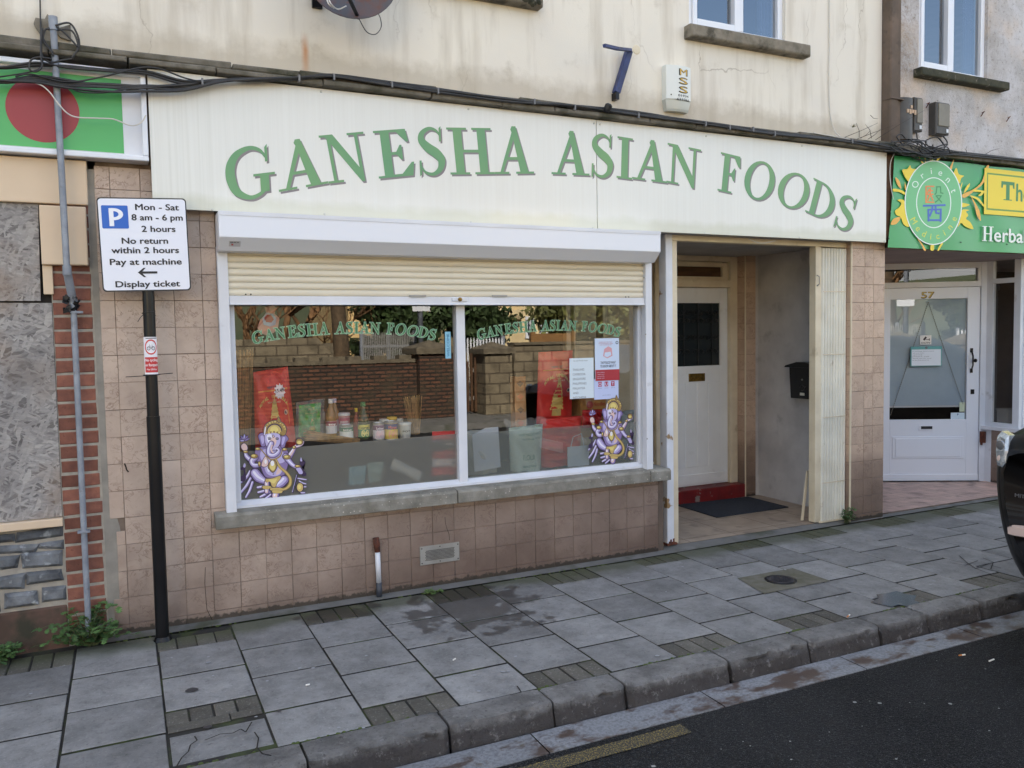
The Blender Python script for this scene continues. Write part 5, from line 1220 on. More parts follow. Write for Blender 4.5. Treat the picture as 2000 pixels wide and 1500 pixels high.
text(q, '01934', fa(.001), .03, -.052, w=.10, h=.017, bold=.012); q.build('phone_number', FL(44, 40, 30), ab); q = MB(); text(q, '621066', fa(.001), .03, -.079, w=.12, h=.017, bold=.012); q.lathe(abf(.16, .34), [(.006, 0), (.004, .003)], 8, axis=(0, -1, 0))
q.build('phone_number', FL(44, 40, 30), ab)
# blue bracket
bb = thing('blue_bracket', 'bent dark blue metal bracket fixed to the cream wall left of the alarm box', 'bracket', (3.2, -.1, 3.5))
a0, a1, a2, a3 = PP(1180, 89, -.42), PP(1206, 95, -.30), PP(1232, 98, -.06), PP(1207, 180, -.06)
q = MB(); q.tube([a0, a1, a2], .014, 4); q.build('bracket_arm', M_blue, bb)
q = MB(); dd = (a3-a2); s = dd.normalized().cross(Vector((0, 1, 0)))*.045; q.obox(a2-s*.5+Vector((0, -.0, 0)), s, (0, .05, 0), dd); q.build('bracket_plate', M_blue, bb, bevel=.004)
q = MB(); e = PP(1205, 186, -.05); q.box(e.x-.013, e.x+.013, -.06, -.0, e.z-.03, e.z+.02); q.build('bracket_foot', M_black, bb)
v = PP(1243, 97, 0); q = MB(); q.lathe((v.x, 0, v.z), [(.035, -.0), (.03, .004), (.005, .006)], 12, axis=(0, -1, 0)); tag(q.build('filler_patch', M_cream), 'small round filler patch on the wall beside the blue bracket', 'patch')
# satellite dish
dc = PP(687, -46, -.38); dr = .255
sd_ = thing('satellite_dish', 'rusty brown satellite dish at the top edge of the cream wall', 'satellite dish', (dc.x, dc.y, dc.z))
ax = Vector((-.18, -1, .18)).normalized(); qd = Vector((0, 0, 1)).rotation_difference(ax)
q = MB(); prof = [(dr*k/10, .06*(k/10)**2) for k in range(11)]+[(dr+.006, .062), (dr+.004, .055)]+[(dr*k/10, .06*(k/10)**2-.006) for k in range(10, -1, -1)]
prof[0] = (.001, 0); prof[-1] = (.001, -.006); q.lathe(dc-ax*.05, prof, 40, axis=ax); q.build('dish', M_dish, sd_, smooth=True)
lo_ = dc+qd @ Vector((0, 0, 0)); foot = PP(700, 35, dc.y-.02); lnb = PP(655, -60, dc.y-.36)
q = MB(); q.tube([foot, lnb], .011, 8); q.tube([PP(752, -20, dc.y-.02), lnb], .006, 6); q.build('feed_arm', M_black, sd_)
q = MB(); q.lathe(lnb, [(.02, -.05), (.026, -.02), (.03, .04), (.02, .05)], 14, axis=-ax); q.build('receiver', M_blackplastic, sd_)
pl = PP(618, -6, 0); q = MB(); q.box(pl.x-.03, pl.x+.03, -.02, 0, pl.z-.07, pl.z+.25); q.tube([(pl.x, -.02, pl.z+.12), (pl.x+.02, -.22, pl.z+.18), dc-ax*.055], .02, 10); q.build('wall_mount', M_black, sd_)
q = MB(); q.tube(smoothpath([PP(640, -8, -.5), PP(647, 8, -.55), PP(660, 18, -.5), PP(676, 12, -.45)]), .004, 6); q.tube(smoothpath([PP(637, -8, -.5), PP(642, 8, -.55), PP(652, 16, -.5)]), .004, 6); q.build('white_lead', M_whitecable, sd_)
q = MB(); q.tube(smoothpath([PP(702, 38, -.4), PP(716, 62, -.3), PP(733, 67, -.2), PP(744, 54, -.15), PP(743, 36, -.2), PP(736, 22, -.3)]), .0028, 6); q.build('loose_lead', M_cable, sd_)
# junction boxes on the right wall
M_boxes = mat('dark_cable_box', srgb(62, 60, 58), srgb(78, 74, 70), 8, .5); M_boxlid = mat('greyish_box_lid', srgb(128, 122, 108), srgb(112, 106, 94), 6, .5)
v0, v1 = P(1747, 192, -.02), P(1776, 277, -.02)
jb = thing('cable_box', 'big rounded black cable box beside the brown pilaster', 'junction box', (v0[0], 0, v1[1]))
q = MB(); q.grid(lambda u, v: (v0[0]+.005+(v1[0]-v0[0])*u, -.03-.06*math.sin(math.pi*u)**.5, v1[1]+(v0[1]-v1[1])*v), 16, 1); q.add([(v0[0]+.005+(v1[0]-v0[0])*i/16, -.03-.06*math.sin(math.pi*i/16)**.5, v0[1]) for i in range(17)]+[(v1[0]+.005, 0, v0[1]), (v0[0]+.005, 0, v0[1])], [tuple(range(19))])
q.add([(v0[0]+.005, 0, v1[1]), (v0[0]+.005, -.03, v1[1]), (v0[0]+.005, -.03, v0[1]), (v0[0]+.005, 0, v0[1])], [(0, 1, 2, 3)]); q.add([(v1[0]+.005, -.03, v1[1]), (v1[0]+.005, 0, v1[1]), (v1[0]+.005, 0, v0[1]), (v1[0]+.005, -.03, v0[1])], [(0, 1, 2, 3)]); q.build('box_cover', M_boxes, jb); smooth_by_angle(jb.children[0], 50)
q = MB(); cx, cz = (v0[0]+v1[0])/2+.03, v0[1]-.1
for k in range(4): q.box(cx-.055+.03*k, cx-.033+.03*k, -.094, -.088, cz-.03-(.01*(k % 2)), cz+.0)
q.box(cx-.01, cx+.012, -.094, -.088, cz+.01, cz+.035); q.build('faded_label', FL(190, 160, 130), jb)
def jbox(a, c_, label):
    (xa, za), (xb, zb_) = P(*a, -.06), P(*c_, -.06)
    t = thing('cable_junction', label, 'junction box', (xa, 0, zb_))
    q = MB(); q.cbox(xa, xb, -.075, 0, zb_, za, .008); q.build('box_body', M_boxes, t); q = MB(); q.cbox(xa+.025, xb-.005, -.083, -.075, zb_+.07, za-.012, .003); q.build('box_lid', M_boxlid, t)
    q = MB(); q.box(xb-.04, xb-.015, -.079, -.075, zb_+.02, zb_+.05); q.build('white_label', M_white, t)
jbox((1784, 190), (1799, 258), 'narrow dark junction box tucked against the big rounded cable box'); jbox((1826, 199), (1851, 265), 'slim dark junction box with grey lid, alone to the right under the window sill')
# wall hooks
for px, py in ((1808, 206), (1915, 223), (1965, 233)):
    v = PP(px, py, 0); q = MB(); q.tube([(v.x-.05, -.05, v.z-.005), (v.x-.015, -.05, v.z+.012), (v.x, -.03, v.z+.01), (v.x+.005, .0, v.z-.02)], .004, 6)
    tag(q.build('wall_hook', M_rust), 'bent rusty wire hook sticking out of the grey pebble-dashed wall', 'hook', 'rusty hooks on the grey wall')

# ================================================================== CABLES
cb = thing('cable_bundle', 'bundle of black cables clipped along the ledge above the shop signs', 'cables', (3, -.17, 3.2))
main = [(-60, 150), (0, 160), (70, 157), (130, 163), (210, 170), (285, 172), (360, 170), (430, 160), (500, 157), (585, 154), (650, 152), (760, 165), (860, 180), (1000, 197), (1120, 209), (1240, 224), (1380, 243), (1500, 260), (1640, 276), (1720, 287), (1780, 299), (1870, 303), (2000, 315), (2060, 322)]
random.seed(11)
for k in range(7):
    pts = []
    for i, (px, py) in enumerate(main):
        Y = -.15+.008*(k % 3)-.01*(k//3)
        if px < 480: Y = -.135-.01*k*.6
        j = R_(-2.4, 2.4) if px > 480 else (R_(-4, 4)+(k-3)*1.8 if 20 < px < 400 else R_(-3, 3))
        if k in (0, 1) and px < 300: j -= 24
        v = PP(px, py-2+j+(k-3)*.55, Y); pts.append(v)
    q = MB(); q.tube(smoothpath(pts, 5), [.0085, .007, .0075, .009, .006, .0055, .007][k], 7); q.build('cable', M_cable, cb, smooth=True)
q = MB()
for px, py in [(584, 153), (652, 151), (765, 166), (855, 178), (1043, 199), (1122, 210), (1246, 226), (1377, 242), (1424, 249), (1470, 253), (1512, 262), (395, 160), (1663, 276)]:
    v = PP(px, py, -.165); q.box(v.x-.005, v.x+.005, -.179, -.13, v.z-.018, v.z+.018)
q.build_each('cable_clip', FL(118, 118, 120), cb)
v = PP(1184, 212, -.16); q = MB(); q.lathe((v.x, -.18, v.z), [(.018, -.03), (.026, -.01), (.026, .02), (.012, .03)], 10, axis=(.2, -.4, .8)); q.build('cable_joint', M_blackplastic, cb)
def cable(pts, r, label, m=None, Y=-.17, nm='cable_loop', n=6):
    q = MB(); q.tube(smoothpath([PP(p[0], p[1], p[2] if len(p) > 2 else Y) for p in pts], n), r, 7); return tag(q.build(nm, m or M_cable, None, smooth=True), label, 'cable')
lp = thing('coiled_cable', 'loose coils of black cable hanging round the top of the grey pipe', 'cable', tuple(PP(115, 70, -.15)))
for k, pts in enumerate(([(108, 50), (135, 45), (150, 65), (155, 88), (148, 105), (140, 116)], [(112, 58), (140, 60), (152, 85), (150, 100), (140, 113)], [(97, 55), (84, 60), (82, 70), (92, 88), (103, 103)], [(97, 58), (88, 58), (84, 80), (96, 95), (105, 110)], [(82, 55), (81, 80), (83, 110), (100, 122), (120, 118), (140, 115)], [(80, 75), (80, 110), (82, 130), (70, 140), (58, 135), (60, 118), (75, 112), (100, 115)], [(110, 52), (128, 66), (152, 92)])):
    q = MB(); q.tube(smoothpath([PP(a, c_, -.15-.008*k) for a, c_ in pts], 6), .005, 6); q.build('coil', M_cable, lp, smooth=True)
cable([(78, -20, -.03), (79, 40, -.03), (80, 95, -.14), (82, 128, -.17), (60, 140, -.17), (0, 150, -.17), (-40, 155, -.17)], .004, 'thin black cable dropping down the wall left of the grey pipe')
cable([(30, 150), (60, 145), (130, 160), (200, 150), (270, 133), (310, 134), (360, 152), (395, 160)], .0045, 'thin black cable looping over the white corner of the red-disc sign')
cable([(138, 172), (160, 180), (205, 181), (240, 175), (290, 172)], .004, 'thin black cable sagging across the green field of the red-disc sign')
cable([(40, 158), (75, 164), (95, 178), (112, 200), (130, 220), (150, 229), (190, 231), (222, 233), (255, 245), (275, 240), (285, 225)], .0035, 'thin white cable sagging across the red disc sign', M_whitecable)
cable([(1620, -20, -.01), (1620, 90, -.01), (1619, 150, -.012), (1621, 220, -.012), (1630, 255, -.03), (1645, 270, -.12)], .0045, 'thin pale cable running down the cream wall by the pilaster', M_whitecable)
cable([(1587, 259, -.12), (1620, 265, -.16), (1660, 272, -.16)], .004, 'short pale cable joining the bundle near the pilaster', M_whitecable)
tn = thing('cable_tangle', 'messy tangle of black cables below the dark boxes at the brown pilaster', 'cables', tuple(PP(1780, 290, -.16)))
for k in range(16):
    y0 = R_(276, 296); x0 = R_(1715, 1770); pts = [(x0+i*R_(16, 26), y0+R_(-9, 9)+i*2.6) for i in range(6)]
    q = MB(); q.tube(smoothpath([PP(a, c_, -.16-R_(0, .05)) for a, c_ in pts], 6), R_(.003, .006), 6); q.build('cable', M_cable, tn, smooth=True)
for pts in ([(1790, 258), (1791, 285), (1775, 300), (1760, 290)], [(1842, 266), (1850, 280), (1835, 298), (1825, 290), (1845, 282), (1851, 283)], [(1812, 285), (1808, 275), (1830, 268), (1845, 285)], [(1768, 270), (1760, 262), (1752, 268), (1765, 285)], [(1780, 276), (1800, 278), (1808, 290), (1790, 298), (1778, 285)], [(1750, 290), (1790, 310), (1815, 312), (1835, 302)], [(1782, 272), (1798, 275), (1800, 292), (1785, 296)]):
    q = MB(); q.tube(smoothpath([PP(a, c_, -.13) for a, c_ in pts], 6), .006, 6); q.build('cable', M_cable, tn, smooth=True)
cable([(1747, 300, -.11), (1740, 315, -.1), (1738, 340, -.1), (1741, 370, -.11), (1745, 395, -.1), (1740, 415, -.1)], .004, 'white cable dropping in the gap between cream sign and green banner, nearest the banner', M_whitecable)
cable([(1742, 300, -.08), (1736, 325, -.08), (1737, 360, -.08), (1735, 415, -.08)], .004, 'black cable dropping in the gap between cream sign and green banner', M_cable)
cable([(1462, 466, -.06), (1475, 472, -.05), (1490, 475, -.05), (1515, 470, -.06)], .003, 'pale wire drooping from the underside of the cream sign over the doorway', M_whitecable)
# dead twigs growing on the ledge
tw_ = thing('dead_twigs', 'bare dead twigs and a small tuft growing on the ledge left of the pilaster', 'weed', tuple(PP(1680, 262, -.12)))
q = MB()
for a, c_ in (((1650, 268), (1715, 240)), ((1665, 275), (1745, 245)), ((1678, 268), (1672, 240)), ((1680, 270), (1700, 255)), ((1702, 270), (1690, 243)), ((1695, 272), (1720, 252)), ((1710, 273), (1806, 215)), ((1890, 302), (1888, 286)), ((1922, 303), (1952, 290)), ((1700, 225), (1715, 232))):
    m_ = ((a[0]+c_[0])/2+R_(-3, 3), (a[1]+c_[1])/2+R_(-3, 3)); q.tube([PP(*a, -.12), PP(*m_, -.15), PP(*c_, -.17)], [.0025, .002, .001], 5)
q.build('twigs', FL(58, 50, 44, .9), tw_)
q = MB()
for k in range(14):
    a = R_(-2.6, -.5); p0 = PP(1665, 249, -.1); t_ = p0+Vector((math.cos(a)*.05, R_(-.04, 0), -math.sin(a)*.03-.0)); q.add([p0+Vector((-.004, 0, 0)), p0+Vector((.004, 0, 0)), t_], [(0, 1, 2)])
q.build('tuft', FL(96, 98, 60, .9), tw_)
# ================================================================== DOORWAY THINGS
M_mat = mat('dark_blue_mat', srgb(34, 40, 50), srgb(44, 50, 60), 40, .95, bump=.6, bscale=200, grime=(srgb(96, 92, 88), 60, .68, .76))
q = MB(); q.prism([(x, y, FZ+.001) for x, y in [G(1400, 1010, .03), G(1540, 990, .03), G(1461, 970, .03), (4.68, 1.225)]], (0, 0, .009)); tag(q.build('doormat', M_mat), 'dark blue doormat lying in front of the red step', 'doormat')
gt_ = thing('folding_gate', 'folded cream concertina security gate at the right of the doorway', 'gate', (5.4, .1, 0))
ga, gb_, gc = P(1589, 700, .07)[0], P(1600, 700, .07)[0], P(1648, 700, .07)[0]
q = MB(); q.box(ga, gb_, .05, .12, .03, 2.355); q.build('gate_post', M_cream, gt_, bevel=.003)
q = MB(); n = 9; w_ = (gc-gb_)/n
for i in range(n):
    x = gb_+w_*i; q.prism([(x+.002, .055, .035), (x+w_*.35, .04, .035), (x+w_*.7, .04, .035), (x+w_*.97, .056, .035), (x+w_*.97, .09, .035), (x+.002, .09, .035)], (0, 0, 2.31), R_(0, 1))
q.build('gate_leaf', mat('cream_gate_strip', srgb(230, 227, 214), srgb(218, 214, 200), 5, .45, tint=.08, grime=(srgb(160, 140, 112), 9, .64, .8)), gt_, bevel=.002)
q = MB()
for z in (.36, .92, 1.45, 1.98): q.box(gb_+.01, gc-.01, .0365, .04, z, z+.006)
q.box(gb_-.02, gc, .03, .1, .024, .036); q.build_each('gate_rail', M_cream, gt_)
q = MB(); zz = P(1591, 548, .05)[1]; q.tube([(ga+.01, .045, zz-.045), (ga+.01, .02, zz-.03), (ga+.01, .02, zz+.03), (ga+.01, .045, zz+.045)], .005, 6); q.build('gate_handle', M_alu, gt_)
q = MB(); q.obox((5.20, .16, .03), (.02, 0, 0), (0, .015, 0), (.08, .02, .42)); tag(q.build('loose_strip', M_cream), 'narrow loose cream strip leaning against the folded gate', 'strip')
# letter box on the side wall
XF = 5.60; yb0 = PX(1586, 740, XF)[0]-.05; yb1 = PX(1541, 740, XF)[0]; zt0_, zb0_ = PX(1545, 716, XF)[1], PX(1541, 777, XF)[1]
mb_ = thing('letter_box', 'black wall letter box with pitched lid on the grey side wall of the doorway', 'letter box', (5.7, (yb0+yb1)/2, zb0_))
yc = (yb0+yb1)/2; q = MB(); q.prism([(XF, yb1-.02, zb0_), (XF, yb0+.02, zb0_), (XF, yb0, zt0_), (XF, yb1, zt0_)], (.1, 0, 0)); q.build('box_body', M_black, mb_, bevel=.004)
q = MB(); q.prism([(XF-.03, yb1+.035, zt0_-.006), (XF-.03, yb0-.035, zt0_-.006), (XF-.03, yb0-.02, zt0_+.012), (XF-.03, yc-.05, zt0_+.045), (XF-.03, yc+.05, zt0_+.045), (XF-.03, yb1+.02, zt0_+.012)], (.13, 0, 0)); q.build('box_lid', M_black, mb_, bevel=.003)
q = MB(); zm = (zt0_+zb0_)/2; q.lathe((XF-.001, yc, zm+.03), [(.009, 0), (.008, .006), (.002, .007)], 10, axis=(-1, 0, 0)); q.build('box_lock', M_alu, mb_)
q = MB(); q.tube([(XF-.003, yc+.028*math.cos(a*.5), zm-.045+.024*math.sin(a*.5)) for a in range(11)], .0022, 5); q.tube([(XF-.003, yc-.028, zm-.045), (XF-.003, yc-.045, zm-.03)], .003, 5); q.build('post_horn_emblem', FL(70, 70, 74), mb_)
q = MB(); q.box(XF-.003, XF, yc-.027, yc+.027, zm-.115, zm-.09); q.build('name_plate', FL(206, 204, 190), mb_)
# door 57 decorations
q = MB(); top = D(1812, 590, -.01)
for tgt in (D(1738, 812, -.01), D(1880, 790, -.01)):
    n = 60
    for i in range(n):
        a = top.lerp(tgt, i/n); b_ = top.lerp(tgt, (i+.7)/n); q.tube([a+nv*(.012 if i % 2 else .016), b_+nv*(.014 if i % 2 else .012)], .0035, 4)
tag(q.build('chain', FL(120, 116, 106)), 'thin chain hanging in an inverted V across the glass of door 57', 'chain')
def dnotice(px0, py0, px1, py1, out): 
    a, c_ = D(px0, py0, out), D(px1, py1, out); return s_of(a), s_of(c_), a.z, c_.z
nb = thing('hanging_notice', 'white notice in teal frame hanging on the chain of door 57', 'notice', tuple(D(1808, 697, .02)))
s0, s1, z1, z0 = dnotice(1778, 677, 1839, 715, .02)
q = MB(); dbox(q, s0, s1, z0, z1, .018, .026); q.build('notice_frame', FL(92, 158, 158), nb, bevel=.004)
q = MB(); dbox(q, s0+.012, s1-.012, z0+.008, z1-.032, .026, .0275); q.build('notice_sheet', FL(222, 228, 236), nb)
q = MB()
for i, (a, c_) in enumerate(((.02, .22), (.02, .12), (.02, .10), (.02, .17), (.02, .20), (.02, .17))): 
    zz = z1-.05-.019*i
    text(q, ['Closing between', 'we are now', 'opening', 'please call', 'thank you for your', 'custom'][i], dfn(.028), s0+.02+(c_)/2, zz, w=c_, h=.009)
q.lathe(A+dv*((s0+s1)/2)+nv*.0265+Vector((0, 0, z1-.014-RZ)), [(.014, 0), (.012, .001)], 14, axis=nv); q.build('notice_text', FL(96, 104, 112), nb)
s0, s1, z1, z0 = dnotice(1797, 655, 1819, 673, .003)
q = MB(); dbox(q, s0, s1, z0, z1, .002, .004); m0, m1 = s0, s1
f3 = dfn(.0048); cxx = (s0+s1)/2; text(q, 'CCTV', f3, cxx, z0+.02, w=(s1-s0)*.8, h=.017, bold=.03, mi=1)
q.add([f3(cxx-.03, z1-.045), f3(cxx-.012, z1-.058), f3(cxx+.012, z1-.022), f3(cxx-.004, z1-.012)], [(0, 1, 2, 3)], .5, 1); q.add([f3(cxx+.0, z1-.05), f3(cxx+.035, z1-.05), f3(cxx+.035, z1-.044), f3(cxx+.0, z1-.044)], [(0, 1, 2, 3)], .5, 1); q.add([f3(cxx+.033, z1-.058), f3(cxx+.041, z1-.058), f3(cxx+.041, z1-.034), f3(cxx+.033, z1-.034)], [(0, 1, 2, 3)], .5, 1)
tag(q.build('camera_sticker', [FL(226, 222, 216), FL(58, 44, 42)]), 'small white CCTV sticker on the glass of door 57', 'sticker')
s0, s1, z1, z0 = dnotice(1857, 806, 1884, 820, .003); q = MB(); dbox(q, s0, s1, z0, z1, .002, .004); f3 = dfn(.0048); text(q, 'P', f3, (s0+s1)/2, z1-.02, h=.02, bold=.05, mi=1); text(q, 'accepted here', f3, (s0+s1)/2, z0+.012, w=(s1-s0)*.8, h=.01, mi=1)
tag(q.build('payment_sticker', [FL(206, 222, 232), FL(60, 84, 130)]), 'pale payment sticker low on the glass of door 57', 'sticker')
s0, s1, z1, z0 = dnotice(1874, 786, 1884, 804, .003); q = MB(); dbox(q, s0, s1, z0, z1, .002, .004); dbox(q, s0+.008, s1-.008, z0+.01, z0+.028, .004, .0046); tag(q.build('green_sticker', FL(196, 206, 178)), 'tiny pale green sticker above the payment sticker on door 57', 'sticker')
q = MB(); xx = PX(1957, 810, wx+.08)[0]; q.box(wx+.02, wx+.2, .3, .52, zs0+.02, zs0+.17); q.box(wx+.02, wx+.2, .28, .54, zs0+.17, zs0+.18); tag(q.build('storage_box', M_clear), 'clear plastic storage box inside the narrow side window by door 57', 'box')
for i, (za, zb_) in enumerate(((2.15, 1.72), (1.6, 1.25), (1.2, .9))):
    q = MB(); q.box(wx+.14, wx+.9, .155, .158, zb_, za); 
    for j in range(5): q.box(wx+.18, wx+.8-.05*j, .153, .155, za-.06-.05*j, za-.05-.05*j, .5, 1)
    tag(q.build('window_notice', [FL(232, 234, 224), FL(120, 140, 120)]), ['uppermost', 'middle', 'lowest'][i]+' white notice behind the front window of the herbal shop at the picture edge', 'notice')

# ================================================================== POSTERS ON THE SHOP WINDOW
def prect(px0, py0, px1, py1, Y=.043):
    a, c_ = P(px0, py0, Y), P(px1, py1, Y); return a[0], c_[0], c_[1], a[1]
pfn = lambda y: (lambda u, v: (u, y, v))
x0, x1, z0, z1 = prect(1112, 700, 1160, 777)
q = MB(); q.box(x0, x1, .0425, .0435, z0, z1)
for i, s_ in enumerate(['THAILAND', 'CAMBODIA', 'SINGAPORE', 'PHILIPPINES', 'MALAYSIA', 'AND', 'INDONESIA']):
    w_ = [.095, .105, .105, .112, .10, .045, .108][i]; text(q, s_, pfn(.042), x0+.026+w_/2, z1-.082-.0335*i, w=w_, h=.017, mi=1)
text(q, 'we sell foods from', pfn(.042), (x0+x1)/2-.01, z1-.018, w=.12, h=.010, mi=1)
tag(q.build('country_list_poster', [FL(216, 228, 236), FL(110, 116, 122)]), 'white paper listing THAILAND CAMBODIA SINGAPORE and other countries on the right pane', 'poster')
x0, x1, z0, z1 = prect(1161, 661, 1209, 742); zr = P(1180, 722, .043)[1]
q = MB(); q.box(x0, x1, .0385, .0405, z0, z1); q.box(x0+.002, x1+.001, .0378, .0384, z0, zr, .5, 1)
xc = (x0+x1)/2; 
for i, w_ in enumerate((.11, .12, .10)): text(q, ['IF SOMETHING IS NOT RIGHT', 'OR YOU HAVE SEEN A CRIME', 'CALL US AND TELL US'][i], pfn(.0376), xc-.012, z1-.028-.010*i, w=w_, h=.006, mi=1)
text(q, 'THE POLICE WANT', pfn(.0376), xc+.008, zr+.052, w=.13, h=.019, mi=2, bold=.01); text(q, 'TO KNOW ABOUT IT', pfn(.0376), xc+.008, zr+.026, w=.135, h=.019, mi=2, bold=.01)
q.add([(xc-.035, .0376, zr+.10), (xc+.0, .0376, zr+.082), (xc+.045, .0376, zr+.10), (xc+.04, .0376, zr+.155), (xc+.01, .0376, zr+.17), (xc-.025, .0376, zr+.15)], [tuple(range(6))], .5, 3); q.add([(xc-.025, .0373, zr+.10), (xc+.0, .0373, zr+.09), (xc+.035, .0373, zr+.105), (xc+.03, .0373, zr+.13), (xc-.02, .0373, zr+.125)], [tuple(range(5))], .5, 0)
q.lathe((x1-.018, .0378, z1-.033), [(.012, 0), (.011, .0004)], 14, .5, 2, axis=(0, -1, 0)); q.lathe((x1-.018, .0374, z1-.033), [(.007, 0), (.0065, .0003)], 12, .5, 0, axis=(0, -1, 0))
for i in range(4): text(q, ['Call in confidence', 'or report it online', 'at any time of day', 'thank you'][i], pfn(.0372), x0+.045, zr-.018-.014*i, w=.066, h=.006, mi=0)
tag(q.build('police_poster', [FL(206, 220, 242), FL(172, 48, 58), FL(70, 76, 90), FL(214, 160, 168)]), 'pale blue police poster with red bottom band on the right pane', 'poster')
x0, x1, z0, z1 = prect(1160, 741, 1208, 778, .044)
q = MB(); q.box(x0, x1, .0425, .044, z0, z1); xc = (x0+x1)/2
text(q, 'do you know how to spot it', pfn(.042), xc, z1-.010, w=.15, h=.007, mi=1)
for i, ch in enumerate('OUT'):
    cx = xc-.055+.055*i; q.add([(cx-.015, .0421, z1-.055), (cx+.015, .0421, z1-.055), (cx+.015, .0421, z1-.02), (cx-.015, .0421, z1-.02)], [(0, 1, 2, 3)], .5, 2); text(q, ch, pfn(.0417), cx, z1-.0375, h=.024, bold=.03, mi=0); text(q, ['oppose', 'unite', 'tell us'][i], pfn(.0419), cx, z1-.066, w=.035, h=.006, mi=1)
text(q, 'call the helpline', pfn(.0419), xc, z0+.03, w=.07, h=.006, mi=1)
tag(q.build('out_poster', [FL(196, 206, 240), FL(90, 98, 130), FL(176, 40, 60)]), 'pale lilac poster with OUT in red squares, below the police poster', 'poster')
x0, x1, z0, z1 = prect(869, 648, 881, 700, .044)
q = MB(); q.box(x0, x1, .0435, .0445, z0, z1); text(q, 'WELCOME', lambda u, v: ((x0+x1)/2-v, .0432, (z0+z1)/2+u), 0, 0, w=.15, h=.018, mi=1, bold=.02)
tag(q.build('blue_strip_sticker', [FL(140, 196, 220), FL(60, 120, 160)]), 'narrow upright pale blue sticker at the right edge of the left pane', 'sticker')
q = MB(); shp = [(503, 640), (508, 625), (520, 612), (517, 600), (533, 596), (541, 602), (536, 612), (546, 622), (543, 640), (535, 650), (520, 655), (508, 650)]
q.prism([PP(a, c_, .12) for a, c_ in shp], (0, .004, 0)); 
q.prism([PP(a, c_, .116) for a, c_ in [(512, 622), (520, 610), (532, 612), (540, 622), (538, 634), (527, 638), (515, 634)]], (0, .003, 0), .5, 1)
q.prism([PP(a, c_, .114) for a, c_ in [(516, 621), (522, 614), (530, 616), (535, 624), (530, 630), (520, 629)]], (0, .002, 0), .5, 2)
tag(q.build('shaped_sign', [FL(206, 150, 140), FL(170, 180, 206), FL(178, 62, 60)]), 'faded red and blue shaped card hanging inside at the top of the left pane', 'sign')

# ================================================================== DEITY DECALS (elephant-headed figure)
DZ = lambda x, y: (450+x/7.894, 800+y/7.894)
def dcl(x, y, l): a, z = P(*DZ(x, y), .046); return (a, .0455-l, z)
_l = [0]
def nl(): _l[0] += 1; return .00004*_l[0]
PUR, PUM, LIL, LIH, GOL, YEL, GDK, PNK, WHT = range(9)
q = MB()
def dsh(pts, c, under=True, sm=True):
    if under:
        cx = sum(p[0] for p in pts)/len(pts); cy = sum(p[1] for p in pts)/len(pts)
        pp = []
        for x, y in pts:
            d = math.hypot(x-cx, y-cy) or 1; pp.append((x+(x-cx)/d*9, y+(y-cy)/d*9))
        shape(q, pp, nl(), PUR, sm, dcl)
    shape(q, pts, nl(), c, sm, dcl)
def dlimb(pts, ws, c=PUM, hi=LIL, hh=LIH):
    for k, (g, cc, off) in enumerate(((1.0, PUR, 0), (.84, c, 0), (.58, hi, -.10), (.22, hh, -.22))):
        for j, pc in enumerate(_stroke([(x, y) for x, y in pts], [w_*g for w_ in ws], 5)):
            q.add([dcl(x+off*ws[0]*.5, y+off*ws[0]*.5, .00004*_l[0]) for x, y in pc], [(0, 1, 2, 3)], .5, cc)
        e = pts[-1]; ellipse(q, e[0]+off*ws[0]*.5, e[1]+off*ws[0]*.5, ws[-1]*g/2, ws[-1]*g/2, .00004*_l[0]+.00002, cc, dcl, n=14); e = pts[0]; ellipse(q, e[0]+off*ws[0]*.5, e[1]+off*ws[0]*.5, ws[0]*g/2, ws[0]*g/2, .00004*_l[0]+.00002, cc, dcl, n=14)
        _l[0] += 1
# feet of drapery behind
for pts, ws in ([((300, 950), (250, 1040), (150, 1130)), (40, 55, 40)], [((310, 1060), (250, 1170), (160, 1280)), (50, 55, 40)], [((340, 1120), (300, 1240), (240, 1350)), (50, 50, 36)],
                [((1040, 1060), (1100, 1070), (1170, 1080)), (24, 30, 22)], [((1060, 1100), (1110, 1130), (1165, 1145)), (24, 30, 22)], [((1080, 1190), (1120, 1190), (1165, 1190)), (24, 34, 22)], [((1060, 1250), (1100, 1280), (1145, 1280)), (30, 40, 26)],
                [((560, 1180), (480, 1190), (420, 1200)), (50, 50, 44)], [((560, 1240), (490, 1260), (430, 1275)), (50, 50, 40)], [((600, 1270), (530, 1310), (460, 1345)), (46, 50, 34)], [((620, 1310), (570, 1350), (530, 1375)), (40, 40, 30)]): dlimb(pts, ws)
# small dark vases/birds
for s in ([(225, 830), (210, 870), (150, 900), (160, 930), (200, 930), (205, 1000), (150, 1040), (140, 1090), (200, 1110), (240, 1060), (230, 960), (235, 880)], [(1080, 740), (1070, 830), (1100, 880), (1130, 930), (1170, 990), (1150, 1025), (1100, 1010), (1080, 920), (1150, 830), (1150, 800), (1110, 790)]): dsh(s, PUR, False)
dsh([(215, 825), (195, 880), (225, 890), (235, 850)], LIL, False); dsh([(1085, 735), (1075, 790), (1105, 795), (1100, 760)], LIL, False)
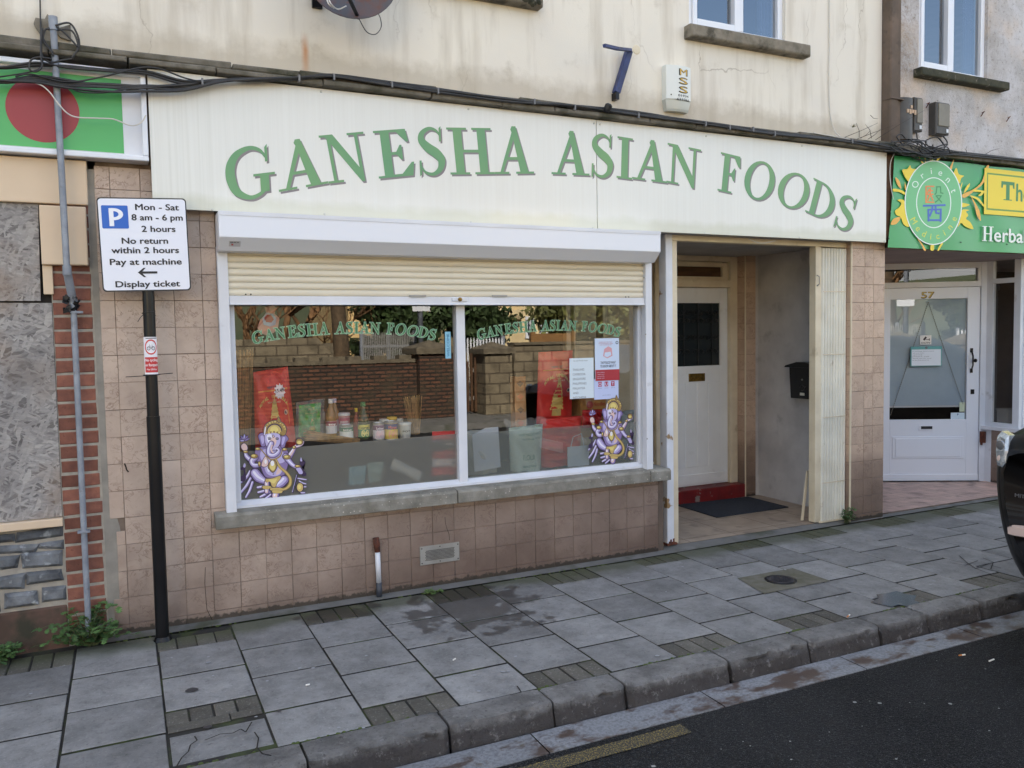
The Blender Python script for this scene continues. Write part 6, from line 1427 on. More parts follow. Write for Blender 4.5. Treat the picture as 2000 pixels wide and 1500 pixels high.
# back arms
dlimb([(330, 790), (250, 720), (230, 640), (215, 590)], [90, 78, 58, 44]); dlimb([(890, 740), (950, 660), (985, 600), (1010, 560)], [110, 80, 60, 44], c=PUM, hi=PNK)
dlimb([(1000, 575), (1060, 560), (1110, 530), (1130, 490)], [36, 40, 30, 14], hi=PNK); ellipse(q, 1062, 495, 62, 55, nl(), PUR, dcl); ellipse(q, 1062, 495, 52, 46, nl(), GDK, dcl); ellipse(q, 1062, 505, 34, 26, nl(), YEL, dcl)
dsh([(175, 540), (215, 520), (255, 560), (260, 610), (225, 640), (180, 610), (165, 570)], PNK)
for a, r in ((-2.7, 85), (-2.2, 95), (-1.57, 100), (-1.0, 95), (-.45, 85), (-3.1, 70)):
    cx, cy = 215, 480; dsh([(cx, cy), (cx+r*.55*math.cos(a-.28), cy+r*.55*math.sin(a-.28)), (cx+r*math.cos(a), cy+r*math.sin(a)), (cx+r*.55*math.cos(a+.28), cy+r*.55*math.sin(a+.28))], PUM if int(r) % 2 else LIL, True)
# torso, belly
dsh([(390, 620), (560, 560), (760, 560), (870, 620), (890, 760), (870, 900), (800, 1030), (600, 1050), (520, 1010), (460, 860), (400, 760)], PUM)
dsh([(470, 640), (600, 600), (700, 620), (800, 640), (840, 760), (800, 820), (640, 830), (480, 780)], LIL, False); dsh([(530, 860), (660, 840), (780, 880), (790, 960), (720, 1020), (610, 1015), (545, 960)], LIL, False); dsh([(560, 870), (600, 860), (600, 960), (570, 940)], LIH, False); dsh([(740, 900), (780, 920), (760, 980), (700, 1000)], PNK, False)
ellipse(q, 660, 992, 12, 8, nl(), PUR, dcl)
# front arms
dlimb([(380, 740), (330, 800), (370, 860), (470, 850)], [110, 100, 84, 62]); dlimb([(850, 720), (910, 800), (970, 860), (1030, 890)], [110, 90, 74, 60])
dsh([(500, 780), (540, 720), (565, 760), (580, 800), (570, 860), (520, 880), (480, 860)], PNK); dsh([(520, 800), (545, 760), (560, 800), (545, 840)], WHT, False)
dsh([(1010, 910), (1060, 880), (1110, 950), (1105, 990), (1060, 990), (1040, 960)], LIL)
# legs
dlimb([(380, 980), (440, 1050), (540, 1110)], [170, 170, 90]); dlimb([(560, 1120), (560, 1200), (560, 1270)], [90, 90, 80], hi=PNK); dlimb([(830, 1080), (780, 1130), (720, 1180)], [150, 150, 90]); dlimb([(710, 1240), (690, 1330)], [110, 130], hi=PNK)
for x, y, w_ in ((560, 1195, 60), (725, 1225, 100), (720, 1260, 70)): dsh([(x-w_, y-20), (x+w_, y-14), (x+w_*.9, y+24), (x-w_*.9, y+24)], GOL)
dsh([(540, 1070), (640, 1060), (760, 1020), (770, 1060), (720, 1120), (690, 1190), (640, 1180), (610, 1110), (560, 1120)], GOL); dsh([(590, 1080), (680, 1070), (720, 1060), (680, 1130), (640, 1130)], YEL, False)
# sash
for j, pc in enumerate(_stroke([(690, 760), (760, 880), (860, 970), (920, 1060), (915, 1150), (860, 1210), (790, 1235)], [40, 44, 44, 48, 54, 46, 30], 6)): q.add([dcl(x, y, .00004*_l[0]) for x, y in pc], [(0, 1, 2, 3)], .5, GDK)
_l[0] += 1
for j, pc in enumerate(_stroke([(690, 760), (760, 880), (860, 970), (920, 1060), (915, 1150), (860, 1210), (790, 1235)], [22, 24, 26, 28, 32, 26, 16], 6)): q.add([dcl(x, y, .00004*_l[0]) for x, y in pc], [(0, 1, 2, 3)], .5, GOL)
_l[0] += 1
# necklace
dsh([(580, 880), (620, 790), (690, 790), (715, 860), (690, 930), (650, 965), (610, 930)], GDK); dsh([(600, 880), (640, 810), (690, 850), (680, 920), (645, 940)], YEL, False); ellipse(q, 645, 825, 30, 42, nl(), WHT, dcl)
for pc in _stroke([(470, 610), (560, 720), (640, 770), (760, 720), (800, 610)], [16, 18, 20, 18, 16], 6): q.add([dcl(x, y, .00004*_l[0]) for x, y in pc], [(0, 1, 2, 3)], .5, GDK)
_l[0] += 1
for x, y, w_, h_ in ((365, 715, 55, 34), (870, 730, 55, 34), (235, 648, 40, 18), (980, 580, 26, 22), (445, 835, 20, 40), (1035, 870, 44, 20), (420, 605, 40, 20), (835, 610, 40, 20)): ellipse(q, x, y, w_+6, h_+6, nl(), PUR, dcl, n=16); ellipse(q, x, y, w_, h_, nl(), GDK, dcl, n=16); ellipse(q, x-w_*.2, y-h_*.2, w_*.55, h_*.5, nl(), YEL, dcl, n=12)
# ears, head, trunk
dsh([(430, 400), (480, 360), (530, 390), (550, 500), (530, 560), (480, 560), (450, 480)], PUM); dsh([(460, 420), (500, 400), (520, 480), (490, 530)], LIL, False); dsh([(790, 400), (840, 390), (890, 450), (850, 500), (830, 570), (780, 580), (770, 480)], PUM); dsh([(800, 430), (840, 430), (820, 520), (790, 540)], LIL, False)
dsh([(540, 380), (640, 350), (750, 380), (770, 470), (740, 560), (660, 620), (580, 600), (540, 520), (525, 440)], LIL); dsh([(560, 400), (620, 370), (640, 440), (600, 520), (560, 470)], LIH, False); dsh([(620, 440), (700, 430), (700, 520), (650, 570), (620, 520)], PNK, False)
for x in (600, 718): ellipse(q, x, 450, 26, 15, nl(), PUR, dcl, n=16); ellipse(q, x, 448, 14, 8, nl(), WHT, dcl, n=12); ellipse(q, x, 449, 8, 8, nl(), PUR, dcl, n=10)
for pts in ([(570, 432), (600, 424), (625, 436)], [(695, 440), (720, 428), (745, 440)]):
    for pc in _stroke(pts, [6, 8, 6], 4): q.add([dcl(x, y, .00004*_l[0]) for x, y in pc], [(0, 1, 2, 3)], .5, PUR)
_l[0] += 1
dsh([(655, 392), (670, 410), (660, 425), (648, 410)], PNK)
dlimb([(630, 520), (590, 620), (600, 690), (670, 705), (735, 660), (740, 620), (705, 600), (690, 625)], [90, 92, 84, 78, 66, 56, 46, 34])
for pc in _stroke([(640, 540), (625, 600), (640, 650), (665, 665)], [20, 26, 22, 10], 5): q.add([dcl(x, y, .00004*_l[0]) for x, y in pc], [(0, 1, 2, 3)], .5, PNK)
_l[0] += 1; ellipse(q, 718, 628, 10, 10, nl(), PUR, dcl, n=12)
# crown
dsh([(520, 380), (510, 290), (560, 210), (650, 170), (740, 170), (820, 220), (860, 300), (840, 380), (790, 400), (760, 350), (650, 340), (560, 370)], GDK); dsh([(560, 350), (570, 270), (640, 220), (720, 220), (780, 270), (790, 340), (700, 320), (620, 320)], PUR, False)
dsh([(570, 345), (585, 280), (650, 235), (720, 240), (770, 290), (780, 370), (700, 340), (620, 335)], GOL, False); dsh([(610, 330), (630, 270), (690, 255), (730, 290), (730, 335), (670, 325)], YEL, False)
for i in range(9): ellipse(q, 565+i*26, 350+8*math.cos(i*.8), 12, 18, nl(), YEL if i % 2 else GDK, dcl, n=10)
for i in range(11): a = math.pi+.25+i*.265; ellipse(q, 685+160*math.cos(a), 335+150*math.sin(a), 13, 13, nl(), YEL if i % 2 else GOL, dcl, n=10)
dsh([(545, 270), (530, 380), (515, 380), (530, 275)], LIH); dsh([(735, 110), (760, 150), (770, 190), (720, 180)], GDK)
# axe
dsh([(1020, 990), (1040, 1000), (965, 1285), (945, 1280)], PUR, False, False); dsh([(1015, 1000), (1022, 1005), (955, 1270), (948, 1266)], LIL, False, False); ellipse(q, 1070, 1195, 58, 78, nl(), PUR, dcl); ellipse(q, 1068, 1195, 48, 66, nl(), GOL, dcl); ellipse(q, 1060, 1190, 26, 36, nl(), YEL, dcl)
GP = [FL(60, 42, 78), FL(138, 120, 170), FL(190, 180, 222), FL(234, 230, 246), FL(204, 178, 108), FL(226, 208, 128), FL(158, 130, 74), FL(226, 196, 190), FL(242, 238, 240)]
gd = q.build('deity_decal', GP); tag(gd, 'lilac and gold elephant-headed deity sticker at the lower left corner of the left pane', 'decal', 'deity stickers on the shop window')
g2 = gd.copy(); COL.objects.link(g2); a_, c_ = P(533, 978, .046), P(1193, 908, .046); g2.location = (a_[0]*0+c_[0]-a_[0], 0, c_[1]-a_[1])
tag(g2, 'lilac and gold elephant-headed deity sticker at the lower right corner of the right pane', 'decal', 'deity stickers on the shop window')

# ================================================================== GOODS IN THE WINDOW
def sack(nm, label, cat, px, Y, mats, depth=.12, decor=None, lump=.010, group=None, seed=1, name_part='sack_body', pinch=.12, parts=True):
    """px: four picture corners TL TR BR BL of the front, on plane Y"""
    c = [PP(a, b_, Y) for a, b_ in px]; rnd = random.Random(seed)
    ph = [rnd.uniform(0, 6) for _ in range(8)]
    def front(u, v, l=0):
        a = c[0].lerp(c[1], u); b_ = c[3].lerp(c[2], u); p = b_.lerp(a, v)
        bulge = max(0, math.sin(math.pi*u)*math.sin(math.pi*min(1, max(0, v))))**.45*depth*.4
        w_ = lump*(math.sin(u*9+ph[0]+3*v)+math.sin(v*11+ph[1]+2*u)+.6*math.sin((u+v)*19+ph[2]))*min(1, 6*u, 6*(1-u))
        return p+Vector((0, -bulge-w_-l, 0))
    t = thing(nm, label, cat, tuple((c[2]+c[3])/2), group)
    q = MB(); q.grid(lambda u, v: front(u, v), 16, 20)
    q.grid(lambda u, v: (lambda p: Vector((p.x, 2*Y-p.y+.004, p.z)))(front(1-u, v)), 10, 10)
    o = q.build(name_part, mats[0], t, smooth=True)
    if decor: decor(t, front)
    return t
redm = mat('red_woven_sack', srgb(214, 52, 44), srgb(196, 40, 36), 7, .45, bump=.3, bscale=30, bdist=.01)
def rice_decor(star):
    def f(t, fr):
        e = lambda l: (lambda a, b_: fr(a, b_, l))
        q = MB()
        for a, c_, d, ee in ((.10, .90, .735, .75), (.86, .875, .30, .735)): q.grid(lambda u, v: fr(a+(c_-a)*u, d+(ee-d)*v, .002), 10, 1, .5, 0)
        # tiered parasol emblem
        for i in range(8):
            z = .20+.052*i; w_ = .17*(1-i/9)**.9+.012
            q.add([fr(.5-w_, z, .003), fr(.5+w_, z, .003), fr(.5+w_*.62, z+.05, .003), fr(.5-w_*.62, z+.05, .003)], [(0, 1, 2, 3)], .5, 2 if i % 2 else 1)
            n = 7
            for k in range(n): uu = .5-w_+2*w_*(k+.5)/n; q.add([fr(uu-w_/n, z, .003), fr(uu+w_/n, z, .003), fr(uu, z-.02, .003)], [(0, 1, 2)], .5, 1)
        q.add([fr(.485, .60, .003), fr(.515, .60, .003), fr(.5, .68, .003)], [(0, 1, 2)], .5, 1); q.grid(lambda u, v: fr(.38+.24*u, .10+.10*v, .0028), 6, 2, .5, 2)
        for i, ch in enumerate('ROYAL UMBRELLA'):
            a = rad(158-i*10.4); cx, cy = .5+.37*math.cos(a), .50+.17*math.sin(a); rot = a-math.pi/2
            text(q, ch, e(.003), cx, cy, w=.05, h=.045, bold=.03, rot=rot*.55, mi=1)
        text(q, 'THAI', e(.003), .5, .622, w=.10, h=.02, bold=.02, mi=3); text(q, 'HOM MALI RICE', e(.003), .5, .594, w=.32, h=.022, bold=.02, mi=3); text(q, 'NEW CROP', e(.003), .5, .785, w=.34, h=.03, bold=.02, mi=4)
        for k, (r_, mm) in enumerate(((.055, 3), (.036, 4))): q.add([fr(.80+r_*math.cos(i*.4), .45+r_*.6*math.sin(i*.4), .003+.0006*k) for i in range(15)], [tuple(range(15))], .5, mm)
        q.build('sack_print', [FL(232, 150, 70), FL(226, 200, 118), FL(196, 170, 100), FL(232, 196, 170), FL(70, 60, 90)], t)
        if star:
            q = MB(); c = (.66, .72); q.add([fr(c[0]+(.17 if i % 2 else .125)*math.cos(i*math.pi/11), c[1]+(.10 if i % 2 else .074)*math.sin(i*math.pi/11), .008) for i in range(22)], [tuple(range(22))], .5, 0)
            text(q, '15.49', e(.011), c[0], c[1]+.014, w=.23, h=.045, bold=.03, mi=1); text(q, '10kg', e(.0095), c[0]+.01, c[1]-.045, w=.1, h=.02, mi=1)
            q.build('price_star', [FL(238, 226, 232), FL(60, 56, 60)], t)
    return f
sack('rice_sack', 'tall red rice sack with white price star reading 15.49, behind the left pane', 'sack', [(495, 727), (562, 716), (579, 872), (499, 880)], .20, [redm], decor=rice_decor(True))
sack('rice_sack', 'tall red rice sack behind the right pane, left of the country list', 'sack', [(1052, 688), (1119, 684), (1116, 822), (1048, 828)], .30, [redm], decor=rice_decor(False), seed=4)
grm = mat('green_rice_bag', srgb(44, 150, 62), srgb(60, 172, 74), 7, .35)
def green_decor(t, fr):
    q = MB()
    for i in range(7):
        z = .06+.07*i; w_ = .19*(1-i/8)+.01; q.add([fr(.55-w_, z, .002), fr(.55+w_, z, .002), fr(.55+w_*.6, z+.066, .002), fr(.55-w_*.6, z+.066, .002)], [(0, 1, 2, 3)], .5, i % 2)
    text(q, 'RICE', lambda a, b_: fr(a, b_, .002), .52, .86, w=.3, h=.07, bold=.02); text(q, 'Thai Hom Mali', lambda a, b_: fr(a, b_, .002), .52, .73, w=.55, h=.05)
    q.build('bag_print', [FL(206, 196, 120), FL(176, 168, 104)], t)
    q = MB(); q.grid(lambda u, v: fr(-.14+1.3*u, .0+1.12*v, .012)+Vector((0, .02*math.sin(u*14)*math.sin(v*9), 0)), 12, 10); q.build('clear_wrapper', M_clear, t, smooth=True)
sack('green_rice_bag', 'small green bag of rice in a clear wrapper next to the red sack', 'bag', [(584, 792), (627, 786), (625, 850), (583, 853)], .22, [grm], depth=.10, decor=green_decor, seed=3)
def broom(pts_bot, pts_top, n, r, label, nm='grass_broom', tie=.8, m=None, Yb=.2, Yt=.2, sp=(.02, .06)):
    t = thing(nm, label, 'broom', tuple(PP(*pts_bot, Yb)))
    b0, t0 = PP(*pts_bot, Yb), PP(*pts_top, Yt); d = (t0-b0); s = d.normalized().orthogonal(); s2 = d.normalized().cross(s)
    q = MB()
    for i in range(n):
        a = R_(0, 6.28); r1 = R_(0, 1)**.5; e0 = s*math.cos(a)*r1*sp[0]+s2*math.sin(a)*r1*sp[0]; e1 = s*math.cos(a)*r1*sp[1]+s2*math.sin(a)*r1*sp[1]*.4
        q.tube([b0+e0, b0+d*.5+(e0+e1)/2+Vector((R_(-.006, .006), 0, 0)), t0+e1+d*R_(-.06, .04)], r, 4, R_(0, 1))
    q.build('bristles', m or M_straw, t)
    q = MB(); k = b0+d*.12; q.tube([k-d*.02, k+d*.02], sp[0]*1.15, 10); q.build('binding', FL(120, 96, 60), t)
M_straw = mat('brown_straw', srgb(178, 140, 88), srgb(134, 102, 62), 30, .85, tint=.3)
M_straw2 = mat('pale_straw', srgb(178, 144, 92), srgb(150, 118, 70), 30, .85, tint=.2)
broom((474, 905), (478, 690), 90, .0022, 'tall bundle of thin brown broom sticks at the left edge of the left pane', sp=(.03, .055), Yb=.25, Yt=.22)
broom((462, 900), (458, 720), 40, .0022, 'slim bundle of brown broom sticks half hidden by the left window frame', sp=(.02, .03), Yb=.3, Yt=.26)
broom((702, 862), (596, 850), 70, .0014, 'brown stick broom lying flat on the shelf below the bottles', sp=(.012, .03), Yb=.16, Yt=.16)
broom((812, 848), (807, 775), 90, .0016, 'short fan-shaped pale straw hand broom standing at the right of the shelf', m=M_straw2, sp=(.02, .085), Yb=.28, Yt=.28)
def prod(nm, label, cat, px0, px1, ptop, pbot, Y, kind, body, lab=None, lid=None, txt=None, tcol=None, group=None):
    """upright packaging measured on its own plane"""
    a, c_ = P(px0, pbot, Y), P(px1, pbot, Y); zt = P((px0+px1)/2, ptop, Y)[1]; zb = P((px0+px1)/2, pbot, Y)[1]
    xc = (a[0]+c_[0])/2; r = (c_[0]-a[0])/2; H = zt-zb; t = thing(nm, label, cat, (xc, Y, zb), group)
    cy = lambda R, z0, z1, mm, n_, pnt=1: None
    q = MB(); c = Vector((xc, Y, zb))
    if kind == 'can': prof = [(r*.94, 0), (r, .004), (r, .01), (r*.985, .014), (r*.985, H-.014), (r, H-.01), (r, H-.002), (r*.93, H), (r*.9, H-.004)]; l0, l1, lr = .014, H-.014, r*.99
    elif kind == 'tub': prof = [(r*.80, 0), (r*.84, .004), (r*.97, H*.86), (r*.98, H*.88)]; l0, l1, lr = H*.12, H*.8, None
    else: prof = [(r*.92, 0), (r, .006), (r, H*.50), (r*.95, H*.56), (r*.55, H*.74), (r*.38, H*.80), (r*.36, H*.92)]; l0, l1, lr = H*.06, H*.40, r*1.012
    o = q.lathe(c, prof, 24); o = q.build({'can': 'can_body', 'tub': 'tub_body'}.get(kind, 'bottle_body'), body, t); smooth_by_angle(o, 30)
    Rf = (lambda z: lr) if lr else (lambda z: r*(.84+.13*z/(H*.86))*1.012)
    fr = lambda u, v, l=0: Vector((xc+(Rf(l0+(l1-l0)*v)+l)*math.sin(u), Y-(Rf(l0+(l1-l0)*v)+l)*math.cos(u), zb+l0+(l1-l0)*v))
    if lab:
        q = MB(); q.grid(lambda u, v: fr(-math.pi+2*math.pi*u, v, .0004), 28, 2, .5, 0)
        if len(lab) > 1: q.grid(lambda u, v: fr(-math.pi+2*math.pi*u, .62+.36*v, .0009), 28, 1, .5, 1)
        if len(lab) > 2:
            for cc in (-.35, .35): q.add([fr(cc+.36*math.cos(i*.42), .30+.26*math.sin(i*.42), .0013) for i in range(15)], [tuple(range(15))], .5, 2)
        if txt: text(q, txt, lambda a_, b_: fr(a_, b_, .0018), 0, .76 if len(lab) > 1 else .5, w=1.3, h=.18, bold=.03, mi=len(lab))
        q.build('label', [FL(*x) for x in lab]+([FL(*(tcol or (240, 240, 240)))] if txt else []), t, smooth=True)
    if lid:
        q = MB()
        if kind == 'bottle': q.lathe(c, [(r*.40, H*.88), (r*.44, H*.89), (r*.44, H*.995), (r*.38, H)], 18)
        else: q.lathe(c, [(r*1.0, H*.87), (r*1.04, H*.88), (r*1.04, H*.97), (r*.98, H), (r*.8, H*.985)], 24)
        smooth_by_angle(q.build('cap' if kind == 'bottle' else 'lid', FL(*lid, .35), t), 30)
M_sauce = mat('amber_sauce_bottle', srgb(150, 112, 66), rough=.12); M_vin = mat('dark_green_bottle', srgb(60, 74, 44), rough=.1); M_tin = mat('steel_tin', srgb(190, 190, 190), rough=.3, metal=.8); M_tubw = FL(214, 212, 206, .35); M_pink = FL(212, 160, 164, .35)
prod('sauce_bottle', 'amber sauce bottle with white cap and white label, in front of its twin', 'bottle', 637, 658, 779, 850, .24, 'bottle', M_sauce, [(206, 200, 204), (150, 70, 90)], (226, 224, 222), 'soy', (250, 244, 240), 'bottles on the window shelf')
prod('sauce_bottle', 'amber sauce bottle with pale lilac cap half hidden behind another bottle', 'bottle', 646, 664, 778, 846, .36, 'bottle', M_sauce, [(150, 120, 140)], (206, 196, 216), None, None, 'bottles on the window shelf')
prod('paste_tub', 'pink and white tub with white lid standing behind the green tin', 'tub', 658, 684, 806, 850, .36, 'tub', M_pink, [(226, 196, 200), (206, 120, 140)], (236, 236, 238), 'paste', (250, 240, 244))
prod('green_tin', 'green and white food tin below the pink tub', 'tin', 664, 690, 829, 859, .22, 'can', M_tin, [(222, 226, 224), (46, 112, 84)], None, 'kidney', (240, 240, 236), 'tins on the window shelf')
prod('vinegar_bottle', 'dark bottle with green cap and yellow green label in the middle of the shelf', 'bottle', 700, 722, 785, 857, .24, 'bottle', M_vin, [(60, 132, 74), (214, 204, 96), (226, 214, 120)], (62, 132, 80), 'syrup', (60, 90, 60), 'bottles on the window shelf')
prod('lemon_bottle', 'tiny bright yellow bottle behind the tins, left of the green-capped bottle', 'bottle', 691, 703, 797, 856, .36, 'bottle', FL(150, 70, 50, .3), [(190, 60, 50)], (240, 206, 50))
prod('lychee_tin', 'white tin with purple lettering on the black shelf', 'tin', 729, 751, 825, 860, .2, 'can', M_tin, [(216, 206, 216), (112, 72, 104), (232, 196, 206)], None, 'Lychees', (236, 224, 232), 'tins on the window shelf')
prod('mango_tin', 'navy and yellow fruit tin beside the white purple-lettered tin', 'tin', 752, 777, 822, 860, .2, 'can', M_tin, [(226, 196, 90), (54, 62, 112), (236, 170, 130)], None, 'Mango', (224, 120, 120), 'tins on the window shelf')
prod('yellow_lid_jar', 'jar with yellow lid peeping out behind the navy and yellow tin', 'jar', 757, 776, 814, 855, .34, 'tub', M_sauce, [(160, 140, 100)], (222, 184, 60))
prod('white_tub', 'white tub with grey print at the right end of the shelf row', 'tub', 779, 803, 825, 855, .22, 'tub', M_tubw, [(190, 192, 190)], (222, 226, 226), 'POT', (60, 62, 62), 'white tubs on the window shelf')
prod('white_tub', 'white tub half hidden behind the two tins on the black shelf', 'tub', 742, 764, 818, 852, .36, 'tub', M_tubw, [(206, 206, 200)], (222, 226, 226), None, None, 'white tubs on the window shelf')
prod('white_tub', 'white tub furthest back, behind the tub at the right end of the row', 'tub', 772, 788, 817, 850, .40, 'tub', M_tubw, [(200, 200, 196)], (222, 226, 226), None, None, 'white tubs on the window shelf')
# packs of flour stacked behind the mullion
for i in range(5):
    y = 930-17.5*i; w0 = R_(-3, 3)
    sack('flour_pack', ['bottom', 'second from bottom', 'middle', 'second from top', 'top'][i]+' red and white pack in the stack left of the centre mullion', 'pack', [(844+w0, y-17), (892, y-19), (892, y-1), (843+w0, y+1)], .12, [FL(*((222, 60, 60) if i % 2 == 0 else (236, 226, 224)))], depth=.08, lump=.004, seed=20+i, group='red and white packs stacked by the mullion', name_part='pack_body')
# things lying behind the frosted film on the left
sack('foil_bag', 'small shiny blue green foil bag lying behind the frosted film', 'bag', [(682, 912), (716, 909), (712, 946), (680, 948)], .095, [FL(140, 196, 206, .25)], depth=.05, lump=.008, seed=31)
sack('foil_bag', 'crumpled pale blue and orange foil bag, right of the other foil bag', 'bag', [(718, 904), (750, 902), (744, 938), (720, 944)], .095, [FL(170, 200, 190, .25)], depth=.05, lump=.010, seed=32)
sack('pale_packet', 'pale packet lying aslant behind the frosted film', 'packet', [(770, 895), (826, 922), (818, 940), (762, 915)], .10, [FL(226, 226, 218, .4)], depth=.05, lump=.005, seed=33)
# right pane
prod_c = sack('clear_bag', 'clear crumpled bag behind the plain white card in the right pane', 'bag', [(906, 842), (960, 838), (972, 930), (906, 945)], .16, [filmm('polythene_white', srgb(200, 206, 202), .6)], depth=.1, lump=.012, seed=41)
q = MB(); q.prism([PP(a, c_, .10) for a, c_ in ((922, 850), (948, 836), (973, 834), (978, 912), (927, 922))], (0, .006, 0)); tag(q.build('white_card', FL(188, 196, 208)), 'plain blue-white card standing just right of the centre mullion', 'card')
def txt_decor(lines, cols):
    def f(t, fr):
        q = MB()
        for s_, x, y, w_, h_ in lines: text(q, s_, lambda a, b_: fr(a, b_, .003), x, y, w=w_, h=h_, bold=.01)
        q.build('sack_print', cols, t)
    return f
sack('flour_sack', 'big white and pale green flour sack standing in the right pane', 'sack', [(994, 836), (1060, 828), (1054, 936), (998, 944)], .14, [FL(186, 204, 194)], depth=.16, seed=43, decor=txt_decor([('WHITE MEDIUM CHAPATTI', .55, .86, .7, .045), ('FLOUR 10 kg', .58, .78, .55, .035), ('FLOUR', .5, .45, .35, .10), ('stone ground', .5, .3, .4, .05)], [FL(84, 140, 120)]))
q = MB(); c = [PP(a, b_, .13) for a, b_ in ((985, 822), (1066, 815), (1060, 842), (990, 850))]
q.grid(lambda u, v: c[3].lerp(c[2], u).lerp(c[0].lerp(c[1], u), v)+Vector((0, .03*math.sin(u*17)*v+.02*math.sin(v*9), .012*math.sin(u*23)*v)), 18, 5); tag(q.build('plastic_wrap', M_clear, smooth=True), 'crinkled clear plastic gathered on top of the white flour sack', 'plastic bag')
for i, (px, lab_) in enumerate((([(1056, 818), (1136, 812), (1134, 850), (1054, 856)], 'top'), ([(1054, 852), (1135, 846), (1133, 884), (1054, 890)], 'middle'), ([(1056, 886), (1134, 880), (1132, 908), (1058, 915)], 'bottom'))):
    sack('red_sack', lab_+' red sack of the pile behind the film in the right pane', 'sack', px, .18, [redm], depth=.14, seed=50+i, lump=.012, group='pile of red sacks')
cbx = mat('cardboard', srgb(196, 148, 88), srgb(180, 132, 76), 8, .8)
x0, z1 = P(1134, 779, .30); x1, z0 = P(1184, 826, .30); q = MB(); q.box(x0, x1, .30, .55, z0-.1, z1); t = thing('cardboard_box', 'orange-brown cardboard box with red print behind the deity sticker of the right pane', 'box', (x0, .3, z0-.1)); q.build('box_body', cbx, t, bevel=.003)
q = MB(); q.lathe((x0+.08, .2995, z1-.05), [(.03, 0), (.029, .0005)], 16, axis=(0, -1, 0)); text(q, 'Noodles', wfn(.299), x1-.06, z1-.045, w=.1, h=.03, bold=.02)
for i in range(7): q.box(x0+.01+.034*i, x0+.028+.034*i, .2985, .30, z1-.14, z1-.115, .5, 1)
q.build('box_print', [FL(176, 60, 50), FL(60, 50, 40)], t)
sack('red_packet', 'bright red packet standing in front of the cardboard box', 'packet', [(1138, 801), (1176, 799), (1174, 834), (1136, 836)], .22, [FL(196, 40, 44, .3)], depth=.06, seed=60)
q = MB(); x0, x1, z0, z1 = prect(1108, 873, 1150, 912, .1)
q.box(x0, x1, .095, .1, z0, z1); q.tube([(x0+.03, .1, z1), (x0+.05, .1, z1+.07), (x0+.12, .1, z1+.09), (x0+.14, .1, z1)], .003, 6); tag(q.build('white_paper_bag', FL(190, 204, 216)), 'small pale paper bag with string handle low in the right pane', 'bag')
q = MB(); x0, x1, z0, z1 = prect(1215, 803, 1252, 905, .25)
q.box(x0, x1, .25, .30, z0, z1-.02); q.box(x0+.02, x1, .245, .305, z1-.04, z1); tag(q.build('plastic_chair_back', FL(176, 190, 196), None, bevel=.02), 'pale plastic panel with rounded top at the right edge of the right pane', 'panel')
x0, x1, z0, z1 = prect(1005, 736, 1028, 830, .5)
t = thing('orange_carton', 'narrow tall orange carton between the panes goods, left of the red rice sack', 'carton', ((x0+x1)/2, .5, z0)); q = MB(); q.box(x0, x1, .5, .58, z0-.1, z1); q.build('carton_body', FL(186, 122, 62), t, bevel=.002)
q = MB()
for i in range(4): q.add([((x0+x1)/2-.03, .4985, z1-.05-.1*i), ((x0+x1)/2, .4985, z1-.03-.1*i), ((x0+x1)/2+.03, .4985, z1-.05-.1*i), ((x0+x1)/2, .4985, z1-.08-.1*i)], [(0, 1, 2, 3)], .5, i % 2)
q.build('carton_print', [FL(100, 60, 40), FL(220, 110, 50)], t)

# ================================================================== PAVEMENT THINGS
mx_, my_ = G(1525, 1134)
mh = thing('access_cover', 'small round iron access cover set in cement in the pavement', 'access cover', (mx_, my_, 0))
q = MB(); q.add([(mx_-.30, my_-.17, .0045), (mx_+.27, my_-.17, .0045), (mx_+.27, my_+.17, .0045), (mx_-.22, my_+.17, .0045)], [(0, 1, 2, 3)]); q.build('cement_surround', mat('mossy_cement', srgb(92, 90, 72), srgb(112, 108, 98), 12, .9, bump=.5), mh)
q = MB(); q.lathe((mx_, my_, .005), [(.105, 0), (.103, .003), (.09, .0035)], 28); 
q.build('cover_ring', M_black, mh)
q = MB(); q.lathe((mx_, my_, .0086), [(.088, 0), (.086, .001)], 28)
for i in range(9):
    for j in range(9):
        x, y = mx_-.064+.016*i, my_-.064+.016*j
        if math.hypot(x-mx_, y-my_) < .074: q.box(x-.005, x+.005, y-.005, y+.005, .0095, .0118)
q.build('cover_plate', mat('worn_iron', srgb(92, 92, 98), srgb(70, 70, 74), 20, .45, metal=.6), mh)
# puddle
q = MB(); px = [(1700, 1176), (1716, 1168), (1712, 1161), (1738, 1157), (1752, 1154), (1768, 1160), (1790, 1163), (1786, 1172), (1796, 1177), (1770, 1184), (1756, 1181), (1742, 1185), (1724, 1181)]
v = [G(a, c_, .006) for a, c_ in px]
pm = NT('water'); pm.base(srgb(72, 78, 82)); pm.rough(.12); q.add([(x, y, .0058) for x, y in v], [tuple(range(len(v)))]); struct(q.build('puddle', pm.m))
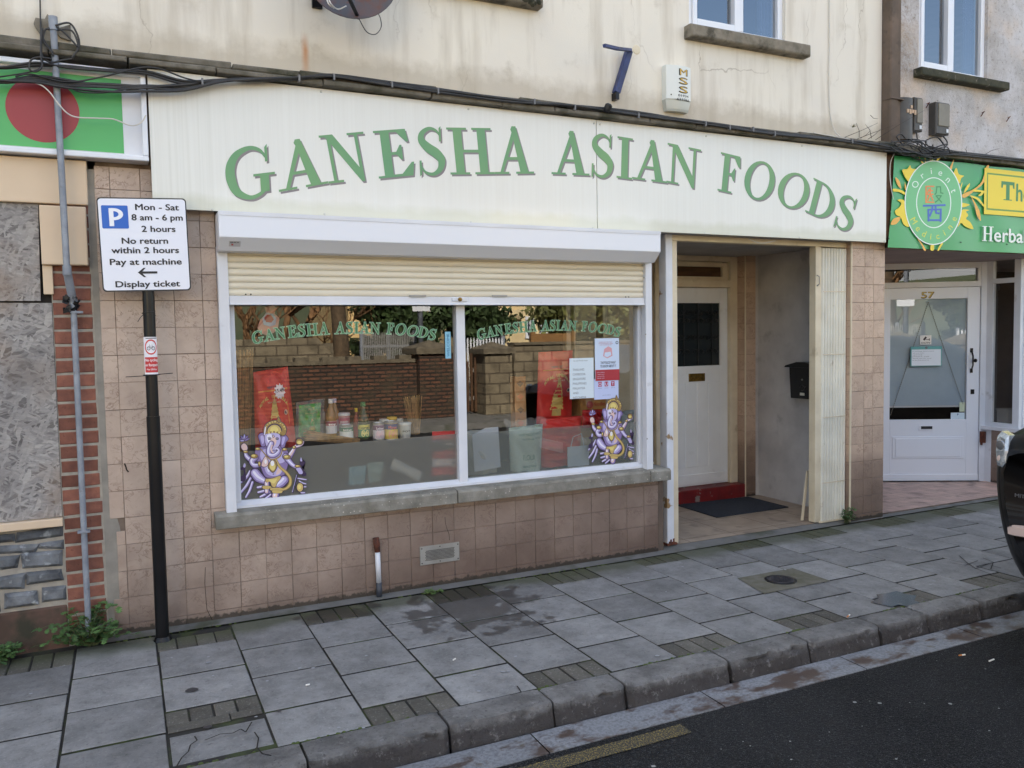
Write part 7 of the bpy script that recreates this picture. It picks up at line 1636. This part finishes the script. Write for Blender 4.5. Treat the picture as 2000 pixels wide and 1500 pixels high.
# weeds
M_leaf = mat('weed_leaf', (.045, .10, .028, 1), (.09, .17, .045, 1), 14, .6, tint=.35)
M_leaf2 = mat('pale_weed_leaf', (.09, .16, .04, 1), (.14, .22, .07, 1), 14, .6, tint=.3)
M_stem = mat('weed_stem', (.08, .10, .04, 1), rough=.7)
def weed(nm, label, base, n, L_, h, seed, lf=.035, bias=(0, -.2), m=None):
    rnd = random.Random(seed); t = thing(nm, label, 'weed', base); b0 = Vector(base); q, s_ = MB(), MB()
    for i in range(n):
        a = rnd.uniform(0, 2*math.pi); d = Vector((math.cos(a), math.sin(a)*.55, 0))+Vector((bias[0], bias[1], 0))*rnd.uniform(0, 1.4)
        ln = L_*rnd.uniform(.35, 1); up = h*rnd.uniform(.3, 1)
        p = [b0+Vector((rnd.uniform(-.03, .03), rnd.uniform(-.02, .01), 0)), ]
        for k in range(1, 6): u = k/5; p.append(p[0]+d*ln*u+Vector((0, 0, up*math.sin(min(u*1.9, 2.2)))))
        for v_ in p: v_.y = min(v_.y, -.02); v_.z = max(v_.z, .008)
        s_.tube(p, [.0028, .0025, .002, .0018, .0014, .001], 5)
        for k in range(1, 6):
            for sd in (-1, 1):
                if rnd.random() < .12: continue
                c = p[k]; dd = (p[k]-p[k-1]).normalized(); side = dd.cross(Vector((0, 0, 1))).normalized()*sd
                ld = (side*rnd.uniform(.5, 1.1)+dd*rnd.uniform(.1, .8)+Vector((0, 0, rnd.uniform(-.3, .5)))).normalized(); w = ld.cross(Vector((rnd.uniform(-.3, .3), rnd.uniform(-.3, .3), 1))).normalized(); l = lf*rnd.uniform(.6, 1.5)
                pts = [c]
                prof = [(.15, .14), (.3, .34), (.38, .14), (.52, .38), (.6, .16), (.75, .28), (.82, .1), (1, 0)]
                dr = Vector((0, 0, -.12*l))
                Lp = [c+ld*l*u+w*l*k2+dr*u*u*2 for u, k2 in prof]; Rp = [c+ld*l*u-w*l*k2+dr*u*u*2 for u, k2 in prof[:-1]]
                mid = [c+ld*l*u+dr*u*u*2+Vector((0, 0, -.06*l)) for u, k2 in prof]; tt = rnd.uniform(0, 1)
                vs_ = [c]+Lp+mid[:-1]+Rp; n_ = len(prof); fs = [(0, 1, n_+1)]+[(i_, i_+1, n_+1+i_ if i_+1 <= n_-1 else n_, n_+i_) for i_ in range(1, n_-1)]
                fs += [(0, n_+1, 2*n_)]+[(n_+i_, min(n_+1+i_, 2*n_-1), 2*n_-1+i_+1 if i_ < n_-1 else n_, 2*n_-1+i_) for i_ in range(1, n_-1)]
                fs = [f for f in fs if len(set(f)) == len(f) and max(f) < len(vs_)]
                q.add(vs_, fs, tt)
    q.build('leaves', m or M_leaf, t); s_.build('stems', M_stem, t); return t
gx_, gy_ = G(180, 1248); weed('green_weed', 'large leafy green weed growing round the foot of the grey pipe', (-.22, -.09, .0), 40, .26, .22, 3, .04)
weed('green_weed', 'small green weed at the left edge by the red plinth', (-.66, -.07, .0), 18, .16, .10, 5, .034)
weed('green_weed', 'small bushy green weed at the foot of the folded gate', (P(1648, 1018, .0)[0], -.02, .01), 22, .10, .14, 8, .024)
for a, c_, n_ in ((845, 1157, 1),):
    x, y = G(a, c_, 0); weed('green_weed', 'tiny bright green weed low against the wall below the vent', (x, y, 0), 16, .07, .02, 9, .018, m=M_leaf2)
# litter
def butt(px, py, z, label, orange=True, l=.04):
    x, y = G(px, py, z); t = thing('cigarette_end', label, 'litter', (x, y, z)); a = R_(-.6, .6)
    d = Vector((math.cos(a), math.sin(a), 0)); p = Vector((x, y, z+.005))
    q = MB(); q.tube([p, p+d*l*.45], .004, 8); q.build('filter', FL(214, 132, 62) if orange else FL(226, 222, 214), t); q = MB(); q.tube([p+d*l*.451, p+d*l], .004, 8); q.build('paper', FL(232, 228, 220), t)
butt(1655, 1206, 0.004, 'orange-tipped cigarette end lying at the kerb edge'); butt(1873, 1282, -.104, 'orange-tipped cigarette end on the dark road'); butt(1932, 1293, -.104, 'white cigarette end on the dark road near the picture edge', False, .045); butt(597, 1340, .004, 'tiny white cigarette end on a paving slab', False, .02); butt(885, 1291, -.0, 'white cigarette stub on the paving in the middle', False, .02)
random.seed(21)
q = MB()
def flat_blob(mb, x, y, z, r, mi=0):
    n = 9; mb.add([(x+r*R_(.7, 1.1)*math.cos(2*math.pi*i/n), y+r*R_(.6, 1)*math.sin(2*math.pi*i/n), z) for i in range(n)], [tuple(range(n))], .5, mi)
gum = [(643, 1245), (585, 1305), (612, 1305), (715, 1281), (522, 1330), (661, 1421), (710, 1422), (983, 1312), (993, 1311), (927, 1319), (1007, 1282), (407, 1283), (407, 1294), (416, 1320), (335, 1285), (60, 1355), (1227, 1129), (1333, 1107), (1301, 1156), (1284, 1281), (1534, 1113), (1706, 1098), (1761, 1128), (1824, 1135), (1817, 1142), (1635, 1165), (1650, 1062), (935, 1350), (500, 1400), (1150, 1172)]
for a, c_ in gum: x, y = G(a, c_, .004); flat_blob(q, x, y, .0052, R_(.006, .013))
struct(q.build('chewing_gum_spots', FL(150, 152, 156)), 'stuff'); 
q = MB()
for i in range(26):
    a, c_ = R_(1250, 1990), R_(1290, 1490); x, y = G(a, c_, -.104)
    if y < -2.12: flat_blob(q, x, y, -.1025, R_(.002, .006))
for a, c_ in ((1670, 1372), (1718, 1374), (1856, 1375), (1276, 1497)): x, y = G(a, c_, -.104); flat_blob(q, x, y, -.1022, .011)
struct(q.build('paper_scraps', FL(150, 150, 146)), 'stuff')
q = MB()
for a, c_, r in ((375, 1348, .03), (405, 1420, .02), (840, 1208, .012), (545, 1389, .012), (1740, 1400, .006)):
    x, y = G(a, c_, .004); flat_blob(q, x, y, .0056, r)
struct(q.build('dark_stains', FL(62, 58, 58, .7)), 'stuff')
# moss lines between slabs and kerb
q = MB(); M_moss = mat('moss', (.05, .075, .018, 1), (.09, .12, .03, 1), 20, .95, bump=.8, bscale=120)
for i in range(420):
    x = R_(-1, 8)
    if math.sin(x*3.1)+math.sin(x*7.7+1) < .1: continue
    r = R_(.004, .012); y = KY+R_(-.004, .008); q.lathe((x, y, -.006), [(r, 0), (r*.8, r*.6), (r*.2, r*.8)], 6, R_(0, 1))
for i in range(260):
    x = R_(-.1, 4); 
    if math.sin(x*2.3+2)+math.sin(x*5.1) < .2: continue
    r = R_(.003, .009); q.lathe((x, -.085+R_(-.008, .012), -.002), [(r, 0), (r*.8, r*.6), (r*.2, r*.8)], 6, R_(0, 1))
struct(q.build('moss', M_moss), 'stuff')

# ================================================================== CAR
car = thing('parked_car', 'black parked car at the right edge, only its front corner in view', 'car', (6.2, -2.95, -.104))
M_car = mat('black_car_paint', (.006, .006, .007, 1), rough=.35, coat=.1, spec=.2); M_tyre = mat('tyre_rubber', (.015, .015, .015, 1), rough=.8); M_rim = mat('alloy_rim', srgb(150, 152, 156), rough=.3, metal=.9)
CX, CY0, CY1 = 4.33, -2.07, -3.72; cyc = (CY0+CY1)/2; hw = (CY0-CY1)/2; CZ = -.104
# side outline stations: x, z bottom, z waist, z top(roof/bonnet), half width at waist
stn = [(0.0, .46, .98, 1.10, .71), (.03, .38, 1.02, 1.16, .785), (.10, .30, 1.04, 1.21, .815), (.28, .26, 1.04, 1.26, .82), (.50, .25, .94, 1.31, .82), (.80, .25, .95, 1.40, .825), (1.2, .24, .95, 1.55, .825), (1.6, .24, .95, 1.64, .825), (2.3, .24, .96, 1.70, .825), (3.0, .24, .97, 1.66, .825), (3.5, .26, .97, 1.50, .81), (3.85, .32, .95, 1.15, .77), (3.95, .42, .85, .98, .66)]
def ring(st):
    x, zb, zw, zt, h = st; pts = []
    n = 24
    for i in range(n+1):
        t = i/n; a = math.pi*t
        # from one sill over the roof to the other sill
        if t < .3: u = t/.3; lo2 = .62 if x < .25 else .9; y = h*(lo2+(1-lo2)*math.sin(u*math.pi/2)**.6); z = zb+(zw-zb)*u**1.4
        elif t > .7: u = (1-t)/.3; lo2 = .62 if x < .25 else .9; y = -h*(lo2+(1-lo2)*math.sin(u*math.pi/2)**.6); z = zb+(zw-zb)*u**1.4
        else:
            u = (t-.3)/.4; ang = math.pi*u; k = 2.0/(3.4 if x > .9 else 6)
            c, s = math.cos(ang), math.sin(ang); y = h*(abs(c)**k)*(1 if c > 0 else -1)*(1-.10*s); z = zw+(zt-zw)*abs(s)**k
        pts.append((CX+x+.10*(1-abs(y)/h)*(-.35 if x < .3 else 0), cyc+y, CZ+z))
    return pts
R2 = [ring(s) for s in stn]; q = MB(); vs_ = [p for r in R2 for p in r]; nn = len(R2[0]); fs = []
for i in range(len(R2)-1):
    for j in range(nn-1): fs.append((i*nn+j, i*nn+j+1, (i+1)*nn+j+1, (i+1)*nn+j))
fs.append(tuple(range(nn))); fs.append(tuple(range((len(R2)-1)*nn+nn-1, (len(R2)-1)*nn-1, -1))); q.add(vs_, fs)
o = q.build('body', M_car, car, smooth=True, sub=1)
def onbody(px, py, X, off=0): y, z = PX(px, py, X); return Vector((X-off, y, z))
def lamp(nm, pts, X, m1, m2=None, sx=.0):
    q = MB(); c = [onbody(a, b_, X+dx) for a, b_, dx in pts]; cen = sum(c, Vector())/len(c)
    n = len(c); inner = [p.lerp(cen, .25)+Vector((-.018, 0, 0)) for p in c]
    q.add(c+inner+[p+Vector((.05, 0, 0)) for p in c], [tuple(range(n, 2*n))]+[(i, (i+1) % n, n+(i+1) % n, n+i) for i in range(n)]+[(i, 2*n+i, 2*n+(i+1) % n, (i+1) % n) for i in range(n)])
    o = q.build(nm, m1, car, smooth=False)
    if m2:
        q = MB(); k = cen+Vector((-.0185, 0, 0)); q.lathe(k+Vector((0, 0, .03)), [(.028, 0), (.024, .006), (.01, .009)], 14, axis=(-1, .1, 0)); q.lathe(k-Vector((0, 0, .045)), [(.02, 0), (.018, .005), (.006, .008)], 14, .5, 1, axis=(-1, .1, 0)); q.build('bulb', m2, o)
    return o
M_lens = mat('headlight_lens', srgb(200, 206, 210), srgb(150, 156, 160), 40, .1, metal=.3, coat=1); M_amber = mat('amber_lens', srgb(222, 196, 184), rough=.15, coat=1)
lamp('headlight', [(1949, 851, .03), (1957, 842, .05), (1971, 851, .02), (1969, 880, .0), (1969, 908, .0), (1958, 914, .0), (1948, 908, .02), (1946, 880, .03)], CX+.01, M_lens, [M_rim, M_amber])
lamp('fog_light', [(1967, 1028, .02), (1978, 1025, .0), (2010, 1028, -.02), (2012, 1052, -.02), (1985, 1048, .0), (1968, 1043, .01)], CX-.0, M_amber)
# mirrored far lamps
for ch in list(car.children):
    if ch.name.startswith(('headlight', 'fog_light')):
        me = ch.data.copy(); 
        for v_ in me.vertices: v_.co.y = 2*cyc-v_.co.y
        me.flip_normals(); o2 = bpy.data.objects.new(ch.name.split('.')[0], me); COL.objects.link(o2); o2.parent = car; o2.location = ch.location
def bodyfn(y): return CX-.025
q = MB(); q.box(CX-.06, CX-.035, cyc-.26, cyc+.26, CZ+.48, CZ+.59); q.build('number_plate', FL(232, 232, 224), car)
q = MB(); y0, z0 = PX(1987, 966, CX-.03)
text(q, 'MITSUBISHI', lambda u, v: (CX-.047-.003, y0-u, z0+v), .085, 0, w=.17, h=.02, bold=.03); q.build('car_lettering', M_rim, car)
q = MB()
for s in (-1, 1): q.prism([(CX+.85, cyc+s*.80, CZ+1.0), (CX+3.3, cyc+s*.80, CZ+1.02), (CX+3.0, cyc+s*.735, CZ+1.50), (CX+1.35, cyc+s*.735, CZ+1.48)], (0, s*.03, 0))
q.prism([(CX+.52, cyc-.68, CZ+1.315), (CX+.52, cyc+.68, CZ+1.315), (CX+1.30, cyc+.60, CZ+1.60), (CX+1.30, cyc-.60, CZ+1.60)], (-.02, 0, .03)); q.build('window_glass', mat('car_glass', (.01, .012, .014, 1), rough=.03, coat=1), car)
for x in (.70, 3.15):
    for s in (-1, 1):
        c = Vector((CX+x, cyc+s*(hw-.09), CZ+.30)); q = MB(); q.lathe(c, [(.20, -.09), (.27, -.095), (.30, -.07), (.30, .07), (.27, .095), (.20, .09)], 28, axis=(0, s, 0)); w_ = q.build('wheel', M_tyre, car); smooth_by_angle(w_, 40)
        q = MB(); q.lathe(c, [(.19, .06), (.195, .088), (.17, .07), (.05, .075), (.02, .08)], 28, axis=(0, s, 0)); q.build('rim', M_rim, w_)
for s in (-1, 1):
    q = MB(); q.lathe((CX+1.0, cyc+s*.95, CZ+1.10), [(.03, -.08), (.09, -.05), (.10, .0), (.08, .06), (.02, .08)], 12, axis=(0, s, 0)); q.build('wing_mirror', M_car, car, smooth=True)
# ================================================================== THE OTHER SIDE OF THE STREET (seen mirrored in the shop window)
def V(px, py, Yv): p = PP(px, py, Yv); return Vector((p.x, .1-p.y, p.z))     # real place of something seen in the pane
def brickm(name, a, b_, mortar, sx, sz):
    t = NT(name); x = t.n('ShaderNodeTexBrick'); x.offset = .5
    x.inputs['Color1'].default_value = a; x.inputs['Color2'].default_value = b_; x.inputs['Mortar'].default_value = mortar
    x.inputs['Scale'].default_value = 1; x.inputs['Brick Width'].default_value = sx; x.inputs['Row Height'].default_value = sz; x.inputs['Mortar Size'].default_value = .018; x.inputs['Bias'].default_value = -.1
    X, Y, Z = t.xyz(); c = t.n('ShaderNodeCombineXYZ'); t.l(t.math('ADD', X, Y), c.inputs[0]); t.l(Z, c.inputs[1]); t.l(c.outputs[0], x.inputs['Vector'])
    cc = t.mix(t.math('MULTIPLY', t.ramp(t.noise(3, 7), (.45, 0), (.65, 1)), .6), x.outputs[0], srgb(70, 62, 48))
    t.base(cc); t.rough(.9); return t.m
M_bw = brickm('old_brick_wall', srgb(108, 72, 54), srgb(70, 50, 40), srgb(40, 35, 31), .24, .078)
M_sw = brickm('stone_block_wall', srgb(138, 126, 104), srgb(118, 107, 88), srgb(86, 76, 62), .46, .22)
M_cop = mat('stone_coping', srgb(120, 110, 92), srgb(88, 80, 66), 8, .9)
GZ = -.0
q = MB(); q.box(-40, 60, -24, -9.35, -.12, .0); struct(q.build('far_pavement', M_concrete))
y0 = .1-11
xa, xb = V(440, 700, 11).x, V(852, 700, 11).x; zt_ = V(650, 712, 11).z
bw = thing('brick_garden_wall', 'low old brick wall with notched stone coping across the street, mirrored in the left pane', 'wall', (xa, y0, 0))
q = MB(); q.box(-16, xb, y0-.22, y0, 0, zt_); q.build('wall_body', M_bw, bw)
q = MB(); x = -16
k = 0
while x < xb: q.box(x, x+.26, y0-.25, y0+.03, zt_, zt_+(.15 if k % 2 else .07), R_(0, 1)); x += .26; k += 1
q.build('coping', M_cop, bw)
def pier(pxl, pxr, pyt, pyc, Yv, m, label, nm='gate_pier'):
    a, c_ = V(pxl, pyc, Yv), V(pxr, pyc, Yv); t = thing(nm, label, 'pier', ((a.x+c_.x)/2, a.y, 0)); w_ = (c_.x-a.x)
    q = MB(); q.box(a.x+w_*.08, c_.x-w_*.08, a.y-w_, a.y, 0, a.z-.02); q.build('pier_shaft', m, t)
    q = MB(); zc = a.z; zt2 = V((pxl+pxr)/2, pyt, Yv).z; xm = (a.x+c_.x)/2; ym = a.y-w_/2
    h = w_/2
    v = [(a.x, a.y+.04-w_-.04, zc-.02), (c_.x, a.y-w_, zc-.02), (c_.x, a.y+.06, zc-.02), (a.x, a.y+.06, zc-.02)]
    v2 = [(x, y, z+(zt2-zc)*.45) for x, y, z in v]; q.add(v+v2+[(xm, ym, zt2)], [(3, 2, 1, 0), (0, 1, 5, 4), (1, 2, 6, 5), (2, 3, 7, 6), (3, 0, 4, 7), (4, 5, 8), (5, 6, 8), (6, 7, 8), (7, 4, 8)]); q.build('pier_cap', M_cop, t)
pier(812, 893, 664, 690, 10.8, M_bw, 'brick gate pier with pyramid cap ending the old brick wall across the street')
pier(942, 1005, 667, 690, 10.75, M_sw, 'stone gate pier with heavy cap beside the stone block wall across the street')
sw2 = thing('stone_block_wall', 'stone block wall right of the stone gate pier across the street', 'wall', tuple(V(1010, 700, 11))); a = V(1003, 670, 11); q = MB(); q.box(a.x, 40, a.y-.3, a.y, 0, V(1100, 672, 11).z); q.build('wall_body', M_sw, sw2); q = MB(); q.box(a.x, 40, a.y-.34, a.y+.04, V(1100, 672, 11).z, V(1100, 667, 11).z); q.build('coping', M_cop, sw2)
# raised stone retaining wall with a slanting end behind the brick wall
a = V(450, 672, 13.5); c_ = V(620, 660, 13.5); d = V(655, 700, 13.5)
q = MB(); q.prism([(-14, a.y, 0), (d.x, a.y, 0), (d.x, a.y, d.z), (c_.x, a.y, c_.z), (-14, a.y, a.z)], (0, -.4, 0)); tag(q.build('retaining_wall', M_sw), 'pale stone retaining wall with slanting end behind the brick wall across the street', 'wall')
q = MB(); yb = V(660, 700, 14).y
for i in range(7): q.box(V(640, 690, 14).x, V(700, 690, 14).x, yb-.3*i-.3, yb-.3*i, 0, .55+.17*i)
tag(q.build('garden_steps', M_cop), 'dark garden steps between the retaining wall and the palisade fence', 'steps')
def palisade(px0, px1, pyt, pyb, Yv, n, label, m, extend=0):
    a, c_ = V(px0, pyt, Yv), V(px1, pyt, Yv); t = thing('palisade_fence', label, 'fence', (a.x, a.y, 0)); zt2 = V((px0+px1)/2, pyt, Yv).z
    q = MB(); s = (c_.x-a.x)/n
    for i in range(n): x = a.x+s*i; q.prism([(x, a.y, .02), (x+s*.5, a.y, .02), (x+s*.5, a.y, zt2-.06), (x+s*.25, a.y, zt2), (x, a.y, zt2-.06)], (0, -.02, 0))
    q.build('pales', m, t); q = MB(); q.box(a.x, c_.x, a.y-.06, a.y-.021, zt2-.35, zt2-.30); q.box(a.x, c_.x, a.y-.06, a.y-.021, .3, .35)
    for x in (a.x, (a.x+c_.x)/2, c_.x): q.box(x-.04, x+.04, a.y-.14, a.y-.061, 0, zt2+.03)
    q.build('rails_and_posts', M_zinc, t)
palisade(708, 812, 648, 695, 13, 30, 'grey metal palisade fence behind the brick wall across the street', M_alu)
palisade(893, 985, 659, 700, 12.5, 15, 'white pointed palisade fence behind the gateway across the street', M_white)
g_ = thing('wooden_gate', 'dark vertical board gate between the brick pier and the stone pier across the street', 'gate', tuple(V(915, 740, 11.2))); q = MB(); a, c_ = V(896, 720, 11.2), V(941, 720, 11.2); n = 6; s = (c_.x-a.x)/n
for i in range(n): q.box(a.x+s*i, a.x+s*i+s*.6, a.y-.03, a.y, .05, V(918, 690+(i % 3)*8, 11.2).z)
q.build('boards', M_wood, g_); q = MB(); q.box(a.x, c_.x, a.y-.06, a.y-.031, .9, .98); q.box(a.x, c_.x, a.y-.06, a.y-.031, .3, .38); q.build('gate_bars', M_alu, g_)
q = MB(); a = V(1035, 652, 13); c_ = V(1122, 668, 13); q.box(a.x, c_.x, a.y-.05, a.y, 0, a.z); q.box(a.x, a.x+.1, a.y, a.y+.06, 0, a.z+.05); q.box(c_.x-.1, c_.x, a.y, a.y+.06, 0, a.z+.05); tag(q.build('board_fence', mat('brown_board', srgb(150, 112, 66), srgb(120, 86, 50), 8, .8, stretch=(1, 1, 8))), 'brown board fence above the stone block wall across the street', 'fence')
a = V(822, 665, 11.9); lp2 = thing('lamp_post', 'grey metal lamp post with a small sign plate on the far pavement', 'lamp post', (a.x, a.y, 0)); q = MB(); q.tube([(a.x, a.y, 0), (a.x, a.y, 1.2)], .085, 16); q.tube([(a.x, a.y, 1.2), (a.x, a.y, 6)], .06, 16); q.build('post', M_zinc, lp2, smooth=True)
z = V(822, 600, 11.9).z; q = MB(); q.box(a.x-.2, a.x+.2, a.y+.07, a.y+.08, z-.09, z+.2); q.build('sign_plate', M_white, lp2); q = MB(); q.tube([(a.x, a.y, 5.9), (a.x, a.y+.6, 6.3), (a.x, a.y+1.2, 6.35)], .035, 8); q.lathe((a.x, a.y+1.3, 6.33), [(.02, -.05), (.12, -.03), (.12, .05), (.03, .09)], 12); q.build('lamp_head', M_zinc, lp2)
# houses
M_ochre = mat('ochre_render', srgb(226, 196, 140), srgb(208, 178, 124), 1.5, .9); M_creamh = mat('cream_house_render', srgb(232, 212, 168), srgb(212, 190, 146), 1.5, .9, grime=(srgb(150, 128, 96), 3, .6, .8)); M_slate = mat('slate_roof', srgb(86, 88, 96), srgb(66, 68, 76), 6, .8)
M_win = mat('house_window_glass', srgb(60, 66, 76), rough=.1)
def house(x0, x1, yf, h, depth, m, label, wins, roof=True):
    t = thing('house', label, 'house', ((x0+x1)/2, yf, 0)); q = MB(); q.box(x0, x1, yf-depth, yf, 0, h); q.build('wall', m, t)
    if roof: q = MB(); q.prism([(x0-.3, yf+.4, h), (x0-.3, yf-depth-.4, h), (x0-.3, yf-depth/2, h+2.2)], (x1-x0+.6, 0, 0)); q.build('roof', M_slate, t)
    for (a, c_, d, e) in wins:
        q = MB(); q.box(a-.09, a, yf+.001, yf+.06, d-.09, e+.09); q.box(c_, c_+.09, yf+.001, yf+.06, d-.09, e+.09); q.box(a, c_, yf+.001, yf+.06, e, e+.09); q.box(a, c_, yf+.001, yf+.10, d-.09, d); q.box((a+c_)/2-.03, (a+c_)/2+.03, yf+.001, yf+.05, d, e); w_ = q.build('window', M_white, t)
        q = MB(); q.add([(a, yf+.01, d), (c_, yf+.01, d), (c_, yf+.01, e), (a, yf+.01, e)], [(0, 1, 2, 3)]); q.build('pane', M_win, w_)
    return t
def hv(px, py, Yv): v = V(px, py, Yv); return v.x, v.z
Y1 = 30; yf = .1-Y1; xa, xb = hv(680, 620, Y1)[0], hv(752, 620, Y1)[0]
def wpx(a, c_, t, b_, Yv): return (hv(a, 620, Yv)[0], hv(c_, 620, Yv)[0], hv(a, b_, Yv)[1], hv(a, t, Yv)[1])
house(xa, xb, yf, 6.5, 8, M_ochre, 'ochre rendered house far behind the fence, mirrored in the left pane', [wpx(703, 708, 585, 605, Y1), wpx(731, 737, 585, 605, Y1)])
Y2 = 22; yf = .1-Y2; xa, xb = hv(955, 620, Y2)[0], hv(1112, 620, Y2)[0]
h2 = house(xa, xb, yf, 6.5, 9, M_creamh, 'cream house with a curved balcony behind the stone wall across the street', [wpx(1029, 1040, 623, 656, Y2), wpx(1057, 1075, 623, 656, Y2), wpx(1103, 1109, 630, 656, Y2)])
q = MB(); z0_, z1_ = hv(985, 624, Y2)[1], hv(985, 606, Y2)[1]; x0_, x1_ = hv(958, 620, Y2)[0], hv(1018, 620, Y2)[0]
q.lathe(((x0_+x1_)/2, yf, z0_), [((x1_-x0_)/2*.9, 0), ((x1_-x0_)/2, .15), ((x1_-x0_)/2, z1_-z0_)], 28); q.build('balcony', M_creamh, h2)
house(-16, -6, .1-20, 6.5, 9, M_creamh, 'cream house far to the left across the street', [(-14, -12.6, 1, 2.6), (-10, -8.6, 1, 2.6), (-14, -12.6, 4, 5.4), (-10, -8.6, 4, 5.4)])
# trees
M_bark = mat('grey_brown_bark', srgb(104, 86, 66), srgb(72, 60, 46), 12, .95, bump=.5); M_ever = mat('evergreen_leaf', (.035, .06, .02, 1), (.06, .10, .03, 1), 2, .6, tint=.5); M_tleaf = mat('olive_leaf', (.10, .12, .03, 1), (.16, .16, .05, 1), 2, .6, tint=.5); M_twig = mat('bare_twig', srgb(150, 112, 74), srgb(112, 84, 58), 5, .9)
def tree(x, y, h, sp, label, leaf=None, n=2500, seed=1, z0=.6, ls=.09, name='tree'):
    rnd = random.Random(seed); t = thing(name, label, 'tree', (x, y, 0)); q = MB(); tips = []
    def br(p, d, L_, r, lv):
        pts = [p]; q_ = p
        for k in range(4): d = (d+Vector((rnd.uniform(-.16, .16), rnd.uniform(-.16, .16), rnd.uniform(-.05, .12)))).normalized(); q_ = q_+d*L_/4; pts.append(q_)
        q.tube(pts, [r, r*.88, r*.76, r*.66, r*.55], 6 if lv < 2 else 4, rnd.random(), caps=False)
        if lv >= (4 if leaf is None else 3): tips.append(q_); return
        for k in range(4 if lv < 3 else 3):
            a = rnd.uniform(0, 6.28); s = Vector((math.cos(a), math.sin(a), rnd.uniform(.1, .9))).normalized(); br(pts[rnd.choice((2, 3, 4))], (d*.55+s*.8).normalized(), L_*rnd.uniform(.55, .8), r*.5, lv+1)
        tips.append(q_)
    br(Vector((x, y, 0)), Vector((rnd.uniform(-.1, .1), rnd.uniform(-.1, .1), 1)), h*.42, h*.028, 0); q.build('trunk', M_bark if leaf else M_twig, t, smooth=True)
    if leaf:
        q = MB(); blobs = [(tp, rnd.uniform(.25, .6)*sp/2.2) for tp in tips]
        for i in range(n):
            c, r = rnd.choice(blobs); v = Vector((rnd.gauss(0, 1), rnd.gauss(0, 1), rnd.gauss(0, .8))); p = c+v.normalized()*r*rnd.random()**.4
            if p.z < z0: continue
            a = Vector((rnd.uniform(-1, 1), rnd.uniform(-1, 1), rnd.uniform(-1, 1))).normalized(); b_ = a.orthogonal().normalized(); s = ls*rnd.uniform(.6, 1.5); q.add([p-a*s, p+b_*s*.5, p+a*s, p-b_*s*.5], [(0, 1, 2, 3)], rnd.random())
        q.build('crown', leaf, t)
def tv(px, Yv): v = V(px, 640, Yv); return v.x, v.y
x, y = tv(480, 15); tree(x, y, 5.0, 3, 'bare brown winter tree behind the left end of the brick wall', seed=2)
x, y = tv(545, 16); tree(x, y, 5.5, 3, 'bare winter tree with many twigs left of the thick trunk', seed=6)
x, y = tv(615, 17); tree(x, y, 5.2, 3, 'bare winter tree next to the garden steps across the street', seed=9)
x, y = tv(662, 15.5); q = MB(); q.tube([(x, y, 0), (x+.05, y, 1.5), (x-.05, y, 3), (x+.1, y, 6)], [.24, .2, .17, .1], 12); t_ = thing('thick_trunk_tree', 'tree with a thick dark trunk by the garden steps across the street', 'tree', (x, y, 0)); q.build('trunk', M_bark, t_, smooth=True)
x, y = tv(695, 19); tree(x, y, 1.7, 1.7, 'round dark bush in front of the ochre house', M_ever, 2200, 12, .2, .08, 'bush')
x, y = tv(778, 18); tree(x, y, 3.3, 1.8, 'dark evergreen tree above the palisade fence, beside the lamp post', M_ever, 9000, 14, .5)
x, y = tv(925, 18); tree(x, y, 3.2, 1.8, 'dark evergreen tree behind the white palisade fence', M_ever, 9000, 17, .5)
x, y = tv(1175, 15.5); tree(x, y, 4.0, 2.8, 'olive green leafy tree behind the right end of the stone wall', M_tleaf, 12000, 19, .5)
x, y = tv(1245, 16); tree(x, y, 4.2, 3.0, 'olive green leafy tree furthest right across the street', M_tleaf, 9000, 23, .5)
x, y = tv(1128, 19); tree(x, y, 2.6, 1.4, 'small leafy tree in front of the cream balcony house', M_ever, 3000, 26, .5)
# hills closing the distance
q = MB(); n = 60
def hf(u, v): a = rad(-170+340*u); r = 120+40*v; return (r*math.sin(a)*1.0, -r*math.cos(a)*1.0, -1+9*v*(1+.3*math.sin(u*40)+.2*math.sin(u*93)))
q.grid(hf, n, 3); struct(q.build('hills', mat('far_green_hill', (.06, .08, .04, 1), (.09, .10, .05, 1), .05, .9)))
